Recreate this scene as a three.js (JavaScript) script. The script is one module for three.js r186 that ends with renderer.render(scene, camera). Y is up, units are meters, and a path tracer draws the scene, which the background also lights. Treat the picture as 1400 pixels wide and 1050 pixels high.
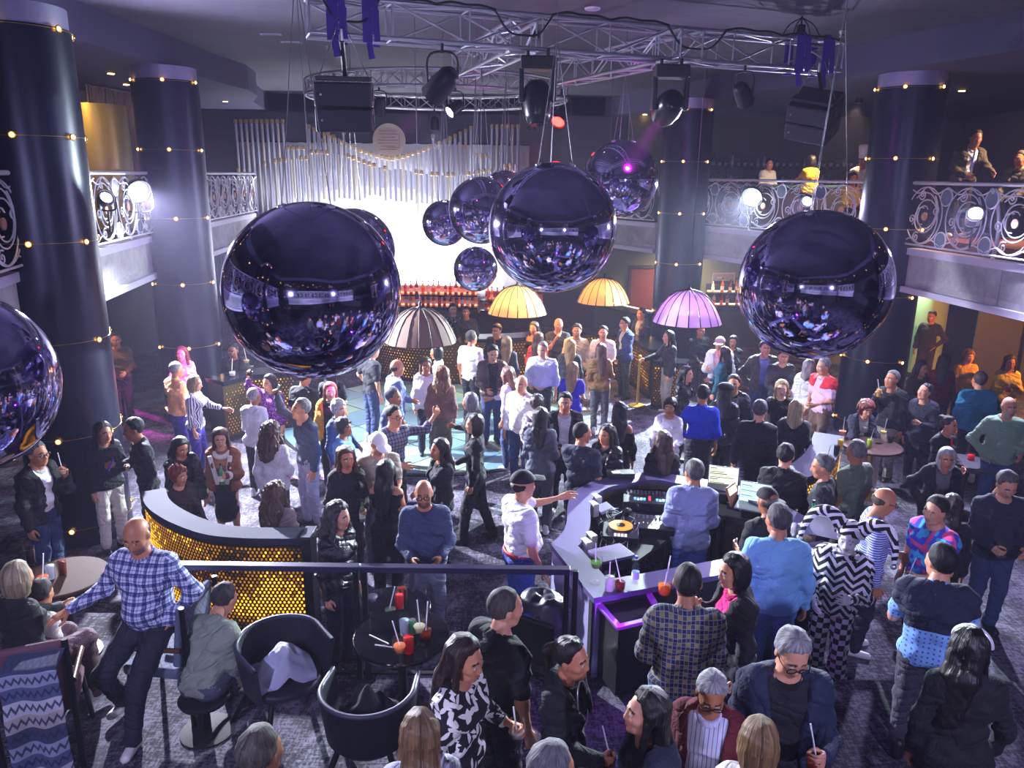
import * as THREE from 'three';
import { mergeGeometries } from 'three/addons/utils/BufferGeometryUtils.js';
import { RoundedBoxGeometry } from 'three/addons/geometries/RoundedBoxGeometry.js';
import { RectAreaLightUniformsLib } from 'three/addons/lights/RectAreaLightUniformsLib.js';

// ---------- camera, exposure, renderer ----------
RectAreaLightUniformsLib.init();
const V = (x, y, z) => new THREE.Vector3(x, y, z);
const rad = THREE.MathUtils.degToRad;
const scene = new THREE.Scene();
scene.background = new THREE.Color(0x000000);
const camera = new THREE.PerspectiveCamera(53.13, 1400 / 1050, 0.05, 200);
camera.position.set(0, 4.5, 0);
camera.rotation.order = 'YXZ';
camera.rotation.set(rad(-15.2), 0, rad(0.74));
camera.updateMatrixWorld(true);
scene.add(camera);
scene.fog = new THREE.FogExp2(0xb4b0d4, 0.0026);   // stage haze in the hall
const renderer = new THREE.WebGLRenderer({ antialias: true });
renderer.toneMapping = THREE.LinearToneMapping;
renderer.toneMappingExposure = 1.25;
renderer.shadowMap.enabled = true;

// large soft area light with no lamp body, used over the bottle shelves
function wash(x, y, z, w, h, color, power, tx, ty, tz) {
  const l = new THREE.RectAreaLight(color, power, w, h);
  l.position.set(x, y, z); l.lookAt(tx, ty, tz); scene.add(l); return l;
}

// ---------- helpers ----------
// a pixel of the 1400 x 1050 photograph gives a direction; the height of what it touches gives the distance
function ray(px, py) {
  return V((px - 700) / 1050, (525 - py) / 1050, -1).applyEuler(camera.rotation);
}
function at(px, py, h) { const r = ray(px, py); const t = (h - 4.5) / r.y; return V(r.x * t, h, r.z * t); }
function atZ(px, py, z) { const r = ray(px, py); const t = z / r.z; return V(r.x * t, 4.5 + r.y * t, z); }
let seed = 7;
function rnd() { seed = (seed * 1664525 + 1013904223) >>> 0; return seed / 4294967296; }
const rr = (a, b) => a + (b - a) * rnd();
const counts = {};
function numbered(n) { const k = counts[n] = (counts[n] ?? -1) + 1; return k ? n + '_' + String(k).padStart(3, '0') : n; }
function tag(o, label, category, group) { o.userData = { label, category }; if (group) o.userData.group = group; return o; }
function thing(name, label, category, pos = [0, 0, 0], turn = 0, group) {
  const o = new THREE.Group(); o.name = numbered(name); o.position.set(...pos); o.rotation.y = turn;
  tag(o, label, category, group); scene.add(o); return o;
}
function solo(name, geo, mat, label, category, group) {
  const o = new THREE.Mesh(geo, mat); o.name = numbered(name); tag(o, label, category, group); scene.add(o); return o;
}
function part(parent, name, geo, mat, pos, rot) {
  const m = new THREE.Mesh(geo, mat); m.name = name; if (pos) m.position.set(...pos); if (rot) m.rotation.set(...rot);
  parent.add(m); return m;
}
function struct(name, geo, mat, parent = scene) {
  const m = new THREE.Mesh(geo, mat); m.name = parent === scene ? numbered(name) : name; if (parent === scene) m.userData.kind = 'structure'; parent.add(m); return m;
}
function structGroup(name) { const g = new THREE.Group(); g.name = numbered(name); g.userData.kind = 'structure'; scene.add(g); return g; }
function dup(o, pos, turn, label, group) {
  const c = o.clone(); c.name = numbered(o.name.replace(/_\d\d\d$/, '')); c.userData = { ...o.userData };
  if (pos) c.position.set(...pos); if (turn !== undefined) c.rotation.y = turn;
  if (label) c.userData.label = label; if (group) c.userData.group = group; scene.add(c); return c;
}
const UNIT = {};
function cylU(n = 8) { return UNIT[n] ??= new THREE.CylinderGeometry(1, 1, 1, n, 1); }
const boxU = new THREE.BoxGeometry(1, 1, 1);
function bar(parent, name, a, b, r, mat, n = 8) {          // a round bar from a to b sharing one unit cylinder
  const m = new THREE.Mesh(cylU(n), mat); m.name = name; const d = b.clone().sub(a); const L = d.length();
  m.position.copy(a).addScaledVector(d, 0.5); m.scale.set(r, L, r); m.quaternion.setFromUnitVectors(V(0, 1, 0), d.divideScalar(L));
  parent.add(m); return m;
}
function box(parent, name, mat, c, s, rot) { const m = part(parent, name, boxU, mat, c, rot); m.scale.set(...s); return m; }
function rbox(parent, name, mat, c, s, r = 0.01, rot) { return part(parent, name, new RoundedBoxGeometry(s[0], s[1], s[2], 2, Math.min(r, ...s.map((k) => k * 0.49))), mat, c, rot); }
function tubeG(pts, r, seg = 24, n = 6, closed = false) { return new THREE.TubeGeometry(new THREE.CatmullRomCurve3(pts, closed), seg, r, n, closed); }
function lathe(pts, n = 20) { return new THREE.LatheGeometry(pts.map((p) => new THREE.Vector2(p[0], p[1])), n); }
function prism(pts, y0, y1) {                                // pts [x, z] outline, upright prism
  const s = new THREE.Shape(pts.map((p) => new THREE.Vector2(p[0], -p[1])));
  const g = new THREE.ExtrudeGeometry(s, { depth: y1 - y0, bevelEnabled: false }); g.rotateX(-Math.PI / 2); g.translate(0, y0, 0); return g;
}
function strip(pts, halfw, y0, y1, off = 0) {                // a wall-like ribbon along a polyline, closed prism
  const n = pts.length, L = [], R = [];
  for (let i = 0; i < n; i++) {
    const a = pts[Math.max(0, i - 1)], b = pts[Math.min(n - 1, i + 1)]; const dx = b[0] - a[0], dz = b[1] - a[1], l = Math.hypot(dx, dz) || 1;
    const nx = -dz / l, nz = dx / l;
    L.push([pts[i][0] + nx * (off + halfw), pts[i][1] + nz * (off + halfw)]); R.push([pts[i][0] + nx * (off - halfw), pts[i][1] + nz * (off - halfw)]);
  }
  return prism([...L, ...R.reverse()], y0, y1);
}
// value noise textures
function hash2(x, y, s) { let h = (x * 374761393 + y * 668265263 + s * 974634777) | 0; h = Math.imul(h ^ (h >>> 13), 1274126177); return ((h ^ (h >>> 16)) >>> 0) / 4294967296; }
function vnoise(x, y, p, s) {
  const xi = Math.floor(x), yi = Math.floor(y), fx = x - xi, fy = y - yi, u = fx * fx * (3 - 2 * fx), v = fy * fy * (3 - 2 * fy);
  const w = (a) => ((a % p) + p) % p, h = (i, j) => hash2(w(i), w(j), s);
  return (h(xi, yi) * (1 - u) + h(xi + 1, yi) * u) * (1 - v) + (h(xi, yi + 1) * (1 - u) + h(xi + 1, yi + 1) * u) * v;
}
function dtex(w, h, fn, srgb = true, rep) {                  // fn(u, v) -> [r, g, b] 0..1
  const d = new Uint8Array(w * h * 4);
  for (let j = 0; j < h; j++) for (let i = 0; i < w; i++) { const c = fn((i + 0.5) / w, (j + 0.5) / h), o = (j * w + i) * 4; d[o] = c[0] * 255; d[o + 1] = c[1] * 255; d[o + 2] = c[2] * 255; d[o + 3] = 255; }
  const t = new THREE.DataTexture(d, w, h); t.wrapS = t.wrapT = THREE.RepeatWrapping; t.magFilter = THREE.LinearFilter; t.minFilter = THREE.LinearMipmapLinearFilter; t.generateMipmaps = true;
  if (srgb) t.colorSpace = THREE.SRGBColorSpace; if (rep) t.repeat.set(...rep); t.needsUpdate = true; return t;
}
function canvasTex(w, h, draw) { const c = document.createElement('canvas'); c.width = w; c.height = h; draw(c.getContext('2d'), w, h); const t = new THREE.CanvasTexture(c); t.colorSpace = THREE.SRGBColorSpace; return t; }
const mix = (a, b, t) => a + (b - a) * t;
const mixc = (a, b, t) => [mix(a[0], b[0], t), mix(a[1], b[1], t), mix(a[2], b[2], t)];
const matCache = {};
function mat(color, roughness = 0.8, metalness = 0, extra) {
  const k = [color, roughness, metalness].join(); if (!extra && matCache[k]) return matCache[k];
  const m = new THREE.MeshPhysicalMaterial({ color, roughness, metalness, ...extra }); if (!extra) matCache[k] = m; return m;
}
function glow(color, i, base = 0x222222) { return new THREE.MeshStandardMaterial({ color: base, emissive: color, emissiveIntensity: i, roughness: 0.5 }); }
function worldUV(geo, sx = 1, sz = 1, axis = 'y') {           // uv in metres
  const p = geo.attributes.position, uv = new Float32Array(p.count * 2);
  for (let i = 0; i < p.count; i++) { const a = axis === 'x' ? p.getZ(i) : p.getX(i), b = axis === 'y' ? p.getZ(i) : p.getY(i); uv[2 * i] = a * sx; uv[2 * i + 1] = b * sz; }
  geo.setAttribute('uv', new THREE.BufferAttribute(uv, 2)); return geo;
}
// ---------- surfaces ----------
const carpetTex = dtex(1024, 1024, (u, v) => {
  const a = vnoise(u * 16, v * 16, 16, 1), b = vnoise(u * 60, v * 260, 20, 2), b2 = vnoise(u * 260, v * 60, 20, 5), c = vnoise(u * 300, v * 300, 300, 3), e = vnoise(u * 7, v * 7, 7, 9);
  let t = 0.30 * a + 0.24 * b + 0.24 * b2 + 0.22 * c; t = Math.min(1, Math.max(0, (t - 0.36) * 3.6));
  const base = mixc([0.09, 0.085, 0.11], [0.42, 0.41, 0.47], t); return mixc(base, [0.30, 0.27, 0.36], 0.35 * e);
});
const M = {
  carpet: mat(0xffffff, 0.95, 0, { map: carpetTex }),
  ceil: mat(0xffffff, 0.75, 0, { map: dtex(512, 512, (u, v) => { const t = 0.5 * vnoise(u * 8, v * 8, 8, 4) + 0.3 * vnoise(u * 24, v * 90, 24, 5) + 0.2 * vnoise(u * 120, v * 120, 120, 6); return mixc([0.25, 0.25, 0.29], [0.37, 0.37, 0.41], t); }) }),
  soffit: mat(0x4a4a62, 0.7), wallDark: mat(0x1c1d26, 0.8), wallBack: mat(0x55565f, 0.8), wallUp: mat(0x4a4650, 0.75), wallGreen: mat(0x5e6a58, 0.8),
  concrete: mat(0xffffff, 0.8, 0, { map: dtex(512, 256, (u, v) => { const t = 0.5 * vnoise(u * 9, v * 5, 9, 14) + 0.3 * vnoise(u * 40, v * 14, 40, 15) + 0.2 * vnoise(u * 128, v * 64, 64, 16); return mixc([0.50, 0.49, 0.50], [0.72, 0.71, 0.72], t); }) }),
  trim: mat(0xb9b4cc, 0.45, 0.1), column: mat(0x161a33, 0.32, 0.35), colband: mat(0x9a96b8, 0.4, 0.3), wood: mat(0x6b2f22, 0.6),
  steel: mat(0xc9c9d2, 0.35, 0.85), alu: mat(0xb9bac4, 0.38, 0.9), black: mat(0x0b0b0e, 0.5), blackSat: mat(0x111116, 0.75), wire: mat(0x6a6a72, 0.5, 0.6), cable: mat(0x08080a, 0.6),
  strap: mat(0x3a1f8a, 0.7), gold: mat(0xc9a24a, 0.35, 0.9), white: mat(0xe8e8ea, 0.6), iron: mat(0xd8d6e2, 0.4, 0.4), disc: mat(0x505a72, 0.5, 0.2),
  pin: glow(0xffc266, 14, 0x332200), pinRim: mat(0xb08030, 0.3, 0.9), counter: mat(0x0d0d14, 0.18, 0), counterLav: mat(0x554e78, 0.45), goldPanel: mat(0x4a3a14, 0.45, 0.7),
  brown: mat(0x54382a, 0.35), legDark: mat(0x101014, 0.4, 0.3),
};
// ---------- outlines of the hall ----------
const capPts = { L0: [at(0, 374, 3.4), at(67, 355, 3.4)], L1: [at(122, 342, 3.4), at(246, 311, 3.4)], L2: [at(279, 305, 3.4), at(346, 291, 3.4)], R0: [at(1240, 338, 3.4), at(1400, 360, 3.4)], R1: [at(940, 307, 3.4), at(1180, 329, 3.4)], R2: [at(834, 299.5, 3.4), at(899, 305, 3.4)] };
if (globalThis.DBG) for (const k in capPts) console.log(k, capPts[k].map((p) => p.x.toFixed(2) + ',' + p.z.toFixed(2)).join('  '));
const xz = (p) => [p.x, p.z];
const BACK = -23.6, WX0 = -11, WX1 = 12.5, WZ1 = 6.5;
// floor and platform
{
  const f = struct('floor', worldUV(prism([[WX0, BACK], [WX1, BACK], [WX1, WZ1], [WX0, WZ1]], -0.2, 0), 0.28, 0.28), M.carpet);
  const d = structGroup('floor');   // round dance floor of glossy tinted tiles
  const cx = -1.35, cz = -14.0, R = 2.9, tile = 0.72;
  const tmats = [0x5f7f84, 0x6c8a88, 0x587a86, 0x7a9078].map((c) => mat(c, 0.42));
  const disc = part(d, 'bed', new THREE.CylinderGeometry(R + 0.06, R + 0.06, 0.02, 64), M.black, [cx, 0.01, cz]);
  const pl = []; for (let a = 0; a < 64; a++) pl.push([R * Math.cos(a / 64 * 2 * Math.PI), R * Math.sin(a / 64 * 2 * Math.PI)]);
  const ca = Math.cos(0.7), sa = Math.sin(0.7);
  const clip = (poly) => { let out = poly; for (let a = 0; a < 32; a++) { const nx = Math.cos(a / 16 * Math.PI), nz = Math.sin(a / 16 * Math.PI), o = []; for (let i = 0; i < out.length; i++) { const p = out[i], q = out[(i + 1) % out.length], dp = p[0] * nx + p[1] * nz - R, dq = q[0] * nx + q[1] * nz - R; if (dp <= 0) o.push(p); if (dp * dq < 0) { const t = dp / (dp - dq); o.push([mix(p[0], q[0], t), mix(p[1], q[1], t)]); } } out = o; if (out.length < 3) return null; } return out; };
  for (let i = -5; i <= 4; i++) for (let j = -5; j <= 4; j++) {
    const g = 0.012, c = [[i * tile + g, j * tile + g], [(i + 1) * tile - g, j * tile + g], [(i + 1) * tile - g, (j + 1) * tile - g], [i * tile + g, (j + 1) * tile - g]].map(([x, z]) => [x * ca - z * sa, x * sa + z * ca]);
    const p = clip(c); if (!p) continue; part(d, 'tile', prism(p, 0.02, 0.035 + 0.003 * rnd()), tmats[Math.floor(rnd() * 4)], [cx, 0, cz]);
  }
  // raised seating platform under the viewer's balcony
  const pf = struct('floor', worldUV(prism([[-9, -6.6], [-2.75, -6.6], [-2.75, -5.72], [6.5, -5.72], [6.5, WZ1], [-9, WZ1]], 0.0, 0.35), 0.33, 0.33), M.carpet);
  const st = struct('trim_1', strip([[-2.7, -5.72], [0.5, -5.72]], 0.02, 0.33, 0.37), mat(0x15151c, 0.4, 0.4));
}
// outer walls with thickness
{
  const h = 6.75;
  struct('wall_left', prism([[WX0 - 0.3, BACK - 0.3], [WX0, BACK - 0.3], [WX0, WZ1 + 0.3], [WX0 - 0.3, WZ1 + 0.3]], -0.2, h), M.wallUp);
  struct('wall_right', prism([[WX1, BACK - 0.3], [WX1 + 0.3, BACK - 0.3], [WX1 + 0.3, WZ1 + 0.3], [WX1, WZ1 + 0.3]], -0.2, h), M.wallUp);
  struct('wall_back', prism([[WX0, BACK - 0.3], [WX1, BACK - 0.3], [WX1, BACK], [WX0, BACK]], -0.2, h), M.wallBack);
  struct('wall_front', prism([[WX0, WZ1], [WX1, WZ1], [WX1, WZ1 + 0.3], [WX0, WZ1 + 0.3]], -0.2, h), M.wallDark);
  struct('ceiling', worldUV(prism([[WX0 - 0.3, BACK - 0.3], [WX1 + 0.3, BACK - 0.3], [WX1 + 0.3, WZ1 + 0.3], [WX0 - 0.3, WZ1 + 0.3]], 6.7, 6.95), 0.12, 0.12), M.ceil);
}
// balcony edge (well) and soffit outlines
const edgeL = [[-4.3, -1.2], [-4.6, -4.5], xz(capPts.L0[0]), xz(capPts.L0[1]), xz(capPts.L1[0]), xz(capPts.L1[1]), xz(capPts.L2[0]), xz(capPts.L2[1]), [-6.9, BACK]];
const edgeR = [[2.7, BACK], xz(capPts.R2[0]), xz(capPts.R2[1]), xz(capPts.R1[0]), xz(capPts.R1[1]), xz(capPts.R0[0]), xz(capPts.R0[1]), [7.6, -6.5], [6.6, -2.2], [4.5, 0.35], [-3.4, 0.35]];
const well = [...edgeL, ...edgeR];
function slab(hole, y0, y1) {
  const s = new THREE.Shape([[WX0, BACK], [WX1, BACK], [WX1, WZ1], [WX0, WZ1]].map((p) => new THREE.Vector2(p[0], -p[1])));
  s.holes.push(new THREE.Path(hole.map((p) => new THREE.Vector2(p[0], -p[1]))));
  const g = new THREE.ExtrudeGeometry(s, { depth: y1 - y0, bevelEnabled: false }); g.rotateX(-Math.PI / 2); g.translate(0, y0, 0); return g;
}
struct('floor', slab(well, 2.78, 3.3), M.wallDark);                 // gallery slab round the hall
const soffitHole = [[-5.0, 0.6], [-5.75, -4], [-5.95, -10], [-5.85, -16], [-5.75, -17.6], [-5.95, -18.8], [-6.6, -20.5], [-7.2, BACK], [2.6, BACK], [3.9, -20.6], [5.0, -16.6], [5.85, -13.6], [6.9, -10.6], [7.6, -6], [6.2, -1.0], [4.2, 0.6]];
struct('ceiling', slab(soffitHole, 6.2, 6.7), M.soffit);
// fascia, cap and lower band of every gallery stretch
function edgeRun(a, b, label) {
  const g = structGroup('trim_' + (counts.trimN = (counts.trimN ?? 1) + 1));
  const n = Math.max(1, Math.round(Math.hypot(b[0] - a[0], b[1] - a[1]) / 2.3)), dx = (b[0] - a[0]) / n, dz = (b[1] - a[1]) / n, l = Math.hypot(dx, dz);
  for (let i = 0; i < n; i++) { const e = 0.006 / l; const p = [a[0] + dx * (i + e), a[1] + dz * (i + e)], q = [a[0] + dx * (i + 1 - e), a[1] + dz * (i + 1 - e)]; const gg = strip([p, q], 0.03, 2.76, 3.29, -0.0); worldUV(gg, 0.35, 0.7, Math.abs(dx) > Math.abs(dz) ? 'z' : 'x'); part(g, 'panel', gg, M.concrete); }
  part(g, 'cap', strip([a, b], 0.10, 3.29, 3.4, -0.02), M.trim); part(g, 'lower_band', strip([a, b], 0.09, 2.66, 2.76, 0.02), M.trim);
  return g;
}
const runs = { L0: [edgeL[1], edgeL[3]], L1: [edgeL[4], edgeL[5]], L2: [edgeL[6], edgeL[7]], R2: [edgeR[1], edgeR[2]], R1: [edgeR[3], edgeR[4]], R0: [edgeR[5], edgeR[7]], B0: [edgeR[8], edgeR[9]], B1: [edgeR[9], edgeR[10]], C0: [edgeL[0], edgeL[1]] };
for (const k in runs) edgeRun(...runs[k]);

{ const a = runs.R0[0], b = runs.R0[1]; struct('floor', strip([[a[0] + 1.05, a[1] - 0.25], [b[0] + 1.3, b[1]]], 0.8, 3.3, 3.55), M.wood); }
// ---------- columns with wire rings and pin lights ----------
const pinG = new THREE.SphereGeometry(0.022, 8, 6), pinRimG = new THREE.TorusGeometry(0.034, 0.009, 5, 10), pinStalkG = new THREE.CylinderGeometry(0.012, 0.012, 0.06, 6);
function pinLight(parent, x, y, z, nx, nz) {
  const g = part(parent, 'pin_light', pinRimG, M.pinRim, [x, y, z], [0, Math.atan2(nx, nz), 0]); part(g, 'bulb', pinG, M.pin); return g;
}
function column(x, z, R, label, turn, y1 = 6.2) {
  const c = thing('column', label, 'column', [x, 0, z]);
  part(c, 'shaft', new THREE.CylinderGeometry(R, R, y1 - 0.22, 48), M.column, [0, (y1 - 0.22) / 2, 0]);
  part(c, 'capital_band', new THREE.CylinderGeometry(R * 0.96, R * 0.96, 0.22, 48), M.colband, [0, y1 - 0.11, 0]);
  const ringG = new THREE.TorusGeometry(R + 0.003, 0.0035, 5, 48);
  [0.24, 1.4, 2.55, 3.7, 4.85, 5.96].forEach((y) => {
    part(c, 'ring_wire', ringG, M.gold, [0, y, 0], [Math.PI / 2, 0, 0]);
    for (let k = 0; k < 6; k++) { const a = turn + k * Math.PI / 3; pinLight(c, (R + 0.03) * Math.sin(a), y, (R + 0.03) * Math.cos(a), Math.sin(a), Math.cos(a)); }
  });
  return c;
}
const colSpots = [[-5.5, -9.1, 0.56, 'dark blue column rising beside the couple in black', 0.28], [-6.05, -14.1, 0.55, 'dark blue column behind the dark bead curtain and standing tables', 0.35], [6.62, -13.7, 0.56, 'wide dark blue column between the scrolled railings and the drinking man', -0.62], [3.95, -18.5, 0.56, 'lavender lit column behind the lilac umbrella lamp', -0.3]];
for (const a of colSpots) column(...a);
column(-4.9, -3.4, 0.56, 'dark blue column beside the seating platform rail', 0.3); column(7.9, -7.4, 0.56, 'dark blue column at the far side of the platform seating', 0.3);
column(-4.6, 3.2, 0.56, 'dark blue column at the back of the viewing gallery', 0.3); column(5.6, 3.4, 0.56, 'dark blue column behind the viewing gallery rail', 0.3);
// ---------- scrolled iron railings ----------
function spiral(cx, cy, r0, r1, a0, turns, n = 26) { const p = []; for (let i = 0; i <= n; i++) { const t = i / n, a = a0 + t * turns * 2 * Math.PI, r = mix(r0, r1, t); p.push(V(cx + r * Math.cos(a), cy + r * Math.sin(a), 0)); } return p; }
const RW = 1.02, RH = 0.94;
const scrollG = (() => {
  const g = []; const t = (p, s = 34, cl = false, r = 0.0115) => g.push(tubeG(p, r, Math.round(s * 0.8), 4, cl));
  t(spiral(0.5, 0.47, 0.45, 0.45, 0, 0.98, 30), 40, true); t(spiral(0.52, 0.50, 0.36, 0.10, 2.4, -1.25), 36); t(spiral(0.50, 0.45, 0.43, 0.12, 4.6, 1.0), 36); t(spiral(0.47, 0.48, 0.40, 0.11, 0.9, -0.9), 30);
  t(spiral(0.40, 0.80, 0.085, 0.015, 3.6, 1.5), 24); t(spiral(0.20, 0.40, 0.085, 0.015, 5.0, 1.5), 24); t(spiral(0.36, 0.12, 0.085, 0.015, 1.0, 1.5), 24); t(spiral(0.78, 0.56, 0.085, 0.015, 2.0, -1.5), 24);
  t([V(0.02, 0.02, 0), V(0.25, 0.10, 0), V(0.5, 0.02, 0), V(0.75, 0.10, 0), V(1.0, 0.02, 0)], 20); t([V(0.02, 0.92, 0), V(0.3, 0.82, 0), V(0.5, 0.92, 0), V(0.75, 0.82, 0), V(1.0, 0.92, 0)], 20);
  return mergeGeometries(g);
})();
const eyeG = (() => { const g = new THREE.CylinderGeometry(0.065, 0.065, 0.02, 18); g.rotateX(Math.PI / 2); return g; })();
const medG = (() => { const g = new THREE.CylinderGeometry(0.125, 0.125, 0.012, 22); g.rotateX(Math.PI / 2); return g; })(), medRimG = new THREE.TorusGeometry(0.128, 0.012, 6, 24);
const eyeM = mat(0xb98a6a, 0.5, 0.2);
const armG = (() => { const g = tubeG([V(0, -0.02, 0.10), V(0, 0.25, 0.13), V(0, 0.55, 0.10), V(0, 0.86, 0.0), V(0, 0.98, -0.1)], 0.028, 16, 6); g.scale(1, 1, 1); return g; })();
function railing(a, b, label, flip) {
  const dx = b[0] - a[0], dz = b[1] - a[1], L = Math.hypot(dx, dz); const o = thing('balcony_railing', label, 'railing', [a[0], 3.42, a[1]], Math.atan2(-dz, dx));
  const back = flip ? 0.12 : -0.12, sgn = flip ? -1 : 1;
  bar(o, 'top_rail', V(0, 1.04, back), V(L, 1.04, back), 0.028, M.iron); bar(o, 'bottom_rail', V(0, 0.05, back), V(L, 0.05, back), 0.016, M.iron);
  const n = Math.max(1, Math.round(L / RW)), w = L / n;
  for (let i = 0; i <= n; i++) {
    if (i < n) { const s = part(o, 'scrollwork', scrollG, M.iron, [i * w, 0.06, back]); s.scale.set(w, 1, 1); part(o, 'scroll_eye', eyeG, eyeM, [(i + 0.52) * w, 0.06 + 0.46, back]); }
    if (i > 0 && i < n) for (const y of [0.83, 0.17]) { const m = part(o, 'medallion', medG, M.disc, [i * w, y, back]); part(m, 'rim', medRimG, M.iron); }
    if (i % 2 === 0 || i === n) { const m = part(o, 'curved_post', armG, M.iron, [i * w, 0, back + 0.06 * sgn], [0, flip ? Math.PI : 0, 0]); }
  }
  return o;
}
railing(...runs.L0, 'scrolled iron railing at the mirror ball that fills the corner', true); railing(...runs.L1, 'scrolled iron railing with floodlights between the two dark columns', true); railing(...runs.L2, 'scrolled iron railing beside the hanging pipes', true);
railing(...runs.R2, 'short scrolled railing behind the violet lit mirror ball', true); railing(...runs.R1, 'scrolled iron railing in front of the upstairs kitchen bar', true); railing(...runs.R0, 'scrolled iron railing that the man in the suit leans on', true);
railing(...runs.B0, 'scrolled railing of the gallery corner opposite the stage', true); railing(...runs.C0, 'scrolled railing joining the side gallery to the viewing gallery', true);
{ const g = railing([3.6, 0.35], [-3.4, 0.35], 'scrolled railing of the viewing gallery opposite the stage', true); }

// ---------- back wall: hanging pipes, pale backdrop flooded by wash bars, plaque ----------
{
  const o = thing('pipe_sculpture', 'wave of hanging chrome pipes with gold caps on stage wall', 'sculpture', [0, 0, 0]);
  const pm = [mat(0xd4d6e4, 0.3, 0.45), mat(0xc8cade, 0.3, 0.45), mat(0xdcd8cc, 0.3, 0.45)], capM = mat(0xc8aa78, 0.5, 0.2);
  const pg = new THREE.CylinderGeometry(1, 1, 1, 10), cg = new RoundedBoxGeometry(0.10, 0.13, 0.10, 1, 0.03);
  const top1 = (x) => x < 390 ? 166 : x < 420 ? 205 : x < 640 ? 196 - 22 * Math.cos((x - 532) / 108 * Math.PI) * -1 * (1) : x < 668 ? 212 : 174;
  const wave = (x) => { if (x < 392) return 167; if (x < 419) return 203; if (x < 645) return 218 - 45 * Math.pow(Math.abs(x - 535) / 115, 1.35); if (x < 670) return 214; return 174; };
  const bot = (x) => { const t = Math.abs(x - 500) / 190; return 252 + 60 * t * t; };
  const pipe = (x, y0, y1, z, k, r) => { const a = atZ(x, y0, z), b = atZ(x, y1, z); const p = part(o, 'pipe', pg, pm[k % 3], [a.x, (a.y + b.y) / 2, z]); p.scale.set(r, a.y - b.y, r); if (z < -23 || hash2(k, 3, 9) < 0.45) part(o, 'cap', cg, capM, [a.x, a.y + 0.02, z]); };
  let k = 0;
  for (let x = 322; x <= 714; x += 7.15) { pipe(x, wave(x), bot(x) + 6 * rnd(), -23.1, k++, 0.042); }
  for (let x = 326; x <= 712; x += 7.15) { const w = wave(x); const y = 224 - 26 * Math.sin((x - 330) / 60) * 0.6 + (x < 400 ? 8 : 0); pipe(x, Math.max(y, w + 14), bot(x) + 14 + 8 * rnd(), -22.7, k++, 0.038); }
  for (const [x0, x1, yy] of [[420, 472, 187], [592, 636, 197]]) for (let x = x0; x < x1; x += 7.15) { pipe(x, yy + 10 * Math.sin(x * 0.4), 240, -22.9, k++, 0.032); }
}
{
  const l = atZ(335, 300, -23.35), r = atZ(722, 300, -23.35), n = 60, o = thing('stage_backdrop', 'pale stage backdrop flooded with white light behind the pipes', 'backdrop');
  const pts = []; for (let i = 0; i <= n; i++) pts.push([mix(l.x, r.x, i / n), -23.4 + 0.012 * Math.sin(i * 2.1)]); part(o, 'cloth', strip(pts, 0.02, 0.4, 5.35), mat(0xb8b8c0, 0.9)); bar(o, 'batten', V(l.x, 5.36, -23.4), V(r.x, 5.36, -23.4), 0.03, M.black);
  const d = atZ(532, 192, -23.3); const q = thing('wall_plaque', 'round cream plaque with fine printed lines above backdrop', 'plaque', [d.x, d.y, d.z]);
  const dg = new THREE.CylinderGeometry(0.47, 0.47, 0.06, 48); dg.rotateX(Math.PI / 2); part(q, 'disc', dg, mat(0xd8c8b0, 0.7));
  const inkM = mat(0x7a6a58, 0.8); for (let i = 0; i < 7; i++) { const y = 0.26 - i * 0.085, w = 0.3 * Math.sqrt(1 - (y / 0.5) ** 2) * (i % 3 === 2 ? 1.4 : 2); box(q, 'printed_line', inkM, [-0.02, y, 0.034], [w, 0.012, 0.006]); }
  box(q, 'printed_line', inkM, [0.3, 0, 0.034], [0.012, 0.42, 0.006]); box(q, 'printed_line', inkM, [0.12, -0.2, 0.034], [0.36, 0.012, 0.006]);
}
// ---------- trusses ----------
function trussFaces(o, P, n, rc, rb) {         // P(k, t): corner k at 0..1; lattice between the four chords
  for (let k = 0; k < 4; k++) for (let i = 0; i < n; i++) {
    const k2 = (k + 1) % 4, a = P(k, i / n), b = P(k2, i / n), c = P(k, (i + 1) / n), d = P(k2, (i + 1) / n);
    bar(o, 'brace', a, b, rb, M.alu, 6); if (i % 2) bar(o, 'brace', b, c, rb, M.alu, 6); else bar(o, 'brace', a, d, rb, M.alu, 6);
    if (i === n - 1) bar(o, 'brace', c, d, rb, M.alu, 6);
  }
}
function truss(a, b, s, bay, label, cat = 'truss') {
  const o = thing('lighting_truss', label, cat); const d = b.clone().sub(a); d.y = 0; const side = V(-d.z, 0, d.x).normalize(); if (side.z > 0) side.negate();
  const off = [V(0, 0, 0), V(0, s, 0), V(0, s, 0).addScaledVector(side, s), V(0, 0, 0).addScaledVector(side, s)];
  const P = (k, t) => a.clone().lerp(b, t).add(off[k]); for (let k = 0; k < 4; k++) bar(o, 'chord', P(k, 0), P(k, 1), 0.025, M.alu, 10);
  trussFaces(o, P, Math.max(2, Math.round(a.distanceTo(b) / bay)), 0.025, 0.013); return o;
}
const TA = at(424, 44, 6.0), TB = at(1150, 97, 6.0); TB.y = 6.0;
truss(TA, TB, 0.38, 0.9, 'long straight aluminium truss carrying speakers and moving heads');
truss(at(698, 68, 6.0), at(619, 106, 6.0), 0.34, 0.6, 'slanting aluminium truss running back behind the torch shaped light');
truss(at(930, 78, 6.0), at(763, 114, 6.0), 0.34, 0.6, 'slanting aluminium truss running back above the red lamp');
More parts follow.
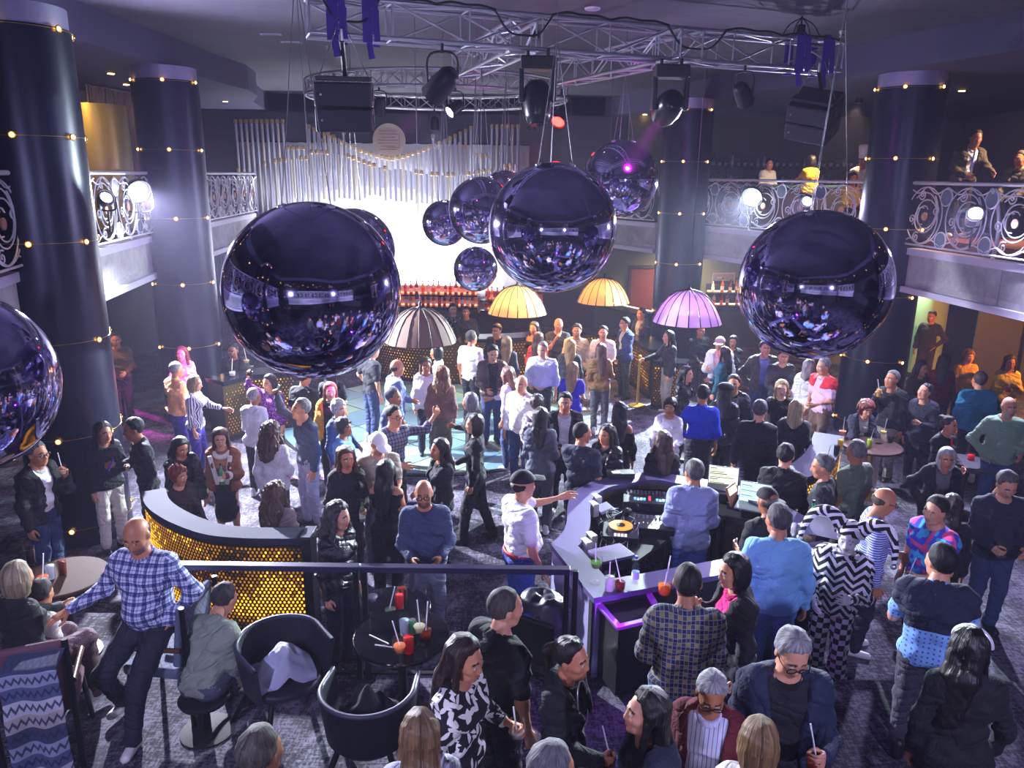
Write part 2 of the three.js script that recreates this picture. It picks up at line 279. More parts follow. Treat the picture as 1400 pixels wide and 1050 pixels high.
{
  const o = thing('lighting_truss', 'round aluminium ring truss hanging before the stage', 'truss'); const C = V(-1.6, 6.0, -16.9), r = 2.4, s = 0.27, n = 28;
  const P = (k, t) => { const a = t * 2 * Math.PI, R = r + (k > 1 ? s : 0); return V(C.x + R * Math.cos(a), C.y + (k === 1 || k === 2 ? s : 0), C.z + R * Math.sin(a)); };
  for (let k = 0; k < 4; k++) { const p = []; for (let i = 0; i < 40; i++) p.push(P(k, i / 40)); part(o, 'ring_chord', tubeG(p, 0.022, 80, 6, true), M.alu); }
  trussFaces(o, P, 44, 0.02, 0.011);
  for (let i = 0; i < 4; i++) { const p = P(1, i / 4 + 0.1); bar(o, 'hanger', p, V(p.x, 6.7, p.z), 0.008, M.wire, 5); }
}
// straps, hoists and cables on the long truss
const onT = (px, dy = 0) => { const t = (px - 424) / (1150 - 424); const u = t * TA.z / (TB.z + t * (TA.z - TB.z)); return TA.clone().lerp(TB, u).add(V(0, dy, 0)); };
for (const [px, w] of [[456, 0.13], [503, 0.11], [1090, 0.12], [1125, 0.1]]) {
  const p = onT(px); const o = thing('lifting_strap', px < 600 ? (px < 480 ? 'purple lifting strap on truss above the black speaker' : 'purple lifting strap beside the speaker strap on truss') : (px < 1100 ? 'purple lifting strap under the chain hoist on truss' : 'purple lifting strap at the end of the truss'), 'strap', [p.x, p.y, p.z]);
  box(o, 'front_web', M.strap, [0, 0.19, 0.045], [w, 0.52, 0.012]); box(o, 'front_web', M.strap, [w * 0.9, 0.17, 0.05], [w * 0.6, 0.46, 0.012], [0, 0, 0.06]); box(o, 'top_web', M.strap, [0, 0.42, -0.2], [w, 0.012, 0.5]); box(o, 'back_web', M.strap, [0, 0.19, -0.44], [w, 0.48, 0.012]); box(o, 'tail', M.strap, [0.02, -0.14, 0.0], [w * 0.6, 0.2, 0.02], [0, 0, 0.15]);
}
for (const px of [470, 1095]) {
  const p = onT(px); const o = thing('chain_hoist', px < 600 ? 'dark hoist rig holding truss above the square speaker' : 'black chain hoist and cables above the truss end', 'hoist', [p.x, 6.42, p.z - 0.18]);
  rbox(o, 'motor', M.black, [0, 0.1, 0], [0.1, 0.14, 0.1]); bar(o, 'chain', V(0, 0.15, 0), V(0, 0.28, 0), 0.012, M.cable, 6);
  for (const q of [-0.3, -0.14, 0.12, 0.26]) part(o, 'cable', tubeG([V(0, 0.26, 0), V(q * 0.6, 0.16, 0.05), V(q, 0.0, 0.1), V(q * 1.6, -0.04, 0.19)], 0.008, 14, 5), M.cable);
}
for (let i = 0; i < 9; i++) {   // cable swags
  const x0 = 440 + i * 78, a = onT(x0, 0.39).add(V(0, 0, 0.03)), b = onT(x0 + 80, 0.39).add(V(0, 0, 0.03)), m = a.clone().lerp(b, 0.5).add(V(0, i % 3 ? 0.02 : -0.26, 0.03));
  solo('power_cable', tubeG([a, a.clone().lerp(m, 0.5).add(V(0, i % 3 ? 0.03 : -0.1, 0)), m, b.clone().lerp(m, 0.5).add(V(0, i % 3 ? 0.02 : -0.1, 0)), b], 0.014, 24, 6), M.cable, 'black power cable clipped along the long truss', 'cable', 'black cables along the long truss');
}
// ---------- speakers ----------
function speakerBoxes(label, p, turn, tilt, w, h, d, n) {
  const o = thing('line_array_speaker', label, 'speaker', [p.x, p.y, p.z], turn); o.rotation.order = 'YXZ'; o.rotation.x = tilt;
  const grill = mat(0x0e1020, 0.6, 0.2);
  for (let i = 0; i < n; i++) {
    const y = -h * (i + 0.5); const c = rbox(o, 'cabinet', mat(0x0a0b16, 0.55), [0, y, 0], [w, h - 0.015, d], 0.02); rbox(c, 'grille', grill, [0, 0, d / 2 + 0.004], [w * 0.94, h * 0.84, 0.012], 0.005);
    const b1 = new THREE.SphereGeometry(0.014, 8, 6); part(c, 'badge', b1, M.steel, [-w * 0.38, 0, d / 2 + 0.012]); for (const s of [-1, 1]) { const hd = rbox(c, 'handle', M.legDark, [s * (w / 2 + 0.004), 0, d * 0.1], [0.012, h * 0.5, d * 0.26], 0.004); }
  }
  rbox(o, 'top_plate', M.black, [0, 0.03, -0.05], [w * 0.96, 0.05, d * 0.8], 0.01); bar(o, 'fly_bar', V(0, 0.04, -d * 0.4), V(0, 0.42, 0.02), 0.03, M.black); bar(o, 'fly_bar', V(0, 0.42, 0.02), V(0, 0.54, 0.02), 0.02, M.steel);
  for (const s of [-1, 1]) bar(o, 'rig_wire', V(s * w * 0.45, 0.03, 0), V(s * 0.05, 0.56, 0), 0.006, M.wire, 5); return o;
}
{ const p = onT(466).add(V(0.02, -0.5, 0.05)); speakerBoxes('black double box speaker hanging square under truss end', p, 0.12, 0.12, 0.63, 0.27, 0.5, 2);
  const q = onT(1118).add(V(-0.02, -0.42, 0.1)); const s = speakerBoxes('black speaker pair hanging tilted at the truss end', q, -0.75, 0.5, 0.62, 0.27, 0.5, 2); s.rotation.z = -0.22; }
// ---------- lamps on the truss ----------
function movingHead(p, label, target, color, k = 1) {
  const o = thing('moving_head_light', label, 'stage light', [p.x, p.y, p.z]);
  rbox(o, 'base', M.black, [0, -0.12, 0], [0.34 * k, 0.12 * k, 0.26 * k], 0.02); for (const s of [-1, 1]) { bar(o, 'clamp', V(s * 0.1 * k, -0.06, 0), V(s * 0.1 * k, 0.06, 0), 0.022, M.black); rbox(o, 'yoke_arm', mat(0x1c1c28, 0.35, 0.3), [s * 0.16 * k, -0.30 * k, 0], [0.05 * k, 0.32 * k, 0.14 * k], 0.02); }
  const h = part(o, 'head', lathe([[0, 0.16], [0.09, 0.16], [0.13, 0.1], [0.145, -0.02], [0.13, -0.16], [0.10, -0.24], [0, -0.24]].map(([a, b]) => [a * k, b * k]), 24), mat(0x14141e, 0.3, 0.3), [0, -0.42 * k, 0]); h.quaternion.setFromUnitVectors(V(0, -1, 0), target.clone().sub(p.clone().add(V(0, -0.42 * k, 0))).normalize());
  part(h, 'lens', new THREE.CylinderGeometry(0.085 * k, 0.085 * k, 0.02, 20), color ? glow(color[0], color[1]) : mat(0x202838, 0.1, 0.6), [0, -0.245 * k, 0]); return o;
}
function parCan(p, label, tiltX, turn, color, k = 1, target) {
  const o = thing('par_light', label, 'stage light', [p.x, p.y, p.z], turn);
  const h = part(o, 'can', lathe([[0, 0.17], [0.06, 0.17], [0.10, 0.12], [0.115, 0], [0.12, -0.17], [0.105, -0.17], [0.09, -0.12]].map(([a, b]) => [a * k, b * k]), 20), mat(0x15151c, 0.45, 0.4), [0, -0.33 * k, 0], [tiltX, 0, 0]); if (target) h.quaternion.setFromUnitVectors(V(0, -1, 0), target.clone().sub(p.clone().add(V(0, -0.33 * k, 0))).normalize());
  part(h, 'lens', new THREE.CylinderGeometry(0.095 * k, 0.095 * k, 0.02, 18), color ? glow(color[0], color[1]) : mat(0x58606c, 0.15, 0.7), [0, -0.13 * k, 0]);
  part(o, 'yoke', tubeG([V(-0.14 * k, -0.33 * k, 0), V(-0.14 * k, -0.12 * k, 0), V(-0.1 * k, -0.06 * k, 0), V(0.1 * k, -0.06 * k, 0), V(0.14 * k, -0.12 * k, 0), V(0.14 * k, -0.33 * k, 0)], 0.012 * k, 20, 6), M.black); bar(o, 'clamp', V(0, -0.06 * k, 0), V(0, 0.06, 0), 0.02, M.black); return o;
}
const MH1 = onT(734).add(V(0, -0.05, 0.02)); movingHead(MH1, 'black torch shaped moving head light under the truss', MH1.clone().add(V(0.12, -3, 0.4)), null, 1.25);
const MH2 = onT(916).add(V(0, -0.05, 0.05)); const MHT = V(0, 4.5, 0).addScaledVector(ray(848, 245), 1.2 * 1050 / 103); movingHead(MH2, 'black moving head light with magenta lens under truss', MHT, [0xff2bff, 160], 1.3);
const mgP = onT(603).add(V(0, -0.05, 0)), mgT = V(-5.45, 1.2, -12.7); parCan(mgP, 'dark par light with magenta lens tilted on the truss', 0, 0, [0xff30d8, 12], 1.25, mgT); parCan(onT(1018).add(V(0, -0.05, 0)), 'small dark par light near the tilted speaker', 0.9, -0.7, null, 1.0);
const redP = at(768, 124, 5.98); redP.y = 5.95; parCan(redP, 'red glowing par light on the slanting truss', 0, 0, [0xff1410, 40], 1.2, redP.clone().add(V(-0.35, -1.1, 0.75)));
const ringAt = (px, far) => { let best = null, bd = 1e9; for (let i = 0; i < 400; i++) { const a = (far ? Math.PI : 0) + i / 400 * Math.PI, p = V(-1.6 + 2.4 * Math.cos(a), 5.98, -16.9 + 2.4 * Math.sin(a)), q = (p.clone().project(camera).x + 1) * 700; if (Math.abs(q - px) < bd) { bd = Math.abs(q - px); best = p; } } return best; };
const whP = ringAt(622); parCan(whP, 'white glowing par light on the ring truss', 0, 0, [0xe8e0ff, 30], 1.0, whP.clone().add(V(-0.7, -0.9, 0.6)));
parCan(ringAt(518), 'dark par light on the ring truss beside the speaker', 0.3, 0.5, null, 0.95); parCan(ringAt(594, true), 'small silver par light hanging under the ring truss', 0.1, 0, null, 0.9);
parCan(ringAt(722), 'dark par light in a cluster at the ring truss end', 0.4, -0.6, null, 0.95); parCan(ringAt(728, true), 'dark par light tilted down in the ring truss cluster', 0.2, 0.4, null, 0.95);
// ---------- mirror balls ----------
const mirrorM = mat(0xaca4d4, 0.06, 1);
const ballG = new THREE.SphereGeometry(0.5, 72, 48), valveG = new THREE.TorusGeometry(0.03, 0.008, 6, 14);
const BALLS = [[428, 398, 119.5, 1.5, 'largest mirror ball, hanging before the brown umbrella lamp'], [755, 312, 87.5, 1.5, 'big mirror ball in front of the violet lit one'], [1113, 390, 101, 1.5, 'big mirror ball before the wide dark column'], [-62, 525, 128, 1.3, 'mirror ball cut by the picture edge beside the couple'], [848, 245, 51.5, 1.2, 'violet lit mirror ball with a bright magenta spot'], [658, 288, 45, 1.0, 'mirror ball with a red highlight'], [608, 305, 31, 0.75, 'small mirror ball against the white backdrop'], [650, 368, 30.5, 0.75, 'lowest small mirror ball above the warm umbrella lamp'], [484, 342, 56, 1.2, 'mirror ball mostly hidden behind the largest one'], [690, 270, 36, 0.9, 'mirror ball mostly hidden between the red lit and big ones']];
const ballPos = [];
for (const [px, py, r, D, label] of BALLS) {
  const zc = D * 1050 / (2 * r), p = V(0, 4.5, 0).addScaledVector(ray(px, py), zc); ballPos.push(p);
  const o = thing('mirror_ball', label, 'mirror ball', [p.x, p.y, p.z]); part(o, 'sphere', ballG, mirrorM).scale.setScalar(D);
  for (let k = 0; k < 3; k++) { const a = k * 2.1 + 0.4, n = V(0.3 * Math.cos(a), 0.95, 0.3 * Math.sin(a)).normalize().multiplyScalar(D / 2 + 0.004); const v = part(o, 'hanging_eye', valveG, M.steel, n.toArray()); v.lookAt(n.clone().multiplyScalar(2).add(p)); bar(o, 'hanging_wire', n, V(0, 6.0 - p.y, 0), 0.0045, M.wire, 5); }
  bar(o, 'hanging_wire', V(0, 6.0 - p.y, 0), V(0, 6.7 - p.y, 0), 0.005, M.wire, 5);
}
// ---------- umbrella lamps ----------
const ribM = mat(0x2a1c14, 0.6);
function umbrella(px, py, wpx, D, label, shadeM, light) {
  const p = V(0, 4.5, 0).addScaledVector(ray(px, py), D * 1050 / wpx), o = thing('umbrella_lamp', label, 'lamp', [p.x, p.y, p.z], 0.1 * px);
  const n = 18, prof = [[0.07, 0.47], [0.17, 0.44], [0.29, 0.36], [0.39, 0.24], [0.46, 0.11], [0.505, 0]].map(([a, b]) => [a * D, b * D]);
  for (let k = 0; k < n; k++) {
    const a0 = k / n * 2 * Math.PI + 0.02, a1 = (k + 1) / n * 2 * Math.PI - 0.02, pos = [], idx = [];
    prof.forEach(([r, y], i) => { for (const [a, q] of [[a0, 1], [(a0 + a1) / 2, 1.0], [a1, 1]]) pos.push(r * q * Math.cos(a), y, r * q * Math.sin(a)); if (i) for (let j = 0; j < 2; j++) { const b = (i - 1) * 3 + j; idx.push(b, b + 1, b + 3, b + 1, b + 4, b + 3); } });
    const g = new THREE.BufferGeometry(); g.setAttribute('position', new THREE.Float32BufferAttribute(pos, 3)); g.setIndex(idx); g.computeVertexNormals(); part(o, 'shade_panel', g, shadeM); part(o, 'rib', tubeG(prof.map(([r, y]) => V(r * 1.002 * Math.cos(a0 - 0.02), y + 0.003, r * 1.002 * Math.sin(a0 - 0.02))), 0.008, 12, 5), ribM);
  }
  part(o, 'finial', lathe([[0, 0.56], [0.02, 0.55], [0.02, 0.5], [0.07, 0.47], [0.07, 0.44], [0, 0.44]].map(([a, b]) => [a * D, b * D])), M.black);
  part(o, 'shade_rim', (() => { const g = new THREE.TorusGeometry(0.5 * D, 0.008, 6, 36); g.rotateX(Math.PI / 2); return g; })(), M.legDark);
  bar(o, 'hanging_wire', V(0, 0.55 * D, 0), V(0, 6.7 - p.y, 0), 0.006, M.wire, 5);
  const b = part(o, 'bulb', new THREE.SphereGeometry(0.06, 14, 10), light ? glow(light[0], light[1]) : mat(0xd8d0c0, 0.3), [0, 0.22, 0]);
  if (light) { const l = new THREE.PointLight(light[0], light[2], 0, 2); l.position.set(p.x, p.y + 0.12, p.z); l.shadow.radius = 3; l.castShadow = true; scene.add(l); }
}
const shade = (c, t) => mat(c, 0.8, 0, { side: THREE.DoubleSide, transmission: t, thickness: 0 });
umbrella(575, 466, 97, 1.15, 'unlit brown umbrella lamp beside the largest mirror ball', shade(0x6e5446, 0.08), null);
umbrella(707, 428, 80, 1.15, 'warm glowing umbrella lamp over the bar island', shade(0xe8c08a, 0.35), [0xffb866, 5, 6]);
umbrella(825, 413, 71, 1.15, 'warm glowing umbrella lamp behind the big mirror ball', shade(0xe8c08a, 0.35), [0xffb866, 5, 6]);
umbrella(939, 440, 93, 1.15, 'umbrella lamp with lilac light put in shade and bulb before the lavender column', shade(0xd8c0e4, 0.35), [0xd79cff, 3, 2.6]);  // purple light from outside is put into the shade colour and an added bulb
// ---------- floodlights on the gallery railings ----------
function onRun(run, px, h) {      // point above a gallery edge seen at a pixel column
  const [a, b] = run; const f = (t) => { const x = mix(a[0], b[0], t), z = mix(a[1], b[1], t); const q = V(x, h, z).project(camera); return (q.x + 1) * 700 - px; };
  let lo = 0, hi = 1, flo = f(lo); for (let i = 0; i < 40; i++) { const m = (lo + hi) / 2, fm = f(m); if ((fm > 0) === (flo > 0)) { lo = m; flo = fm; } else hi = m; }
  return V(mix(a[0], b[0], lo), h, mix(a[1], b[1], lo));
}
const spotOf = (p, q, color, cd, angle = 1.0, pen = 0.8, size = 4) => { const l = new THREE.SpotLight(color, cd, 0, angle, pen, 2); l.position.copy(p); l.target.position.copy(q); l.castShadow = true; l.shadow.radius = size; scene.add(l); scene.add(l.target); return l; };
function flood(p, target, R, color, e, cd, label, angle) {
  const o = thing('flood_light', label, 'stage light', [p.x, p.y, p.z]); const d = target.clone().sub(p).normalize();
  const q = new THREE.Quaternion().setFromUnitVectors(V(0, 0, 1), d);
  const body = part(o, 'housing', (() => { const g = lathe([[0, -0.16], [R * 0.6, -0.15], [R, -0.05], [R * 1.06, 0.03], [R * 0.98, 0.03], [R * 0.95, 0.0]], 24); g.rotateX(Math.PI / 2); return g; })(), M.black); body.quaternion.copy(q);
  const lensG = new THREE.SphereGeometry(R * 0.95, 20, 8, 0, 2 * Math.PI, 0, 0.9); lensG.rotateX(Math.PI / 2); lensG.translate(0, 0, -R * 0.58); part(body, 'lens', lensG, glow(color, e));
  part(o, 'yoke', tubeG([V(-R * 1.15, 0, 0), V(-R * 1.1, -R * 1.4, 0), V(0, -R * 1.7, 0), V(R * 1.1, -R * 1.4, 0), V(R * 1.15, 0, 0)], 0.014, 16, 6), M.black); bar(o, 'clamp', V(0, -R * 1.7, 0), V(0, -R * 1.7 - 0.3, 0), 0.016, M.black);
  const s = p.clone().addScaledVector(d, 0.12); return spotOf(s, target, color, cd, angle ?? 1.15);
}
const inward = (p, s) => p.clone().add(V(s * 0.22, 0, 0.05));
flood(inward(onRun(runs.L1, 172, 4.18), 1), V(0.5, -0.6, -7.5), 0.2, 0xe9ecff, 60, 1000, 'brightest floodlight on the railing between the dark columns', 0.92);
flood(inward(onRun(runs.L1, 127, 4.12), 1), V(-2.5, 6.7, -9), 0.11, 0xcfc8f4, 16, 105, 'small lilac floodlight beside the first dark column');
flood(inward(onRun(runs.L1, 211, 4.16), 1), V(-2, 6.7, -15), 0.11, 0xcfc8f4, 16, 105, 'small lilac floodlight beside the second dark column');
flood(inward(onRun(runs.R1, 1042, 4.12), -1), V(-1.5, -1.2, -8.5), 0.22, 0xe6fbff, 60, 1050, 'brightest floodlight on the kitchen bar railing', 0.8);
flood(inward(onRun(runs.R1, 970, 4.12), -1), V(0, 0.9, -12), 0.12, 0xdcd4ff, 20, 90, 'small floodlight at the lavender column end of the railing');
flood(inward(onRun(runs.R1, 1117, 4.08), -1), V(0, 0.8, -9), 0.12, 0xcfc4ff, 20, 90, 'small floodlight above the mirror ball on kitchen bar railing');
flood(inward(onRun(runs.R0, 1351, 4.05), -1), V(1.5, 0.35, -4.5), 0.12, 0xd8d4ff, 30, 190, 'floodlight under the rail where the suited man leans', 1.1);
// magenta moving head beam, red and white pars
{ const hc0 = MH2.clone().add(V(0, -0.546, 0)), h = hc0.clone().addScaledVector(ballPos[4].clone().sub(hc0).normalize(), 0.42); spotOf(h, ballPos[4], 0xff2ee0, 700, 0.16, 0.5, 4); const mc = mgP.clone().add(V(0, -0.41, 0)), mg = mc.clone().addScaledVector(mgT.clone().sub(mc).normalize(), 0.36); spotOf(mg, mgT, 0xff30d8, 700, 0.12, 0.6, 3); spotOf(mg, V(-2.5, 1.5, -10.6), 0xff30d8, 420, 0.06, 0.6, 3); spotOf(redP.clone().add(V(-0.12, -0.78, 0.22)), ballPos[5], 0xff2010, 300, 0.16, 0.5, 4); spotOf(whP.clone().add(V(-0.25, -0.65, 0.22)), V(-3, 0, -12), 0xe8e0ff, 120, 0.7, 0.7, 3); }
// white LED wash bars added out of sight behind the shelves to flood the backdrop
function washBar(p, w, color, e, power, up, label) {
  const o = thing('led_wash_bar', label, 'stage light', [p.x, p.y, p.z]); rbox(o, 'housing', M.black, [0, 0, 0], [w, 0.08, 0.14], 0.01);
  box(o, 'lens_strip', glow(color, e), [0, up ? 0.042 : -0.042, 0], [w * 0.96, 0.006, 0.1]); for (const s of [-1, 1]) bar(o, 'stand_leg', V(s * w * 0.4, up ? -0.04 : 0.04, 0), V(s * w * 0.4, -p.y, 0), 0.02, M.black);
  const l = new THREE.RectAreaLight(color, power, w * 0.96, 0.1); l.position.set(p.x, p.y + (up ? 0.05 : -0.05), p.z); l.lookAt(p.x, p.y + (up ? 1 : -1), p.z - 0.75); scene.add(l);
}

for (const [x, l] of [[-5.6, 'nearest the bead curtain'], [-3.6, 'behind the red lit bottles'], [-1.8, 'behind the bartenders']]) washBar(V(x, 1.25, -22.3), 1.5, 0xf4f6ff, 30, 750, true, 'white cyclorama light bar at the backdrop foot ' + l);
flood(V(-3.0, 4.1, 0.05), V(-1.5, 0.5, -9), 0.12, 0xc8c4ff, 12, 45, 'small lilac floodlight on the viewing gallery rail near the side gallery', 1.1); flood(V(3.4, 4.1, 0.05), V(1.8, 0.5, -9), 0.12, 0xc8c4ff, 12, 45, 'small lilac floodlight on the viewing gallery rail near the corner', 1.1);

// warm downlights over the galleries and amber lamps under them
function amber(x, y, z, cd, tx, ty, tz, label, color = 0xffb060, angle = 0.9) { const o = thing('amber_downlight', label, 'light', [x, y, z]); part(o, 'can', new THREE.CylinderGeometry(0.07, 0.08, 0.1, 16, 1, true), M.black, [0, -0.05, 0]); part(o, 'lens', new THREE.CylinderGeometry(0.06, 0.06, 0.01, 16), glow(color, 8), [0, -0.06, 0]); spotOf(V(x, y - 0.12, z), V(tx, ty, tz), color, cd, angle, 0.8, 2); }
amber(9.0, 6.2, -12.8, 70, 8.2, 3.6, -13.6, 'warm downlight over the suited man', 0xffd0a0); amber(7.4, 6.2, -17.6, 90, 7.2, 3.6, -18.4, 'warm downlight over the kitchen bar', 0xffd8a8); amber(-7.7, 6.2, -13.6, 18, -8.3, 3.6, -15.6, 'warm downlight over the gold pillar', 0xffd080);
amber(9.6, 2.78, -12.0, 110, 9.4, 1.2, -14.4, 'amber downlight over the women by the stair', 0xffa030); amber(9.2, 2.78, -17.6, 35, 9.6, 1.0, -17.4, 'greenish downlight beside the pale pillar', 0xd8ffd0); amber(4.8, 2.78, -20.2, 30, 4.6, 1.0, -21.8, 'warm downlight before the red door', 0xffd8b0); amber(-7.6, 2.78, -12.8, 14, -7.4, 0.5, -13.0, 'warm downlight over the fan backed chair', 0xffc080); amber(0.3, 6.7, -13.2, 160, 0.3, 0.5, -15.6, 'added warm ceiling spotlight over the bar guests', 0xffd8a8, 0.35);  // the ceiling spotlight over the bar is added for warmer tones there
// ---------- perforated gold counters ----------
const holeG = (() => { const g = new THREE.SphereGeometry(1, 6, 4); g.scale(0.0115, 0.0145, 0.004); return g; })();
const holeM = [glow(0xffb52a, 1.7, 0x8a6a1a), glow(0xe09418, 0.55, 0x7a5a14), glow(0xa87010, 0.12, 0x4a3810)];
function resample(pts, step) { const out = []; for (let i = 0; i < pts.length - 1; i++) { const a = pts[i], b = pts[i + 1], l = Math.hypot(b[0] - a[0], b[1] - a[1]), n = Math.max(1, Math.round(l / step)); for (let k = 0; k < n; k++) out.push([mix(a[0], b[0], k / n), mix(a[1], b[1], k / n)]); } out.push(pts[pts.length - 1]); return out; }
function smooth(pts, n = 40) { const c = new THREE.CatmullRomCurve3(pts.map((p) => V(p[0], 0, p[1]))); return c.getSpacedPoints(n).map((p) => [p.x, p.z]); }
function lattice(parent, path, y0, y1, off, pitch, shares = [0.38, 0.66]) {
  const lists = [[], [], []]; const pts = path; let acc = 0; const m = new THREE.Matrix4();
  for (let i = 0; i < pts.length - 1; i++) {
    const a = pts[i], b = pts[i + 1], dx = b[0] - a[0], dz = b[1] - a[1], l = Math.hypot(dx, dz), nx = -dz / l, nz = dx / l; let t = pitch - acc;
    for (; t < l; t += pitch) { const x = a[0] + dx * t / l + nx * off, z = a[1] + dz * t / l + nz * off, col = Math.round((acc + t) / pitch); for (let j = 0, y = y0; y < y1; y += pitch * 0.85, j++) { m.makeRotationY(Math.atan2(nx, nz)); m.setPosition(x + (j % 2 ? 0.5 * pitch * dx / l : 0), y, z + (j % 2 ? 0.5 * pitch * dz / l : 0)); const q = vnoise(x * 3 + 50, y * 4 + z * 2 + 50, 4096, 3) * 0.7 + rnd() * 0.3; lists[q > 1 - shares[0] ? 0 : q > 1 - shares[1] ? 1 : 2].push(m.clone()); } }
    acc = pitch - (t - l);
  }
  lists.forEach((L, k) => { if (!L.length) return; const im = new THREE.InstancedMesh(holeG, holeM[k], L.length); L.forEach((q, i) => im.setMatrixAt(i, q)); im.name = 'lit_perforations'; im.userData.kind = 'stuff'; parent.add(im); });
}
function goldCounter(path, top, w, side, label, pitch, topM, y0 = 0) {   // side +1: face on the left of the path
  const o = thing('perforated_counter', label, 'counter'); const P = resample(path, 0.12);
  part(o, 'body', strip(P, w / 2 - 0.02, y0, top - 0.07, -side * w / 2), M.blackSat); part(o, 'face_sheet', strip(P, 0.008, y0 + 0.1, top - 0.09, -side * 0.008), M.goldPanel);
  part(o, 'counter_top', strip(P, w / 2 + 0.02, top - 0.07, top, -side * (w / 2 - 0.0)), topM); part(o, 'plinth', strip(P, 0.012, y0, y0 + 0.1, -side * 0.004), M.black);
  lattice(o, P, y0 + 0.14, top - 0.11, side * 0.004, pitch); return o;
}
const arc = (cx, cz, r, a0, a1, n = 30) => { const p = []; for (let i = 0; i <= n; i++) { const a = mix(a0, a1, i / n); p.push([cx + r * Math.sin(a), cz + r * Math.cos(a)]); } return p; };
const divPts = smooth([[196, 672], [202, 690], [219, 704], [247, 718], [286, 730], [327, 734], [373, 735], [412, 735]].map(([x, y]) => xz(at(x, y, 1.12))), 36);
goldCounter(divPts, 1.12, 0.2, 1, 'curved divider of lit gold perforations in front of the fleece jacket woman', 0.042, mat(0x22243a, 0.85));
{ const e = divPts[divPts.length - 1]; const o = thing('end_post', 'thick dark end post of the curved gold divider', 'post', [e[0] + 0.045, 0, e[1] - 0.09]); rbox(o, 'shaft', M.black, [0, 0.56, 0], [0.09, 1.12, 0.24], 0.01); rbox(o, 'top_cap', mat(0x2a2c40, 0.35), [0, 1.13, 0], [0.1, 0.02, 0.25], 0.005); }
goldCounter(smooth([[-3.3, -17.2], [-2.2, -16.5], [-1.0, -16.35], [0.2, -16.6], [1.3, -17.2], [2.1, -17.3], [2.65, -16.6], [2.85, -15.5]], 40), 1.06, 0.5, 1, 'long bowed bar with lit gold perforated front before the stage', 0.075, M.counter);
goldCounter([xz(at(304, 522, 1.08)), xz(at(345, 512, 1.08)), xz(at(398, 508, 1.08))], 1.08, 0.45, 1, 'gold perforated standing counter beside the striped tunic woman', 0.06, M.counter);
goldCounter(smooth([xz(at(1078, 656, 1.05)), xz(at(1114, 648, 1.05)), xz(at(1142, 626, 1.05)), xz(at(1152, 596, 1.05))], 16), 1.05, 0.35, 1, 'short curved gold perforated counter beside the man in grey tee', 0.045, mat(0x34304c, 0.7, 0, { specularIntensity: 0.4 }));
goldCounter([xz(at(893, 493, 1.0)), xz(at(938, 497, 1.0))], 1.0, 0.4, 1, 'small gold perforated stand behind the woman in khaki trousers', 0.06, M.counter);
// brass stanchion
{ const p = at(871, 555, 0); const o = thing('stanchion', 'brass queue stanchion standing at the bar front', 'stanchion', [p.x, 0, p.z]); part(o, 'base', lathe([[0, 0], [0.17, 0], [0.17, 0.02], [0.03, 0.04], [0, 0.04]]), M.gold); bar(o, 'pole', V(0, 0.03, 0), V(0, 1.0, 0), 0.025, M.gold, 14); part(o, 'knob', new THREE.SphereGeometry(0.04, 14, 10), M.gold, [0, 1.03, 0]); }
// ---------- bottles and glasses ----------
const glassM = new THREE.MeshPhysicalMaterial({ color: 0xffffff, roughness: 0.03, transmission: 1, thickness: 0, ior: 1.45 });
const liq = (c) => mat(c, 0.1, 0, { transmission: 0.35, thickness: 0 });
const GL = {
  goblet: () => [[0.035, 0], [0.036, 0.004], [0.006, 0.01], [0.005, 0.09], [0.03, 0.11], [0.045, 0.15], [0.042, 0.19], [0.036, 0.215]],
  tall: () => [[0, 0.004], [0.03, 0], [0.032, 0.01], [0.036, 0.15]], tumbler: () => [[0, 0.004], [0.036, 0], [0.04, 0.01], [0.043, 0.09]],
};
const gGeo = {}; for (const k in GL) gGeo[k] = lathe(GL[k](), 18);
const lGeo = { goblet: lathe([[0, 0.112], [0.026, 0.115], [0.037, 0.145], [0.038, 0.155], [0, 0.155]], 16), tall: lathe([[0, 0.008], [0.029, 0.008], [0.034, 0.11], [0, 0.11]], 16), tumbler: lathe([[0, 0.008], [0.036, 0.008], [0.039, 0.06], [0, 0.06]], 16) };
const strawG = new THREE.CylinderGeometry(0.004, 0.004, 0.2, 6), strawM = mat(0xe8e8f0, 0.5);
const drinkMats = {};
function drink(kind, p, color, label, straw = true, k = 1.15) {
  const o = thing(kind === 'goblet' ? 'goblet' : kind === 'tall' ? 'highball_glass' : 'tumbler', label, 'glass', [p.x, p.y, p.z], rnd() * 6); o.scale.setScalar(k);
  part(o, 'bowl', gGeo[kind], glassM); part(o, 'drink', lGeo[kind], drinkMats[color] ??= liq(color)); if (straw) part(o, 'straw', strawG, strawM, [0.014, kind === 'goblet' ? 0.22 : 0.15, 0.01], [0.1, 0, -0.22]); return o;
}
const bottleG = lathe([[0, 0], [0.036, 0], [0.038, 0.01], [0.038, 0.17], [0.03, 0.2], [0.014, 0.225], [0.013, 0.28], [0.015, 0.285], [0, 0.287]], 12), bLabelG = new THREE.CylinderGeometry(0.0388, 0.0388, 0.08, 12, 1, true), bCapG = new THREE.CylinderGeometry(0.016, 0.016, 0.03, 8);
const bottleMs = {}; const bm = (c) => bottleMs[c] ??= mat(c, 0.08, 0, { clearcoat: 1 });
function bottle(p, color, labelC, label, group, k = 1) {
  const o = thing('bottle', label, 'bottle', [p.x, p.y, p.z], 0, group); o.scale.setScalar(k); part(o, 'glass_body', bottleG, bm(color)); part(o, 'paper_label', bLabelG, mat(labelC, 0.7), [0, 0.09, 0]); part(o, 'stopper', bCapG, M.black, [0, 0.29, 0]); return o;
}
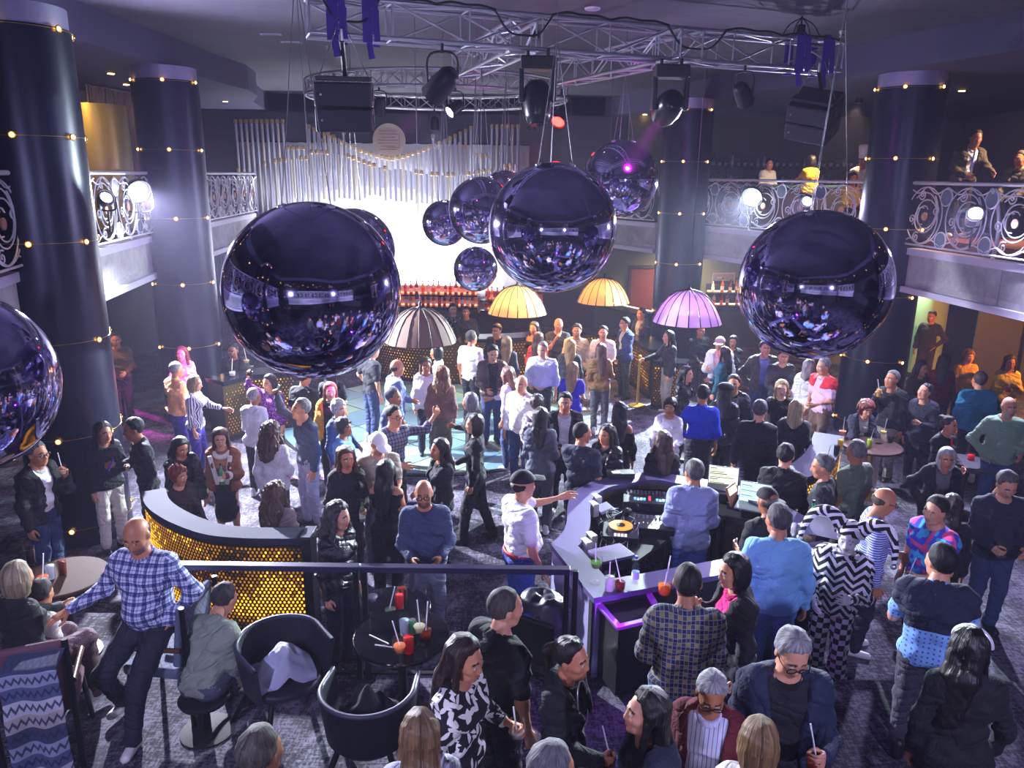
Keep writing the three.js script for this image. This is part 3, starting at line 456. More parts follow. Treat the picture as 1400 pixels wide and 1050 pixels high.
// ---------- back bar ----------
const bottleCols = [0xb02a12, 0xd86a1a, 0xe8d8c8, 0x7a1208, 0xd8a040, 0x8a1a3a, 0xc9c9c0], bottleNames = ['bright red', 'orange', 'cream', 'dark red', 'amber', 'wine coloured', 'clear grey'];
function shelfUnit(name, label, x0, x1, z, ys, d, back, group, blabel, n, turn = 0, glowC) {
  const w = x1 - x0, o = thing(name, label, 'shelf', [(x0 + x1) / 2, 0, z], turn); rbox(o, 'base_cabinet', M.blackSat, [0, 0.5, 0], [w, 1.0, d], 0.01); box(o, 'back_panel', back, [0, 1.0 + (ys[ys.length - 1] + 0.2 - 1.0) / 2, -d / 2 + 0.02], [w, ys[ys.length - 1] + 0.2 - 1.0, 0.04]);
  ys.forEach((y) => { rbox(o, 'shelf_board', M.counter, [0, y - 0.02, 0], [w, 0.04, d], 0.004); if (glowC) box(o, 'light_strip', glow(glowC, 6), [0, y + 0.01, -d / 2 + 0.06], [w * 0.98, 0.016, 0.02]); });
  if (glowC) { const l = new THREE.RectAreaLight(glowC, 5, w, 0.6); l.position.set((x0 + x1) / 2, 1.7, z + d / 2 + 0.1); l.lookAt((x0 + x1) / 2, 1.6, z - 3); }
  for (const y of ys) for (let i = 0; i < n; i++) { const u = (i + 0.5) / n - 0.5, lx = u * w * 0.96 + rr(-0.02, 0.02), lz = rr(-0.06, 0.08); const q = V(lx, y, lz).applyAxisAngle(V(0, 1, 0), turn).add(V((x0 + x1) / 2, 0, z)); const ci = Math.floor(rnd() * 7); bottle(q, bottleCols[ci], [0xf0e8d8, 0xe05030, 0xffffff][Math.floor(rnd() * 3)], bottleNames[ci] + ' ' + blabel, bottleNames[ci] + ' ' + group, rr(1.05, 1.35)); }
  return o;
}
const warmBack = mat(0xa05a48, 0.6);
shelfUnit('back_bar_shelf', 'tiered back bar shelf crowded with red lit bottles before the backdrop', -3.3, -0.95, -20.4, [1.1, 1.42], 0.42, mat(0xe8d8d0, 0.6), 'bottles on the back bar before the screen', 'spirit bottle on the red lit back bar before the backdrop', 15, 0, 0xff7a50);
shelfUnit('back_bar_shelf', 'slanting back bar shelf of red lit bottles below the small mirror ball', -0.85, 0.75, -20.0, [1.05, 1.32], 0.42, warmBack, 'bottles on the slanting back bar', 'spirit bottle on the slanting back bar below the small mirror balls', 10, -0.35, 0xff6a40);
shelfUnit('back_bar_shelf', 'low bottle shelf behind the lilac umbrella lamp', 5.3, 7.6, -20.9, [1.15, 1.5], 0.4, M.wallDark, 'bottles on the low shelf under the wall screen', 'spirit bottle on the low shelf under the wall screen', 10, 0, 0xffc080);
{ const l = (x, y, z, w, c, p, tx, ty, tz) => wash(x, y, z, w, 0.5, c, p, tx, ty, tz); l(-2.1, 2.4, -19.7, 2.2, 0xff8a60, 5, -2.1, 1.4, -20.4); l(0, 2.2, -19.4, 1.6, 0xff8a60, 5, 0, 1.2, -20.0); l(6.4, 2.2, -20.3, 2.0, 0xffd0a0, 2, 6.4, 1.3, -20.9); }
// upstairs kitchen bar
{
  const o = thing('kitchen_bar', 'dark upstairs bar counter behind the scrolled railing', 'counter', [7.4, 3.3, -19.2], -0.35); rbox(o, 'counter_body', M.blackSat, [0, 0.5, 0], [6, 1.0, 0.6], 0.02); rbox(o, 'counter_top', mat(0x2a4a4a, 0.3), [0, 1.03, 0], [6.1, 0.06, 0.7], 0.01);
  shelfUnitUp();
}
function shelfUnitUp() {
  const o = thing('glass_rack', 'long upstairs back shelf lined with bottles and glasses', 'shelf', [8.0, 3.3, -21.6], -0.3); for (const y of [1.0, 1.45]) rbox(o, 'shelf_board', M.blackSat, [0, y, 0], [6, 0.05, 0.35], 0.005); for (const x of [-3, 0, 3]) box(o, 'upright', M.blackSat, [x, 0.75, -0.1], [0.06, 1.5, 0.2]);
  for (const y of [1.03, 1.48]) for (let i = 0; i < 34; i++) { const q = V(-2.9 + i * 0.17, y, 0).applyAxisAngle(V(0, 1, 0), -0.3).add(V(8.0, 3.3, -21.6)); const ci = Math.floor(rnd() * 4), cn = ['silver grey', 'black', 'olive brown', 'dark green'][ci]; bottle(q, [0x9a9aa8, 0x2a2a30, 0x6a5a3a, 0x30483a][ci], 0xb0b0b8, cn + ' bottle on the long upstairs back shelf', cn + ' bottles on the upstairs back shelf', rr(0.9, 1.2)); }
}
// right rear: partition, door, wall screen, lit counter
{
  const w = struct('wall_right_rear', prism([[2.4, -21.95], [9.4, -21.95], [9.4, -21.75], [2.4, -21.75]], 0, 2.8), M.wallGreen); const w2 = struct('wall_right_rear', prism([[7.9, -19.2], [12.5, -18.0], [12.5, -17.8], [7.9, -19.0]], 0, 2.8), M.wallGreen);
  struct('wall_right_upper', prism([[3.2, -22.9], [12.5, -22.9], [12.5, -22.7], [3.2, -22.7]], 3.3, 6.2), M.wallGreen);
  const d = structGroup('door_1'); box(d, 'door_leaf', M.wood, [3.75, 1.0, -21.7], [0.85, 2.0, 0.06]); for (const s of [-1, 1]) box(d, 'door_jamb', mat(0x2a2420, 0.6), [3.75 + s * 0.47, 1.02, -21.69], [0.08, 2.08, 0.1]); box(d, 'door_head', mat(0x2a2420, 0.6), [3.75, 2.06, -21.69], [1.02, 0.08, 0.1]); part(d, 'door_handle', new THREE.SphereGeometry(0.035, 10, 8), M.steel, [4.05, 1.0, -21.63]);
  const s = atZ(990, 384, -21.6); const t = thing('wall_screen', 'small framed screen on the green rear wall', 'screen', [s.x, s.y, -21.72]); rbox(t, 'frame', mat(0x8a8a96, 0.4, 0.4), [0, 0, 0], [0.66, 0.44, 0.06], 0.01); box(t, 'picture', mat(0x6a7078, 0.3), [0, 0, 0.033], [0.58, 0.36, 0.008]); box(t, 'picture_band', mat(0x20242c, 0.3), [0, -0.06, 0.039], [0.58, 0.1, 0.004]); box(t, 'picture_mark', mat(0x9aa0a8, 0.4), [-0.12, 0.08, 0.039], [0.14, 0.03, 0.004]);
  const a = at(835, 414, 1.1), b = at(897, 427, 1.1); const o = thing('lit_counter', 'dark counter with a white lit edge behind the warm umbrella lamp', 'counter'); part(o, 'counter_body', strip([[a.x, a.z], [b.x, b.z]], 0.28, 0, 1.06, 0.3), M.blackSat); part(o, 'counter_top', strip([[a.x, a.z], [b.x, b.z]], 0.3, 1.06, 1.1, 0.3), M.counter); part(o, 'light_strip', strip([[a.x, a.z], [b.x, b.z]], 0.012, 1.03, 1.11, -0.01), glow(0xfff2dc, 5));
  const g = thing('round_pillar', 'pale green round pillar under the gallery behind the standing man', 'column', [9.75, 0, -17.9]); part(g, 'shaft', new THREE.CylinderGeometry(0.42, 0.42, 2.7, 32), mat(0x8aa088, 0.6), [0, 1.35, 0]); part(g, 'base_ring', new THREE.CylinderGeometry(0.46, 0.46, 0.12, 32), M.black, [0, 0.06, 0]);
  const q = thing('folding_screen', 'dark panel screen beside the pale green pillar', 'screen', [11.0, 0, -16.2], -0.5); for (const [x, r] of [[-0.5, 0.25], [0.45, -0.25]]) { const p = rbox(q, 'panel', mat(0x2a3040, 0.6), [x, 1.1, 0], [0.9, 2.2, 0.05], 0.01, [0, r, 0]); } 
}
// left side: gold pillar, bead curtains, arched chair
{
  const g = thing('gold_pillar', 'broad gold wall pillar on the upper gallery', 'column', [-8.15, 3.3, -15.6]); part(g, 'shaft', new THREE.CylinderGeometry(0.62, 0.62, 2.4, 36), mat(0x9a8a4a, 0.35, 0.6), [0, 1.2, 0]); part(g, 'base_ring', new THREE.CylinderGeometry(0.66, 0.66, 0.1, 36), M.goldPanel, [0, 0.05, 0]);
  function beads(a, b, y0, y1, m, label, step) { const o = thing('bead_curtain', label, 'curtain'); const L = Math.hypot(b[0] - a[0], b[1] - a[1]), n = Math.round(L / step), im = new THREE.InstancedMesh(new THREE.CylinderGeometry(0.011, 0.011, 1, 5), m, n * 2); const mm = new THREE.Matrix4(); for (let i = 0; i < n * 2; i++) { const t = (i / 2 + 0.3 * rnd()) / n, h = y1 - y0 - 0.15 * rnd(); mm.makeScale(1, h, 1); mm.setPosition(mix(a[0], b[0], t), y1 - h / 2, mix(a[1], b[1], t) + rr(-0.05, 0.05)); im.setMatrixAt(i, mm); } im.name = 'bead_strands'; im.userData.kind = 'stuff'; o.add(im); bar(o, 'curtain_rod', V(a[0], y1, a[1]), V(b[0], y1, b[1]), 0.02, M.black); }
  beads([-8.6, -16.4], [-8.3, -18.6], 3.35, 6.15, mat(0x8a8076, 0.3, 0.8), 'silver bead curtain beside the gold pillar upstairs', 0.05);
  beads([-7.1, -12.2], [-8.6, -14.6], 0.05, 2.7, mat(0x2a2620, 0.35, 0.7), 'dark bead curtain under the gallery between the columns', 0.06);
  beads([-7.6, -16.5], [-7.4, -20.5], 0.05, 2.7, mat(0x3a424c, 0.4, 0.5), 'grey strand curtain under the gallery by the seated man', 0.06);
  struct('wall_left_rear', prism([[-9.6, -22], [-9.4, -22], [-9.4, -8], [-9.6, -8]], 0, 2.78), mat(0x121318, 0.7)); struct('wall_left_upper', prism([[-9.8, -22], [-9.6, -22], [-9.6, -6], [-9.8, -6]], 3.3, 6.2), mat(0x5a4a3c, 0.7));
  const c = at(203, 490, 0.0); const k = thing('peacock_chair', 'fan backed chair in the dark under the gallery', 'chair', [-7.5, 0, -13.7], 0.6); rbox(k, 'seat', mat(0x4a1018, 0.8), [0, 0.45, 0], [0.5, 0.1, 0.5], 0.03); for (let i = 0; i < 9; i++) { const a = (i - 4) * 0.2; bar(k, 'fan_rib', V(0.04 * (i - 4), 0.5, -0.22), V(Math.sin(a) * 0.5, 0.75 + Math.cos(a) * 0.55, -0.32), 0.018, M.gold, 6); } part(k, 'fan_rim', tubeG([-5, -3, -1, 1, 3, 5].map((q) => V(Math.sin(q * 0.16) * 0.52, 0.76 + Math.cos(q * 0.16) * 0.56, -0.32)), 0.02, 20, 6), M.gold); for (const [x, z] of [[-0.2, -0.2], [0.2, -0.2], [-0.2, 0.2], [0.2, 0.2]]) bar(k, 'leg', V(x, 0, z), V(x, 0.42, z), 0.02, M.legDark);
}
// ceiling downlights: pin lights and round diffusers
{
  const dg = new THREE.CylinderGeometry(0.05, 0.06, 0.03, 12), rg = new THREE.TorusGeometry(0.06, 0.012, 6, 16); rg.rotateX(Math.PI / 2);
  const spots = [[-7.4, -11.5], [-7.3, -14.8], [-7.9, -16.6], [-8.1, -18.2], [-7.2, -20.2], [-7.0, -9.2], [-6.9, -17.2], [7.4, -15.2], [8.6, -15.8], [9.6, -13.6], [8.2, -12.2], [9.0, -18], [6.8, -17.5], [5.4, -19.6], [4.6, -21.2], [3.6, -22.6], [10.4, -16.6], [11, -12], [8.4, -9.6], [-6.9, -5.2], [-7.2, -2], [-3, 2.6], [-1.2, 3.2], [0.8, 2.6], [2.6, 3.4], [4.4, 2.4], [6.6, 1.4], [7.6, -1.2], [-5.4, 1.6], [8.6, -4], [0, 4.8], [-2.2, 4.6], [2.2, 4.8], [-4, 4.4], [4, 4.6], [6, 4.2]];
  for (const [x, z] of spots) { const o = thing('ceiling_downlight', 'tiny warm downlight in the gallery ceiling', 'light', [x, 6.2, z], 0, 'warm downlights over the gallery'); part(o, 'lens', dg, M.pin, [0, -0.015, 0]); part(o, 'trim_ring', rg, M.pinRim, [0, -0.01, 0]); }
  for (const [x, z, k] of [[5.1, -17.2, 0], [6.9, -16.0, 1]]) { const o = thing('ceiling_diffuser', k ? 'flat oval air diffuser over the kitchen railing' : 'flat round air diffuser beside the tilted speaker', 'vent', [x + 1.2, 6.19, z]); part(o, 'plate', new THREE.CylinderGeometry(0.35, 0.33, 0.02, 28), M.white); part(o, 'core', new THREE.CylinderGeometry(0.16, 0.14, 0.035, 20), M.trim, [0, -0.01, 0]); }
  const p = at(810, 11, 6.7); const o = thing('ceiling_speaker', 'flush round ceiling speaker above the long truss', 'ceiling speaker', [p.x, 6.69, p.z]); part(o, 'rim', new THREE.CylinderGeometry(0.11, 0.1, 0.02, 24), M.white); part(o, 'grille', new THREE.CylinderGeometry(0.09, 0.09, 0.024, 24), M.trim, [0, -0.004, 0]);
  for (const [px, py] of [[370, 46], [398, 57]]) { const q = at(px, py, 6.7); const v = thing('ceiling_vent', px < 380 ? 'thin ceiling slot vent nearer the column side' : 'thin ceiling slot vent nearer the square speaker', 'vent', [q.x, 6.69, q.z]); rbox(v, 'frame', M.trim, [0, 0, 0], [0.34, 0.02, 0.12], 0.004); box(v, 'slot', M.black, [0, -0.008, 0], [0.28, 0.012, 0.04]); }
  const qs = at(1151, 42, 6.7), sp = thing('sprinkler', 'small sprinkler head on the ceiling beyond the truss end', 'sprinkler', [qs.x, 6.66, qs.z]); part(sp, 'head', lathe([[0, 0.04], [0.04, 0.04], [0.03, 0.0], [0.012, -0.02], [0.03, -0.04], [0, -0.04]], 12), M.white); part(sp, 'deflector', new THREE.CylinderGeometry(0.035, 0.035, 0.006, 12), M.steel, [0, -0.05, 0]);
}
// ---------- platform rail ----------
const PF = 0.35;
{
  const o = thing('platform_rail', 'black metal rail with flat lavender top along the platform', 'railing'); const z = -5.64, x0 = at(240, 776, 1.4).x, x1 = at(780, 778, 1.4).x, xm = at(490, 781, 1.4).x, topM = mat(0x2c2a48, 0.35, 0.3);
  rbox(o, 'top_rail', topM, [(x0 + xm) / 2, 1.4, z], [xm - x0 - 0.006, 0.05, 0.075], 0.006); rbox(o, 'top_rail', topM, [(x1 + xm) / 2, 1.4, z], [x1 - xm - 0.006, 0.05, 0.075], 0.006);
  for (const x of [xm - 0.035, xm + 0.035, x1 - 0.03, x1 + 0.04]) { rbox(o, 'post', M.legDark, [x, 0.875, z], [0.045, 1.05, 0.05], 0.006); rbox(o, 'foot_plate', M.legDark, [x, PF + 0.008, z], [0.1, 0.016, 0.1], 0.004); } rbox(o, 'post', M.legDark, [x0 + 0.04, 0.875, z], [0.045, 1.05, 0.05], 0.006);
}
// ---------- tables ----------
function roundTable(p, floor, r, label, topM, legM) {
  const o = thing('round_table', label, 'table', [p.x, floor, p.z]); const h = p.y - floor; part(o, 'table_top', lathe([[0, h], [r - 0.01, h], [r, h - 0.012], [r - 0.005, h - 0.035], [0, h - 0.035]], 48), topM);
  bar(o, 'pedestal', V(0, 0.03, 0), V(0, h - 0.03, 0), 0.035, legM, 14); part(o, 'base', lathe([[0, 0], [r * 0.62, 0], [r * 0.62, 0.015], [0.06, 0.04], [0, 0.04]], 32), legM); return o;
}
const TBL = { left: at(86, 787, 1.12), black: at(549, 868, 1.1), blackFar: at(537, 828, 0.9), right: at(1192, 608, 0.78), far: at(1322, 632, 0.78) };
roundTable(TBL.left, PF, 0.36, 'round brown table by the leaning man in plaid', mat(0x4a342a, 0.7, 0, { specularIntensity: 0.2 }), M.legDark); roundTable(TBL.black, PF, 0.37, 'glossy black round table with red and orange drinks', mat(0x07070c, 0.12), M.legDark);
roundTable(TBL.blackFar, 0, 0.33, 'black round table just past the platform rail', mat(0x0a0a12, 0.15), M.legDark); roundTable(TBL.right, 0, 0.42, 'round brown table of the red curly haired woman', mat(0x4a3430, 0.6, 0, { specularIntensity: 0.3 }), M.gold); roundTable(TBL.far, 0, 0.36, 'round grey table in front of the red tie waitress', mat(0x4a4650, 0.4), M.legDark);
// ---------- chairs ----------
function tubChair(p, turn, label, shellC) {
  const o = thing('tub_armchair', label, 'armchair', [p.x, PF, p.z], turn); const sm = mat(shellC, 0.55), path = []; for (let i = 0; i <= 24; i++) { const a = Math.PI * (0.97 + 1.06 * i / 24); path.push([0.31 * Math.cos(a), 0.29 * Math.sin(a) * 1.05]); } path.unshift([-0.30, 0.22]); path.push([0.30, 0.22]);
  const g = strip(path, 0.018, 0.40, 0.74); const q = g.attributes.position; for (let i = 0; i < q.count; i++) { const y = q.getY(i), z = q.getZ(i); const t = (y - 0.4) / 0.34; const s = 0.9 + 0.13 * t; q.setXYZ(i, q.getX(i) * s, y > 0.6 ? y - 0.10 * Math.max(0, z + 0.1) : y, z * s); } g.computeVertexNormals(); part(o, 'shell', g, sm);
  const rim = path.map(([x, z]) => V(x * 1.03, 0.745 - 0.10 * Math.max(0, z + 0.1), z * 1.03)); part(o, 'shell_rim', tubeG(rim, 0.02, 60, 6), mat(0x3a3c50, 0.5));
  part(o, 'seat_pan', lathe([[0, 0.36], [0.26, 0.36], [0.29, 0.40], [0.28, 0.46], [0, 0.475]], 32), sm); for (const [x, z] of [[-1, -1], [1, -1], [-1, 1], [1, 1]]) bar(o, 'leg', V(x * 0.16, 0.4, z * 0.15), V(x * 0.31, 0.0, z * 0.29), 0.022, M.legDark, 8); for (const s of [-1, 1]) bar(o, 'leg_rail', V(s * 0.17, 0.36, -0.16), V(s * 0.17, 0.36, 0.16), 0.02, M.legDark, 8); return o;
}
const CH1 = at(392, 988, PF), CH2 = at(508, 1062, PF); tubChair(CH1, 0.75, 'dark tub armchair holding a folded grey hoodie', 0x20222e); tubChair(CH2, Math.PI - 0.06, 'dark tub armchair with a black jacket on seat', 0x10121c);
function highChair(p, turn, label, backM) {
  const o = thing('dining_chair', label, 'chair', [p.x, PF, p.z], turn); rbox(o, 'seat', backM, [0, 0.45, 0.02], [0.48, 0.09, 0.46], 0.03); const b = new RoundedBoxGeometry(0.46, 0.52, 0.06, 4, 0.028); const q = b.attributes.position; for (let i = 0; i < q.count; i++) q.setZ(i, q.getZ(i) + 0.5 * q.getX(i) ** 2); b.computeVertexNormals(); part(o, 'backrest', b, backM, [0, 0.76, -0.25], [-0.15, 0, 0]);
  for (const s of [-1, 1]) { bar(o, 'leg', V(s * 0.22, 0.42, 0.2), V(s * 0.24, 0, 0.26), 0.02, M.legDark); bar(o, 'rear_post', V(s * 0.24, 1.04, -0.3), V(s * 0.24, 0, -0.3), 0.022, M.legDark); bar(o, 'armrest', V(s * 0.25, 0.68, -0.26), V(s * 0.25, 0.66, 0.18), 0.02, M.brown); } bar(o, 'stretcher', V(-0.24, 0.2, -0.28), V(0.24, 0.2, -0.28), 0.012, M.legDark); return o;
}
const quilt = mat(0xffffff, 0.85, 0, { map: dtex(128, 128, (u, v) => { const a = Math.abs(((u + v) * 6) % 1 - 0.5), b = Math.abs(((u - v + 2) * 6) % 1 - 0.5); return a < 0.05 || b < 0.05 ? [0.27, 0.29, 0.36] : [0.40, 0.43, 0.52]; }) });
highChair(at(240, 962, PF), -1.7, 'quilted grey chair behind the leaning man in plaid', quilt); highChair(at(72, 1020, PF), -2.75, 'chair with mauve seat under the blond woman in black', mat(0x6a4450, 0.8));
// folded cloths
function cloth(name, label, cat, p, w, d, h, seedN, m, turn = 0, sag = 0.1) {
  const g = new THREE.PlaneGeometry(w, d, 26, 26); g.rotateX(-Math.PI / 2); const q = g.attributes.position; for (let i = 0; i < q.count; i++) { const x = q.getX(i), z = q.getZ(i), r = Math.hypot(x / w, z / d) * 2; const n = vnoise(x * 9 + 20, z * 9 + 20, 999, seedN), n2 = vnoise(x * 22 + 20, z * 22 + 20, 999, seedN + 1); q.setXYZ(i, x * (1 - 0.12 * n), Math.max(0.004, h * Math.max(0, 1 - r * r * 0.8) * (0.4 + 0.9 * n) + 0.03 * n2) - sag * Math.max(0, r - 0.9), z * (1 - 0.12 * n2)); } g.computeVertexNormals();
  const b = g.clone(); const qb = b.attributes.position; for (let i = 0; i < qb.count; i++) qb.setY(i, qb.getY(i) - 0.015); const ix = b.index.array; for (let i = 0; i < ix.length; i += 3) { const t = ix[i]; ix[i] = ix[i + 1]; ix[i + 1] = t; } b.computeVertexNormals(); const o = solo(name, mergeGeometries([g, b]), m, label, cat); o.position.copy(p); o.rotation.y = turn; return o;
}
cloth('hoodie', 'folded pale grey hoodie lying in tub armchair', 'hoodie', V(CH1.x + 0.02, PF + 0.48, CH1.z + 0.02), 0.44, 0.4, 0.2, 11, mat(0xb8bcd6, 0.9), 0.5, 0.02); cloth('jacket', 'black jacket crumpled on tub armchair seat', 'jacket', V(CH2.x, PF + 0.48, CH2.z), 0.42, 0.38, 0.2, 21, mat(0x14151e, 0.9), 0.2, 0.02);
{
  const tex = dtex(128, 256, (u, v) => { const b = Math.floor(v * 9), f = (v * 9) % 1; const base = [[0.72, 0.72, 0.78], [0.30, 0.34, 0.48], [0.55, 0.58, 0.68], [0.22, 0.24, 0.36], [0.66, 0.62, 0.62]][b % 5]; const zig = Math.abs(((u * 8) % 1) - 0.5) * 0.8 + 0.3; return Math.abs(f - zig) < 0.13 ? mixc(base, [0.15, 0.18, 0.3], 0.8) : base; });
  const g = new THREE.PlaneGeometry(0.34, 0.95, 24, 40); const q = g.attributes.position; for (let i = 0; i < q.count; i++) { const x = q.getX(i), y = q.getY(i); q.setZ(i, 0.035 * Math.sin(x * 28 + y * 2) * (0.6 - y) + 0.03 * vnoise(x * 8 + 9, y * 5 + 9, 99, 4) + (y > 0.38 ? -(y - 0.38) * 2.2 : 0)); if (y > 0.38) q.setY(i, 0.38 + (y - 0.38) * 0.2); } g.computeVertexNormals();
  const b = g.clone(); b.translate(0, 0, -0.012); const ix = b.index.array; for (let i = 0; i < ix.length; i += 3) { const t = ix[i]; ix[i] = ix[i + 1]; ix[i + 1] = t; } b.computeVertexNormals(); const o = solo('blanket', mergeGeometries([g, b]), mat(0xffffff, 0.95, 0, { map: tex }), 'blue and white banded woven blanket draped over the mauve chair', 'blanket'); const p = at(38, 922, 1.3); o.position.set(p.x, p.y - 0.36, p.z); o.rotation.y = 0.25;
}
// coat hanging on a chair beyond the rail
{ const p = at(742, 852, 0.8); const c = thing('coat_chair', 'chair draped with a shiny dark coat behind the rail', 'chair', [p.x, 0, p.z], 2.6); rbox(c, 'seat', M.legDark, [0, 0.46, 0], [0.44, 0.06, 0.42], 0.02); rbox(c, 'backrest', M.legDark, [0, 0.75, -0.2], [0.42, 0.4, 0.05], 0.02); for (const [x, z] of [[-0.19, -0.18], [0.19, -0.18], [-0.19, 0.18], [0.19, 0.18]]) bar(c, 'leg', V(x, 0, z), V(x, 0.45, z), 0.018, M.legDark); const s = cloth('coat', 'shiny dark coat draped over the chair behind the rail', 'coat', V(p.x, 0.99, p.z), 0.52, 0.34, 0.1, 31, mat(0x1c1e30, 0.4), 2.6, 0.35); }
// ---------- DJ booth ----------
const BT = 1.12;
const outer = smooth([[1120, 716], [1070, 690], [1010, 664], [934, 651], [903, 646], [873, 646], [844, 651], [816, 656], [794, 666], [781, 677], [776, 691], [775, 711], [770, 726], [753, 744]].map(([x, y]) => xz(at(x, y, BT))), 48);
const frontL = [outer[outer.length - 1], xz(at(785, 784, BT)), xz(at(812, 818, BT))], frontEdge = [xz(at(812, 818, BT)), xz(at(925, 797, BT)), xz(at(1010, 781, BT)), xz(at(1150, 754, BT))];
{
  const o = thing('dj_booth', 'curved booth counter with lavender top round the DJ', 'counter'); const w = 0.24;
  part(o, 'rear_wall', strip(outer, 0.03, 0, BT - 0.05, -0.05), mat(0x6a5548, 0.6)); part(o, 'rear_top', strip([...outer, ...resample(frontL, 0.2).slice(1)], w / 2, BT - 0.05, BT, -w / 2), M.counterLav);
  const fl = resample(frontL, 0.2); part(o, 'side_wall', strip(fl, 0.025, 0, BT - 0.05, -0.04), mat(0x9a96c0, 0.5));
  const fe = resample(frontEdge, 0.2); part(o, 'front_wall', strip(fe, 0.03, PF * 0, BT - 0.05, -0.06), M.blackSat); part(o, 'front_top', strip(fe, w / 2, BT - 0.05, BT + 0.001, -w / 2), M.counterLav);
}
const DK = 0.98;
{
  const p = (x, y, h = DK) => at(x, y, h);
  const o = thing('dj_desk', 'black desk inside the booth holding the DJ gear', 'desk'); const q = [p(812, 705), p(858, 668), p(1000, 676), p(1056, 702), p(1040, 722), p(985, 704), p(918, 706), p(912, 738), p(872, 766), p(838, 768)]; const pts = q.map(xz); part(o, 'desk_top', prism(pts, DK - 0.04, DK), M.blackSat); const c = V(0, 0, 0); q.forEach((k) => c.add(k)); c.divideScalar(q.length); for (const k of q) { const b = k.clone().lerp(c, 0.12); bar(o, 'leg', V(b.x, 0, b.z), V(b.x, DK - 0.03, b.z), 0.025, M.legDark); }
  const knobG = new THREE.CylinderGeometry(0.009, 0.011, 0.016, 8), padG = new RoundedBoxGeometry(0.026, 0.008, 0.026, 1, 0.003), faderG = new THREE.BoxGeometry(0.008, 0.012, 0.016);
  const padM = [glow(0x7fd8ff, 1.5), glow(0x5aa8ff, 1.3), glow(0xe8f4ff, 1.5), glow(0xff4060, 1.2)], knM = mat(0x4a4a56, 0.4);
  function gear(name, label, px, py, w, d, h, turn, fn) { const c = p(px, py); const g = thing(name, label, 'DJ gear', [c.x, DK, c.z], turn); rbox(g, 'case', mat(0x121218, 0.45), [0, h / 2, 0], [w, h, d], 0.008); fn(g, h); return g; }
  gear('dj_mixer', 'black mixer with rows of knobs and lit pads', 890, 690, 0.62, 0.36, 0.09, -0.15, (g, h) => { for (let i = 0; i < 14; i++) for (let j = 0; j < 3; j++) part(g, 'knob', knobG, knM, [-0.27 + i * 0.041, h + 0.006, -0.14 + j * 0.036]); for (let b = 0; b < 2; b++) for (let i = 0; i < 4; i++) for (let j = 0; j < 2; j++) part(g, 'lit_pad', padG, padM[(i + j) % 3], [-0.18 + b * 0.24 + i * 0.034, h + 0.004, 0.06 + j * 0.036]); for (let i = 0; i < 4; i++) part(g, 'lit_button', padG, padM[3], [-0.02, h + 0.004, 0.0 + i * 0.03]); });
  gear('dj_controller', 'long black controller with faders in front of the DJ', 894, 722, 0.4, 0.34, 0.07, -0.15, (g, h) => { for (let i = 0; i < 10; i++) { for (let j = 0; j < 2; j++) part(g, 'knob', knobG, knM, [-0.2 + i * 0.044, h + 0.006, -0.12 + j * 0.05]); part(g, 'fader', faderG, M.white, [-0.2 + i * 0.044, h + 0.005, 0.02 + 0.08 * rnd()]); } });
  gear('turntable_deck', 'deck with an orange lit jog wheel and pale pads', 848, 733, 0.36, 0.34, 0.07, -0.15, (g, h) => { const r = part(g, 'jog_wheel', new THREE.CylinderGeometry(0.125, 0.13, 0.03, 40), mat(0x3a3a44, 0.3, 0.5), [0, h + 0.014, -0.04]); part(g, 'jog_light', new THREE.CylinderGeometry(0.12, 0.12, 0.006, 40), glow(0xff8a20, 1.6), [0, h + 0.031, -0.04]); part(g, 'jog_hub', new THREE.CylinderGeometry(0.045, 0.045, 0.01, 24), M.black, [0, h + 0.036, -0.04]); for (let i = 0; i < 4; i++) for (let j = 0; j < 2; j++) part(g, 'lit_pad', padG, glow([0xffd0d8, 0xd8e8ff][j], 1.3), [-0.05 + i * 0.034, h + 0.004, 0.11 + j * 0.032]); });
  { const c = p(1012, 690); const g = thing('paper_sheet', 'white sheet of paper lying on the desk', 'paper', [c.x, DK + 0.002, c.z], 0.4); box(g, 'sheet', M.white, [0, 0.001, 0], [0.21, 0.002, 0.29]); for (let i = 0; i < 6; i++) box(g, 'printed_line', mat(0x8a8a90, 0.8), [-0.01, 0.0025, -0.1 + i * 0.035], [0.15, 0.001, 0.006]); }
  { const c = p(862, 700); const g = thing('headphones', 'black headphones lying among the booth cables', 'headphones', [c.x, DK + 0.02, c.z], 0.8); const t = new THREE.TorusGeometry(0.085, 0.012, 8, 24, Math.PI); t.rotateX(-Math.PI / 2); part(g, 'band', t, M.black); for (const s of [-1, 1]) { const e = new THREE.CylinderGeometry(0.042, 0.042, 0.04, 20); e.rotateZ(Math.PI / 2); part(g, 'ear_cup', e, mat(0x1c1c22, 0.5), [s * 0.085, 0.02, 0.02]); } }
  gear('effects_unit', 'small black effects box with green lights', 930, 688, 0.2, 0.16, 0.06, -0.1, (g, h) => { for (let i = 0; i < 5; i++) { part(g, 'knob', knobG, knM, [-0.07 + i * 0.035, h + 0.006, -0.03]); part(g, 'green_light', new THREE.SphereGeometry(0.006, 8, 6), glow(0x40ff70, 4), [-0.07 + i * 0.035, h + 0.003, 0.03]); } });
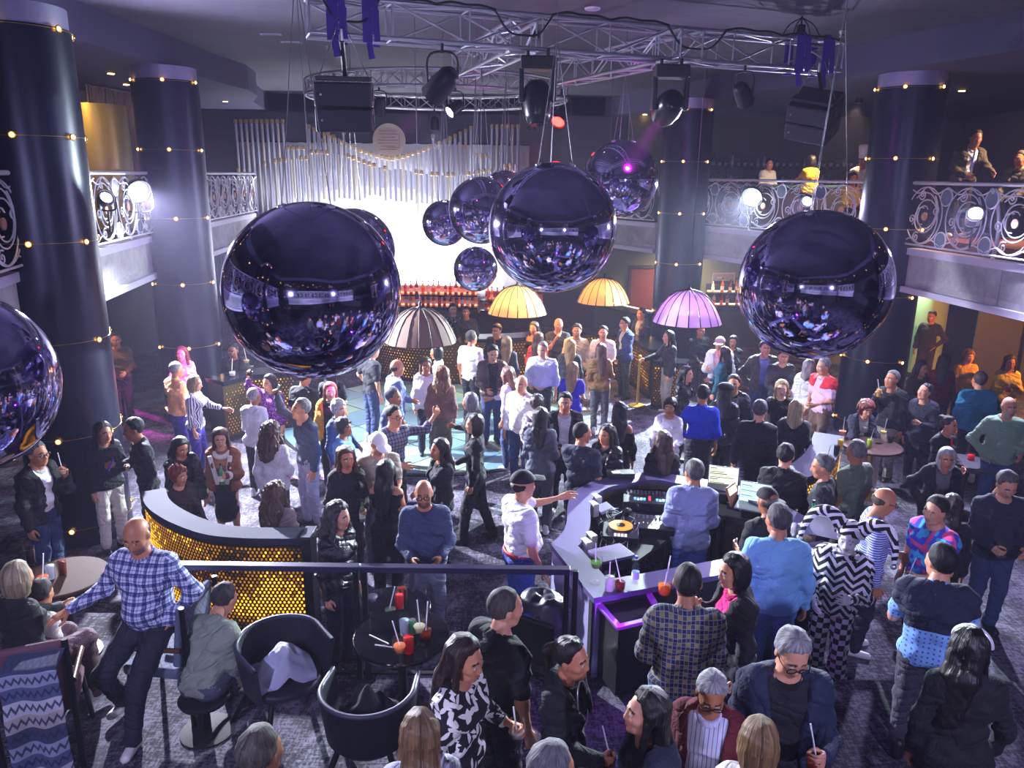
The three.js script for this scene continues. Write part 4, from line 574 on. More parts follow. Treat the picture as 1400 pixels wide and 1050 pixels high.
  // laptops
  function laptop(px, py, turn, label, tilt, screen) { const c = p(px, py); const g = thing('laptop', label, 'laptop', [c.x, DK + 0.1, c.z], turn); rbox(g, 'keyboard_base', mat(0x8a8a92, 0.4, 0.6), [0, 0.01, 0], [0.34, 0.02, 0.24], 0.006); rbox(g, 'stand', M.legDark, [0, -0.05, 0], [0.2, 0.1, 0.16], 0.006); const l = rbox(g, 'lid', mat(0x8a8a92, 0.4, 0.6), [0, 0.12, -0.14], [0.34, 0.23, 0.012], 0.005, [tilt, 0, 0]); const s = part(l, 'screen', new THREE.PlaneGeometry(0.32, 0.21), screen, [0, 0, 0.008]); return g; }
  const scr = (bg, fg, n) => { const t = canvasTex(256, 160, (c, w, h) => { c.fillStyle = bg; c.fillRect(0, 0, w, h); for (let i = 0; i < n; i++) { c.fillStyle = fg[i % fg.length]; c.fillRect(8, 10 + i * (140 / n), 60 + 170 * ((i * 37 % 17) / 17), 70 / n); } }); return new THREE.MeshStandardMaterial({ color: 0x111111, emissive: 0xffffff, emissiveMap: t, emissiveIntensity: 1.3, roughness: 0.4 }); };
  laptop(987, 682, -0.25, 'laptop with bright track list beside the DJ', -0.25, scr('#e8ecd8', ['#3a4a30', '#b0b890', '#707850'], 9)); laptop(1027, 706, -0.45, 'laptop with pale blue screen before the cap man', -0.25, scr('#bfe4ea', ['#e8ffff', '#4a8088', '#90c0c8'], 10));
  { const c = p(1004, 694); const g = thing('music_player', 'small angled screen between the two laptops', 'screen', [c.x, DK, c.z], 0.9); rbox(g, 'foot', M.legDark, [0, 0.02, 0], [0.16, 0.04, 0.12], 0.006); const f = rbox(g, 'frame', mat(0x7a4a30, 0.5), [0, 0.15, -0.03], [0.24, 0.22, 0.02], 0.005, [-0.4, 0, 0]); box(f, 'screen', glow(0xfff0d8, 1.2), [0, 0.05, 0.012], [0.2, 0.08, 0.004]); }
  { const c = p(836, 757, DK + 0.12); const g = thing('gear_case', 'flat purple case lid above the booth cables', 'case', [c.x, DK + 0.1, c.z], 0.45); rbox(g, 'lid', mat(0x6a5a8a, 0.35), [0, 0.02, 0], [0.36, 0.03, 0.26], 0.006); rbox(g, 'case_body', M.black, [0, -0.05, 0], [0.32, 0.1, 0.22], 0.006); const c2 = p(826, 702, DK); const g2 = thing('drum_pad', 'tilted lilac tablet lying among the cables', 'tablet', [c2.x, DK + 0.06, c2.z], 0.7); rbox(g2, 'slab', mat(0x7a70a8, 0.35), [0, 0, 0], [0.2, 0.02, 0.14], 0.005, [0.35, 0, 0]); rbox(g2, 'wedge', M.black, [0, -0.03, 0], [0.16, 0.06, 0.1], 0.006); }
  for (const [x, y, l] of [[815, 694, 'tallest white box inside the booth curve'], [811, 704, 'white box leaning next to the tallest one'], [808, 748, 'white box beside the booth corner cables'], [801, 757, 'small cream box at the booth corner']]) { const c = p(x, y); const g = thing('white_box', l, 'box', [c.x, DK, c.z], 0.5); rbox(g, 'carton', mat(0xc8c4c0, 0.6), [0, 0.07, 0], [0.07, 0.14, 0.12], 0.006); rbox(g, 'flap', mat(0xb8b4b0, 0.6), [0, 0.143, 0], [0.066, 0.006, 0.116], 0.002); }
  { const c = at(847, 648, BT); const g = thing('card_holder', 'black tray with a white card on booth counter', 'tray', [c.x, BT, c.z + 0.08], 0.1); rbox(g, 'tray_body', M.black, [0, 0.03, 0], [0.3, 0.06, 0.16], 0.008); box(g, 'card', M.white, [-0.06, 0.063, 0.02], [0.1, 0.006, 0.07]); }
  for (let i = 0; i < 26; i++) { const a = p(rr(815, 860), rr(690, 755)), b = p(rr(815, 870), rr(690, 755)); a.y = b.y = DK + 0.012; const m = a.clone().lerp(b, 0.5).add(V(rr(-0.15, 0.15), rr(0.0, 0.07), rr(-0.1, 0.1))); solo('signal_cable', tubeG([a, a.clone().lerp(m, 0.5).add(V(0.05, 0.01, 0.03)), m, b.clone().lerp(m, 0.4).add(V(-0.04, 0.01, 0.04)), b], 0.006, 20, 5), i % 4 === 0 ? mat(0x8a8a96, 0.5) : M.cable, i % 4 === 0 ? 'thin grey signal cable tangled behind the decks' : 'thin black signal cable tangled behind the decks', 'cable', i % 4 === 0 ? 'grey cables behind the decks' : 'black cables behind the decks'); }
  // purple acrylic ledge in front
  const a = at(820, 826, 1.05), b = at(846, 856, 1.05), c4 = at(905, 842, 1.05), d = at(886, 808, 1.05); const g = thing('drink_ledge', 'black ledge with glowing purple acrylic edge on the booth', 'ledge'); part(g, 'well', prism([xz(a), xz(b), xz(c4), xz(d)], 0.4, 1.02), M.black); const acr = glow(0x8a20d0, 0.45, 0x4a2a78); const E = (u, v) => { const m = u.clone().lerp(v, 0.5); const k = new RoundedBoxGeometry(u.distanceTo(v) + 0.04, 0.03, 0.05, 2, 0.006); part(g, 'acrylic_edge', k, acr, [m.x, 1.04, m.z], [0, Math.atan2(-(v.z - u.z), v.x - u.x), 0]); }; E(a, b); E(b, c4); E(c4, d);
  const l = new THREE.PointLight(0xb030ff, 0.7, 0, 2); l.position.set(b.x, 1.16, b.z + 0.02); l.castShadow = true; scene.add(l);
}
// ---------- drinks on tables ----------
{
  const on = (x, y, h) => at(x, y, h); const bt = BT + 0.001;
  drink('goblet', on(547, 912, 1.101), 0xf0905a, 'orange cocktail goblet on the glossy black table'); drink('tall', on(559, 893, 1.101), 0xe01a1a, 'bright red tall drink on the glossy black table', false); drink('goblet', on(574, 884, 1.101), 0xd8d8b0, 'pale goblet with straw on the glossy black table'); drink('tumbler', on(582, 872, 1.101), 0xb04a2a, 'amber tumbler behind the pale goblet'); drink('tall', on(553, 868, 1.101), 0xc8d8e8, 'clear tall glass behind the red drink', false);
  { const p = on(564, 866, 1.101), o = thing('drink_can', 'green drink can on the glossy black table', 'can', [p.x, p.y, p.z]); part(o, 'can_body', lathe([[0, 0], [0.026, 0], [0.033, 0.012], [0.033, 0.1], [0.026, 0.118], [0, 0.115]], 18), mat(0x1a8a4a, 0.3, 0.6)); part(o, 'can_lid', new THREE.CylinderGeometry(0.025, 0.025, 0.004, 16), M.steel, [0, 0.118, 0]); }
  for (const [x, y, r, l] of [[518, 874, 0.5, 'white paper straw lying on glossy black table'], [530, 884, 0.9, 'second white paper straw beside the lying one']]) { const p = on(x, y, 1.108); const o = solo('paper_straw', new THREE.CylinderGeometry(0.005, 0.005, 0.2, 8), M.white, l, 'straw'); o.position.copy(p); o.rotation.set(0, r - 1.1, Math.PI / 2); }
  drink('tumbler', on(534, 842, 0.902), 0xb8d8a8, 'pale green tumbler on table past the rail'); drink('tall', on(546, 832, 0.902), 0xd83a3a, 'red tall drink on table past the rail', false); drink('tall', on(551, 822, 0.902), 0x6a1a10, 'dark tall drink on table past the rail', false); drink('goblet', on(510, 840, 0.902), 0xd8d8e0, 'empty goblet beside the rail post', false);
  drink('tall', on(43, 770, 1.121), 0x1a120c, 'dark tall drink at the rim of the brown table', false); drink('goblet', on(62, 815, 1.121), 0xe8704a, 'orange goblet on the brown table', true); drink('tall', on(86, 786, 1.121), 0x7a3018, 'half full brown highball on the brown table', false); drink('tall', on(70, 792, 1.121), 0xd8e0e8, 'clear highball behind the orange goblet', false);
  drink('goblet', on(814, 796, bt), 0x6aa040, 'goblet with green leaves on the booth corner', true, 1.25); drink('tall', on(833, 808, bt), 0xd0dcd0, 'clear mint highball on the booth front', true, 1.2); drink('tumbler', on(847, 806, bt), 0x7a1410, 'dark red tumbler on the booth front', true, 1.2); drink('tumbler', on(908, 812, bt), 0xf08018, 'orange spritz tumbler beside the plaid back man', true, 1.35);
  { const p = on(868, 797, bt), o = bottle(p, 0xc8e0f0, 0xd8f0ff, 'clear water bottle with blue cap on the booth', undefined, 0.85); o.children[2].material = mat(0x2030d0, 0.5); o.children[0].material = glassM; }
  { const p = on(1108, 722, bt), o = bottle(p, 0x128a4a, 0x18a058, 'green bottle on the booth beside the performer', undefined, 1.0); const q = on(1092, 728, bt); const k = cloth('plastic_bag', 'crumpled clear plastic bag beside the green bottle', 'bag', V(q.x, bt, q.z), 0.26, 0.22, 0.14, 51, mat(0xd8d8e8, 0.25, 0, { transmission: 0.5, thickness: 0 }), 0.3, 0.0); }
  { const p = on(1128, 730, bt), o = thing('menu_card', 'white folded card standing on the booth counter', 'card', [p.x, bt, p.z], -0.5); box(o, 'front_leaf', M.white, [0, 0.09, 0.03], [0.3, 0.2, 0.006], [-0.35, 0, 0]); box(o, 'rear_leaf', M.white, [0, 0.09, -0.03], [0.3, 0.2, 0.006], [0.35, 0, 0]); }
  drink('tall', on(1188, 612, 0.781), 0xa8c040, 'green highball on the red haired woman table', true); drink('goblet', on(1206, 605, 0.781), 0xe0d080, 'goblet with straw on the red haired woman table'); drink('tumbler', on(1217, 604, 0.781), 0x201418, 'dark tumbler on the red haired woman table', false); drink('tumbler', on(1327, 628, 0.781), 0xe01818, 'red candle glass on the grey table', false);
  drink('goblet', on(1150, 606, 1.051), 0xe89a70, 'tall pink goblet on the curved counter'); drink('tall', on(1148, 614, 1.051), 0xe0c040, 'yellow beer glass on the curved counter', false); drink('tall', on(1143, 622, 1.051), 0x2a1a14, 'dark glass beside the yellow beer', false); drink('tall', on(1128, 640, 1.051), 0xd0e8d8, 'clear glass at the near end of the curved counter', true);
  drink('goblet', on(338, 507, 1.081), 0xe8d8a0, 'pale goblet on the gold standing counter', true, 1.3); drink('tumbler', on(318, 514, 1.081), 0xd8d8e0, 'clear tumbler on the gold standing counter', true, 1.3);
}
// ---------- people: signed distance bodies meshed with surface nets ----------
function net(fn, bb, h) {
  const [x0, y0, z0, x1, y1, z1] = bb, nx = Math.ceil((x1 - x0) / h) + 1, ny = Math.ceil((y1 - y0) / h) + 1, nz = Math.ceil((z1 - z0) / h) + 1, sy = nx, sz = nx * ny, F = new Float32Array(nx * ny * nz).fill(1);
  const B = 4, R = h * B * 0.88 * 1.5 + 0.012;
  for (let bk = 0; bk < nz; bk += B) for (let bj = 0; bj < ny; bj += B) for (let bi = 0; bi < nx; bi += B) {
    const c = fn(x0 + (bi + 1.5) * h, y0 + (bj + 1.5) * h, z0 + (bk + 1.5) * h), ei = Math.min(nx, bi + B), ej = Math.min(ny, bj + B), ek = Math.min(nz, bk + B);
    if (c > R) continue; const skip = c < -R;
    for (let k = bk; k < ek; k++) for (let j = bj; j < ej; j++) for (let i = bi; i < ei; i++) F[i + j * sy + k * sz] = skip ? -1 : fn(x0 + i * h, y0 + j * h, z0 + k * h);
  }
  const id = new Int32Array(nx * ny * nz).fill(-1), pos = [], idx = []; const co = [0, 1, sy, sy + 1, sz, sz + 1, sz + sy, sz + sy + 1], E = [[0, 1], [2, 3], [4, 5], [6, 7], [0, 2], [1, 3], [4, 6], [5, 7], [0, 4], [1, 5], [2, 6], [3, 7]]; const v = new Float32Array(8); let n = 0;
  for (let k = 0; k < nz - 1; k++) for (let j = 0; j < ny - 1; j++) for (let i = 0; i < nx - 1; i++) {
    const o = i + j * sy + k * sz; let m = 0; for (let c = 0; c < 8; c++) { v[c] = F[o + co[c]]; if (v[c] < 0) m |= 1 << c; } if (m === 0 || m === 255) continue;
    let x = 0, y = 0, z = 0, q = 0; for (const [a, b] of E) { const va = v[a], vb = v[b]; if ((va < 0) === (vb < 0)) continue; const t = va / (va - vb); x += (a & 1) + t * ((b & 1) - (a & 1)); y += (a >> 1 & 1) + t * ((b >> 1 & 1) - (a >> 1 & 1)); z += (a >> 2) + t * ((b >> 2) - (a >> 2)); q++; }
    pos.push(x0 + (i + x / q) * h, y0 + (j + y / q) * h, z0 + (k + z / q) * h); id[o] = n++;
  }
  const quad = (a, b, c, d, f) => { if (a < 0 || b < 0 || c < 0 || d < 0) return; if (f) idx.push(a, b, c, a, c, d); else idx.push(a, c, b, a, d, c); };
  for (let k = 1; k < nz - 1; k++) for (let j = 1; j < ny - 1; j++) for (let i = 1; i < nx - 1; i++) {
    const o = i + j * sy + k * sz, s = F[o] < 0;
    if (s !== F[o + 1] < 0) quad(id[o], id[o - sy], id[o - sy - sz], id[o - sz], !s); if (s !== F[o + sy] < 0) quad(id[o], id[o - sz], id[o - 1 - sz], id[o - 1], !s); if (s !== F[o + sz] < 0) quad(id[o], id[o - 1], id[o - 1 - sy], id[o - sy], !s);
  }
  const g = new THREE.BufferGeometry(); g.setAttribute('position', new THREE.Float32BufferAttribute(pos, 3)); g.setIndex(idx); return g;
}
const cap3 = (px, py, pz, a, b, ra, rb) => { const bx = b[0] - a[0], by = b[1] - a[1], bz = b[2] - a[2], x = px - a[0], y = py - a[1], z = pz - a[2], L = bx * bx + by * by + bz * bz; let t = L > 0 ? (x * bx + y * by + z * bz) / L : 0; t = t < 0 ? 0 : t > 1 ? 1 : t; const dx = x - t * bx, dy = y - t * by, dz = z - t * bz; return Math.sqrt(dx * dx + dy * dy + dz * dz) - (ra + (rb - ra) * t); };
const ell = (x, y, z, rx, ry, rz) => { const a = x / rx, b = y / ry, c = z / rz, k0 = Math.sqrt(a * a + b * b + c * c), k1 = Math.sqrt((a / rx) ** 2 + (b / ry) ** 2 + (c / rz) ** 2); return k1 < 1e-9 ? -Math.min(rx, ry, rz) : k0 * (k0 - 1) / k1; };
const smin = (a, b, k) => { const h = k - Math.abs(a - b); return h > 0 ? Math.min(a, b) - h * h / (4 * k) : Math.min(a, b); };
const smax = (a, b, k) => -smin(-a, -b, k);
function capsField(C, k) { return (x, y, z) => { let d = 9; for (const c of C) { const e = cap3(x, y, z, c[0], c[1], c[2], c[3]); d = smin(d, e, k); } return d; }; }
function bbOf(C, pad) { const b = [9, 9, 9, -9, -9, -9]; for (const [a, e, ra, rb] of C) for (const [p, r] of [[a, ra], [e, rb]]) for (let i = 0; i < 3; i++) { b[i] = Math.min(b[i], p[i] - r - pad); b[i + 3] = Math.max(b[i + 3], p[i] + r + pad); } return b; }
// head, three levels of detail, female and male
function headField(m) {
  const j = m ? 1 : 0.9; return (x, y, z) => {
    const ax = Math.abs(x); let d = ell(x, y - 0.025, z + 0.012, 0.075, 0.095, 0.096); d = smin(d, ell(x, y + 0.03, z - 0.018, 0.060 * (m ? 1.04 : 0.97), 0.085, 0.077), 0.03);
    d = smin(d, cap3(ax, y, z, [0, -0.085, 0.045], [0.03 * j, -0.083, 0.04], 0.029 * j, 0.026 * j), 0.03); d = smin(d, Math.hypot(x, y + 0.102, z - 0.063) - 0.02 * j, 0.02); d = smin(d, cap3(ax, y, z, [0.01, 0.024, 0.083], [0.04, 0.02, 0.068], 0.012 * j, 0.012 * j), 0.015);
    d = smin(d, Math.hypot(ax - 0.042, y + 0.022, z - 0.058) - 0.024, 0.02); d = smax(d, -(Math.hypot(ax - 0.031, y - 0.003, z - 0.104) - 0.019), 0.012); d = smin(d, cap3(x, y, z, [0, 0.012, 0.085], [0, -0.032, m ? 0.104 : 0.101], 0.0075, m ? 0.0125 : 0.0105), 0.014); d = smin(d, Math.hypot(ax - 0.011, y + 0.035, z - 0.094) - 0.008, 0.008);
    d = smin(d, Math.hypot(ax - 0.031, y - 0.003, z - 0.079) - 0.0128, 0.003); d = smin(d, cap3(ax, y, z, [0, -0.058, 0.0905], [0.02, -0.061, 0.082], 0.0065, 0.004), 0.006); d = smin(d, cap3(ax, y, z, [0, -0.070, 0.0885], [0.017, -0.067, 0.081], 0.0075, 0.004), 0.006);
    d = smin(d, ell(ax - 0.077, y + 0.004, z + 0.008, 0.011, 0.031, 0.02), 0.008); d = smin(d, cap3(x, y, z, [0, -0.07, -0.012], [0, -0.19, -0.03], 0.052 * j, 0.055 * j), 0.025); return d;
  };
}
const headCache = {};
function headGeo(m, lod) { return headCache[m + lod] ??= net(headField(m), [-0.105, -0.2, -0.125, 0.105, 0.135, 0.14], [0.0066, 0.0108, 0.0145][lod]); }
function handGeo(kind, lod) {
  const k = 'h' + kind + lod; if (headCache[k]) return headCache[k]; const C = [], bend = kind === 'grip' ? [1.0, 1.15, 0.7] : kind === 'flat' ? [0.1, 0.12, 0.1] : [0.35, 0.45, 0.3];
  [[-0.030, 0.058], [-0.0105, 0.074], [0.0105, 0.08], [0.031, 0.072]].forEach(([x, L], i) => {
    C.push([[x * 0.62, 0.0, 0], [x, 0.085, 0], 0.0145, 0.0125]); let a = 0, p = [x, 0.085, 0]; const seg = [0.45, 0.31, 0.24], sp = kind === 'grip' ? 0 : (x * 1.2), bi = 1 - 0.08 * i;
    for (let q = 0; q < 3; q++) { a += bend[q] * bi; const l = L * seg[q], e = [p[0] + sp * l, p[1] + Math.cos(a) * l, p[2] + Math.sin(a) * l]; C.push([p, e, 0.0098 - q * 0.0008, 0.0090 - q * 0.0008]); p = e; }
  });
  const T = kind === 'grip' ? [[0.02, 0.018, 0.008], [0.045, 0.046, 0.034], [0.040, 0.066, 0.058], [0.028, 0.078, 0.072]] : [[0.02, 0.018, 0.006], [0.046, 0.046, 0.02], [0.056, 0.074, 0.03], [0.057, 0.098, 0.036]]; for (let q = 0; q < 3; q++) C.push([T[q], T[q + 1], 0.0135 - q * 0.0015, 0.012 - q * 0.0015]);
  const A = capsField(C.filter((c, i) => i % 4 === 0 && i < 16).concat([[[0, -0.05, 0], [0, 0.01, 0], 0.024, 0.022]]), 0.016), fing = C.filter((c, i) => !(i % 4 === 0 && i < 16)); const Fn = (x, y, z) => { let d = A(x, y, z); const e = capsMin(fing, x, y, z); return smin(d, e, 0.006); };
  return headCache[k] = net(Fn, bbOf(C.concat([[[0, -0.05, 0], [0, 0, 0], 0.03, 0.03]]), 0.012), [0.0064, 0.0085, 0.0105][lod]);
}
function capsMin(C, x, y, z) { let d = 9; for (const c of C) { const e = cap3(x, y, z, c[0], c[1], c[2], c[3]); if (e < d) d = e; } return d; }
const shoeG = (() => { const g = net((x, y, z) => { let d = cap3(x, y, z, [0, 0.035, -0.055], [0, 0.03, 0.12], 0.043, 0.036); d = smin(d, cap3(x, y, z, [0, 0.06, -0.045], [0, 0.13, -0.05], 0.042, 0.044), 0.03); return smax(d, -y + 0.0, 0.008); }, [-0.07, -0.02, -0.13, 0.07, 0.2, 0.19], 0.02); g.computeVertexNormals(); return g; })();
const skins = { a: 0xc98f72, b: 0xb87a58, c: 0x9a6244, d: 0xd8a88c, w: 0xe8e0e4 }; const skinM = new THREE.MeshPhysicalMaterial({ color: 0xffffff, vertexColors: true, roughness: 0.5 });
const hairTex = dtex(256, 128, (u, v) => { const t = 0.45 + 0.55 * (0.55 * vnoise(u * 128, v * 6, 128, 3) + 0.45 * vnoise(u * 40, v * 3, 40, 8)); return [t, t, t]; });
const hairMs = {}; const shortTex = dtex(128, 128, (u, v) => { const t = 0.4 + 0.6 * (0.55 * hash2(Math.floor(u * 128), Math.floor(v * 32), 3) + 0.4 * vnoise(u * 20, v * 20, 20, 8)); return [t, t, t]; }); const hairMat = (c, sh) => hairMs[c + (sh ? 's' : '')] ??= mat(c, sh ? 0.7 : 0.5, 0, { map: sh ? shortTex : hairTex, bumpMap: sh ? shortTex : hairTex, bumpScale: sh ? 0.003 : 0.006 });
const sRGB = (c) => new THREE.Color(c);
function uvCyl(g, su = 3, sv = 1) { const p = g.attributes.position, uv = new Float32Array(p.count * 2); for (let i = 0; i < p.count; i++) { uv[2 * i] = Math.atan2(p.getX(i), p.getZ(i)) / (2 * Math.PI) * su; uv[2 * i + 1] = p.getY(i) * sv; } g.setAttribute('uv', new THREE.BufferAttribute(uv, 2)); return g; }
function uvBox(g0) { const g = g0.toNonIndexed(); const nrm0 = g.attributes.normal.array, p = g.attributes.position, uv = new Float32Array(p.count * 2); for (let i = 0; i < p.count; i += 3) { let ax = 0, az = 0; for (let k = 0; k < 3; k++) { ax += nrm0[(i + k) * 3]; az += nrm0[(i + k) * 3 + 2]; } for (let k = 0; k < 3; k++) { uv[2 * (i + k)] = Math.abs(ax) > Math.abs(az) * 1.3 ? p.getZ(i + k) : p.getX(i + k); uv[2 * (i + k) + 1] = p.getY(i + k); } } g.setAttribute('uv', new THREE.BufferAttribute(uv, 2)); return g; }
// woven and printed patterns, uv in metres
const rep = (t, m) => { t.repeat.set(1 / m, 1 / m); return t; };
const PAT = {
  plaidYellow: () => rep(dtex(128, 128, (u, v) => { const q = (t) => { const f = t % 1; return f < 0.42 ? 0 : f < 0.5 ? 2 : f < 0.92 ? 1 : 2; }; const a = q(u * 2), b = q(v * 2); if (a === 2 || b === 2) return [0.50, 0.50, 0.50]; return a + b === 0 ? [0.07, 0.10, 0.26] : a + b === 2 ? [0.50, 0.48, 0.30] : [0.20, 0.22, 0.32]; }), 0.11),
  plaidBlue: () => rep(dtex(128, 128, (u, v) => { const s = (t) => { const f = (t * 3) % 1; return f < 0.3 ? 0.55 : f < 0.38 ? 0.9 : f > 0.62 && f < 0.7 ? 0.35 : 0; }; const k = Math.min(1, s(u) + s(v)); return mixc([0.80, 0.82, 0.92], [0.16, 0.19, 0.42], k); }), 0.2),
  plaidGrey: () => rep(dtex(64, 64, (u, v) => { const s = (t) => ((t * 2) % 1 < 0.3 ? 0.5 : 0); return mixc([0.42, 0.42, 0.52], [0.12, 0.10, 0.16], Math.min(1, s(u) + s(v))); }), 0.09),
  stripeV: () => rep(dtex(64, 8, (u) => ((u * 4) % 1 < 0.5 ? [0.86, 0.85, 0.90] : [0.28, 0.28, 0.42])), 0.14), stripeBlue: () => rep(dtex(8, 64, (u, v) => ((v * 4) % 1 < 0.55 ? [0.28, 0.34, 0.72] : [0.82, 0.85, 0.95])), 0.09), pinstripe: () => rep(dtex(64, 8, (u) => ((u * 3) % 1 < 0.2 ? [0.45, 0.48, 0.7] : [0.80, 0.80, 0.92])), 0.07),
  leaf: () => rep(dtex(256, 256, (u, v) => { let best = 9; for (let i = 0; i < 26; i++) { const cx = hash2(i, 1, 5), cy = hash2(i, 2, 5), a = hash2(i, 3, 5) * 6.28; let dx = u - cx, dy = v - cy; dx -= Math.round(dx); dy -= Math.round(dy); const x = dx * Math.cos(a) + dy * Math.sin(a), y = -dx * Math.sin(a) + dy * Math.cos(a); best = Math.min(best, Math.abs(y) / 0.055 + (x / 0.14) ** 2); } return best < 0.92 ? [0.90, 0.89, 0.86] : [0.07, 0.07, 0.10]; }), 0.26),
  dots: () => rep(dtex(64, 64, (u, v) => { const q = (x, y) => Math.hypot(((u * 2 + x) % 1) - 0.5, ((v * 2 + y) % 1) - 0.5) < 0.2; return q(0, 0) ? [0.22, 0.34, 0.55] : [0.48, 0.66, 0.90]; }), 0.07),
  floral: () => rep(dtex(128, 128, (u, v) => { const t = vnoise(u * 10, v * 10, 10, 31); return t > 0.52 ? [0.88, 0.85, 0.86] : [0.42, 0.36, 0.44]; }), 0.22), tropic: () => rep(dtex(128, 128, (u, v) => { const t = vnoise(u * 7, v * 7, 7, 41), s = vnoise(u * 9, v * 9, 9, 43); return t > 0.62 ? [0.85, 0.30, 0.55] : s > 0.6 ? [0.25, 0.65, 0.85] : [0.22, 0.28, 0.75]; }), 0.4),
  zigzag: () => rep(dtex(128, 128, (u, v) => { const z = Math.abs(((u * 2) % 1) - 0.5) * 0.7; return ((v * 4 + z * 3) % 1) < 0.48 ? [0.92, 0.90, 0.95] : [0.06, 0.05, 0.08]; }), 0.3), check: () => rep(dtex(64, 64, (u, v) => ((Math.floor(u * 2) + Math.floor(v * 2)) % 2 ? [0.90, 0.88, 0.94] : [0.06, 0.05, 0.08])), 0.1),
  sequin: () => rep(dtex(64, 64, (u, v) => { const t = hash2(Math.floor(u * 16), Math.floor(v * 16), 4); return mixc([0.2, 0.05, 0.3], [0.8, 0.4, 0.9], t * t); }), 0.16), flower: () => rep(dtex(128, 128, (u, v) => (vnoise(u * 14, v * 14, 14, 51) > 0.72 ? [0.75, 0.75, 0.72] : [0.10, 0.11, 0.13])), 0.3),
  knit: () => rep(dtex(64, 64, (u, v) => { const t = 0.8 + 0.2 * hash2(Math.floor(u * 32), Math.floor(v * 32), 6); return [t * 0.85, t * 0.83, t * 0.88]; }), 0.2),
};
const patM = {}; const fabric = (c, rough = 0.85) => typeof c === 'string' ? (patM[c] ??= mat(0xffffff, 0.85, 0, { map: PAT[c]() })) : clothC[c + '/' + rough] ??= mat(c, rough, 0, { bumpMap: wrinkT, bumpScale: 0.018 });
const wob = (x, y, z, q) => Math.sin(x * 37 + q + 2.2 * Math.sin(y * 19 + q)) * Math.sin(z * 33 + y * 27 + 1.7 * q) + 0.6 * Math.sin(y * 61 + x * 23 + q * 3);
const ARM = { d: [0.07, -0.525, 0.05], w: [-0.05, -0.33, 0.27], c: [-0.03, -0.19, 0.30], f: [-0.10, 0.02, 0.27], h: [0.0, -0.42, 0.04], u: [0.10, 0.40, 0.20], r: [0.02, -0.24, 0.45], o: [0.46, -0.14, 0.12], b: [0.04, -0.46, -0.08], x: [-0.24, -0.22, 0.20], k: [-0.02, -0.40, 0.30], t: [-0.08, -0.28, 0.34], v: [0.30, 0.22, 0.22] };
const wrinkT = dtex(256, 256, (u, v) => { const r = (x, y, p, q) => 1 - Math.abs(2 * vnoise(x, y, p, q) - 1); const a = r(u * 5 + 0.8 * vnoise(u * 4, v * 4, 4, 9), v * 9, 9, 61), b = r(u * 11, v * 7, 11, 62), c = vnoise(u * 90, v * 90, 90, 63); const t = 0.55 * a * a + 0.3 * b * b + 0.15 * c; return [t, t, t]; }, false);
wrinkT.repeat.set(2.2, 2.2); function uvLin(g) { const p = g.attributes.position, uv = new Float32Array(p.count * 2); for (let i = 0; i < p.count; i++) { const X = p.getX(i), Y = p.getY(i), Z = p.getZ(i); uv[2 * i] = 0.85 * X + 0.6 * Z; uv[2 * i + 1] = Y + 0.35 * X - 0.25 * Z; } g.setAttribute('uv', new THREE.BufferAttribute(uv, 2)); return g; }
const clothC = {}; const gloss = (c) => clothC['g' + c] ??= mat(c, 0.34, 0, { bumpMap: wrinkT, bumpScale: 0.02 }); let pcount = 0; const handsOf = {};
const ROWS = []; const person = (...r) => { r[10] ??= {}; r.q = ROWS.push(r); };
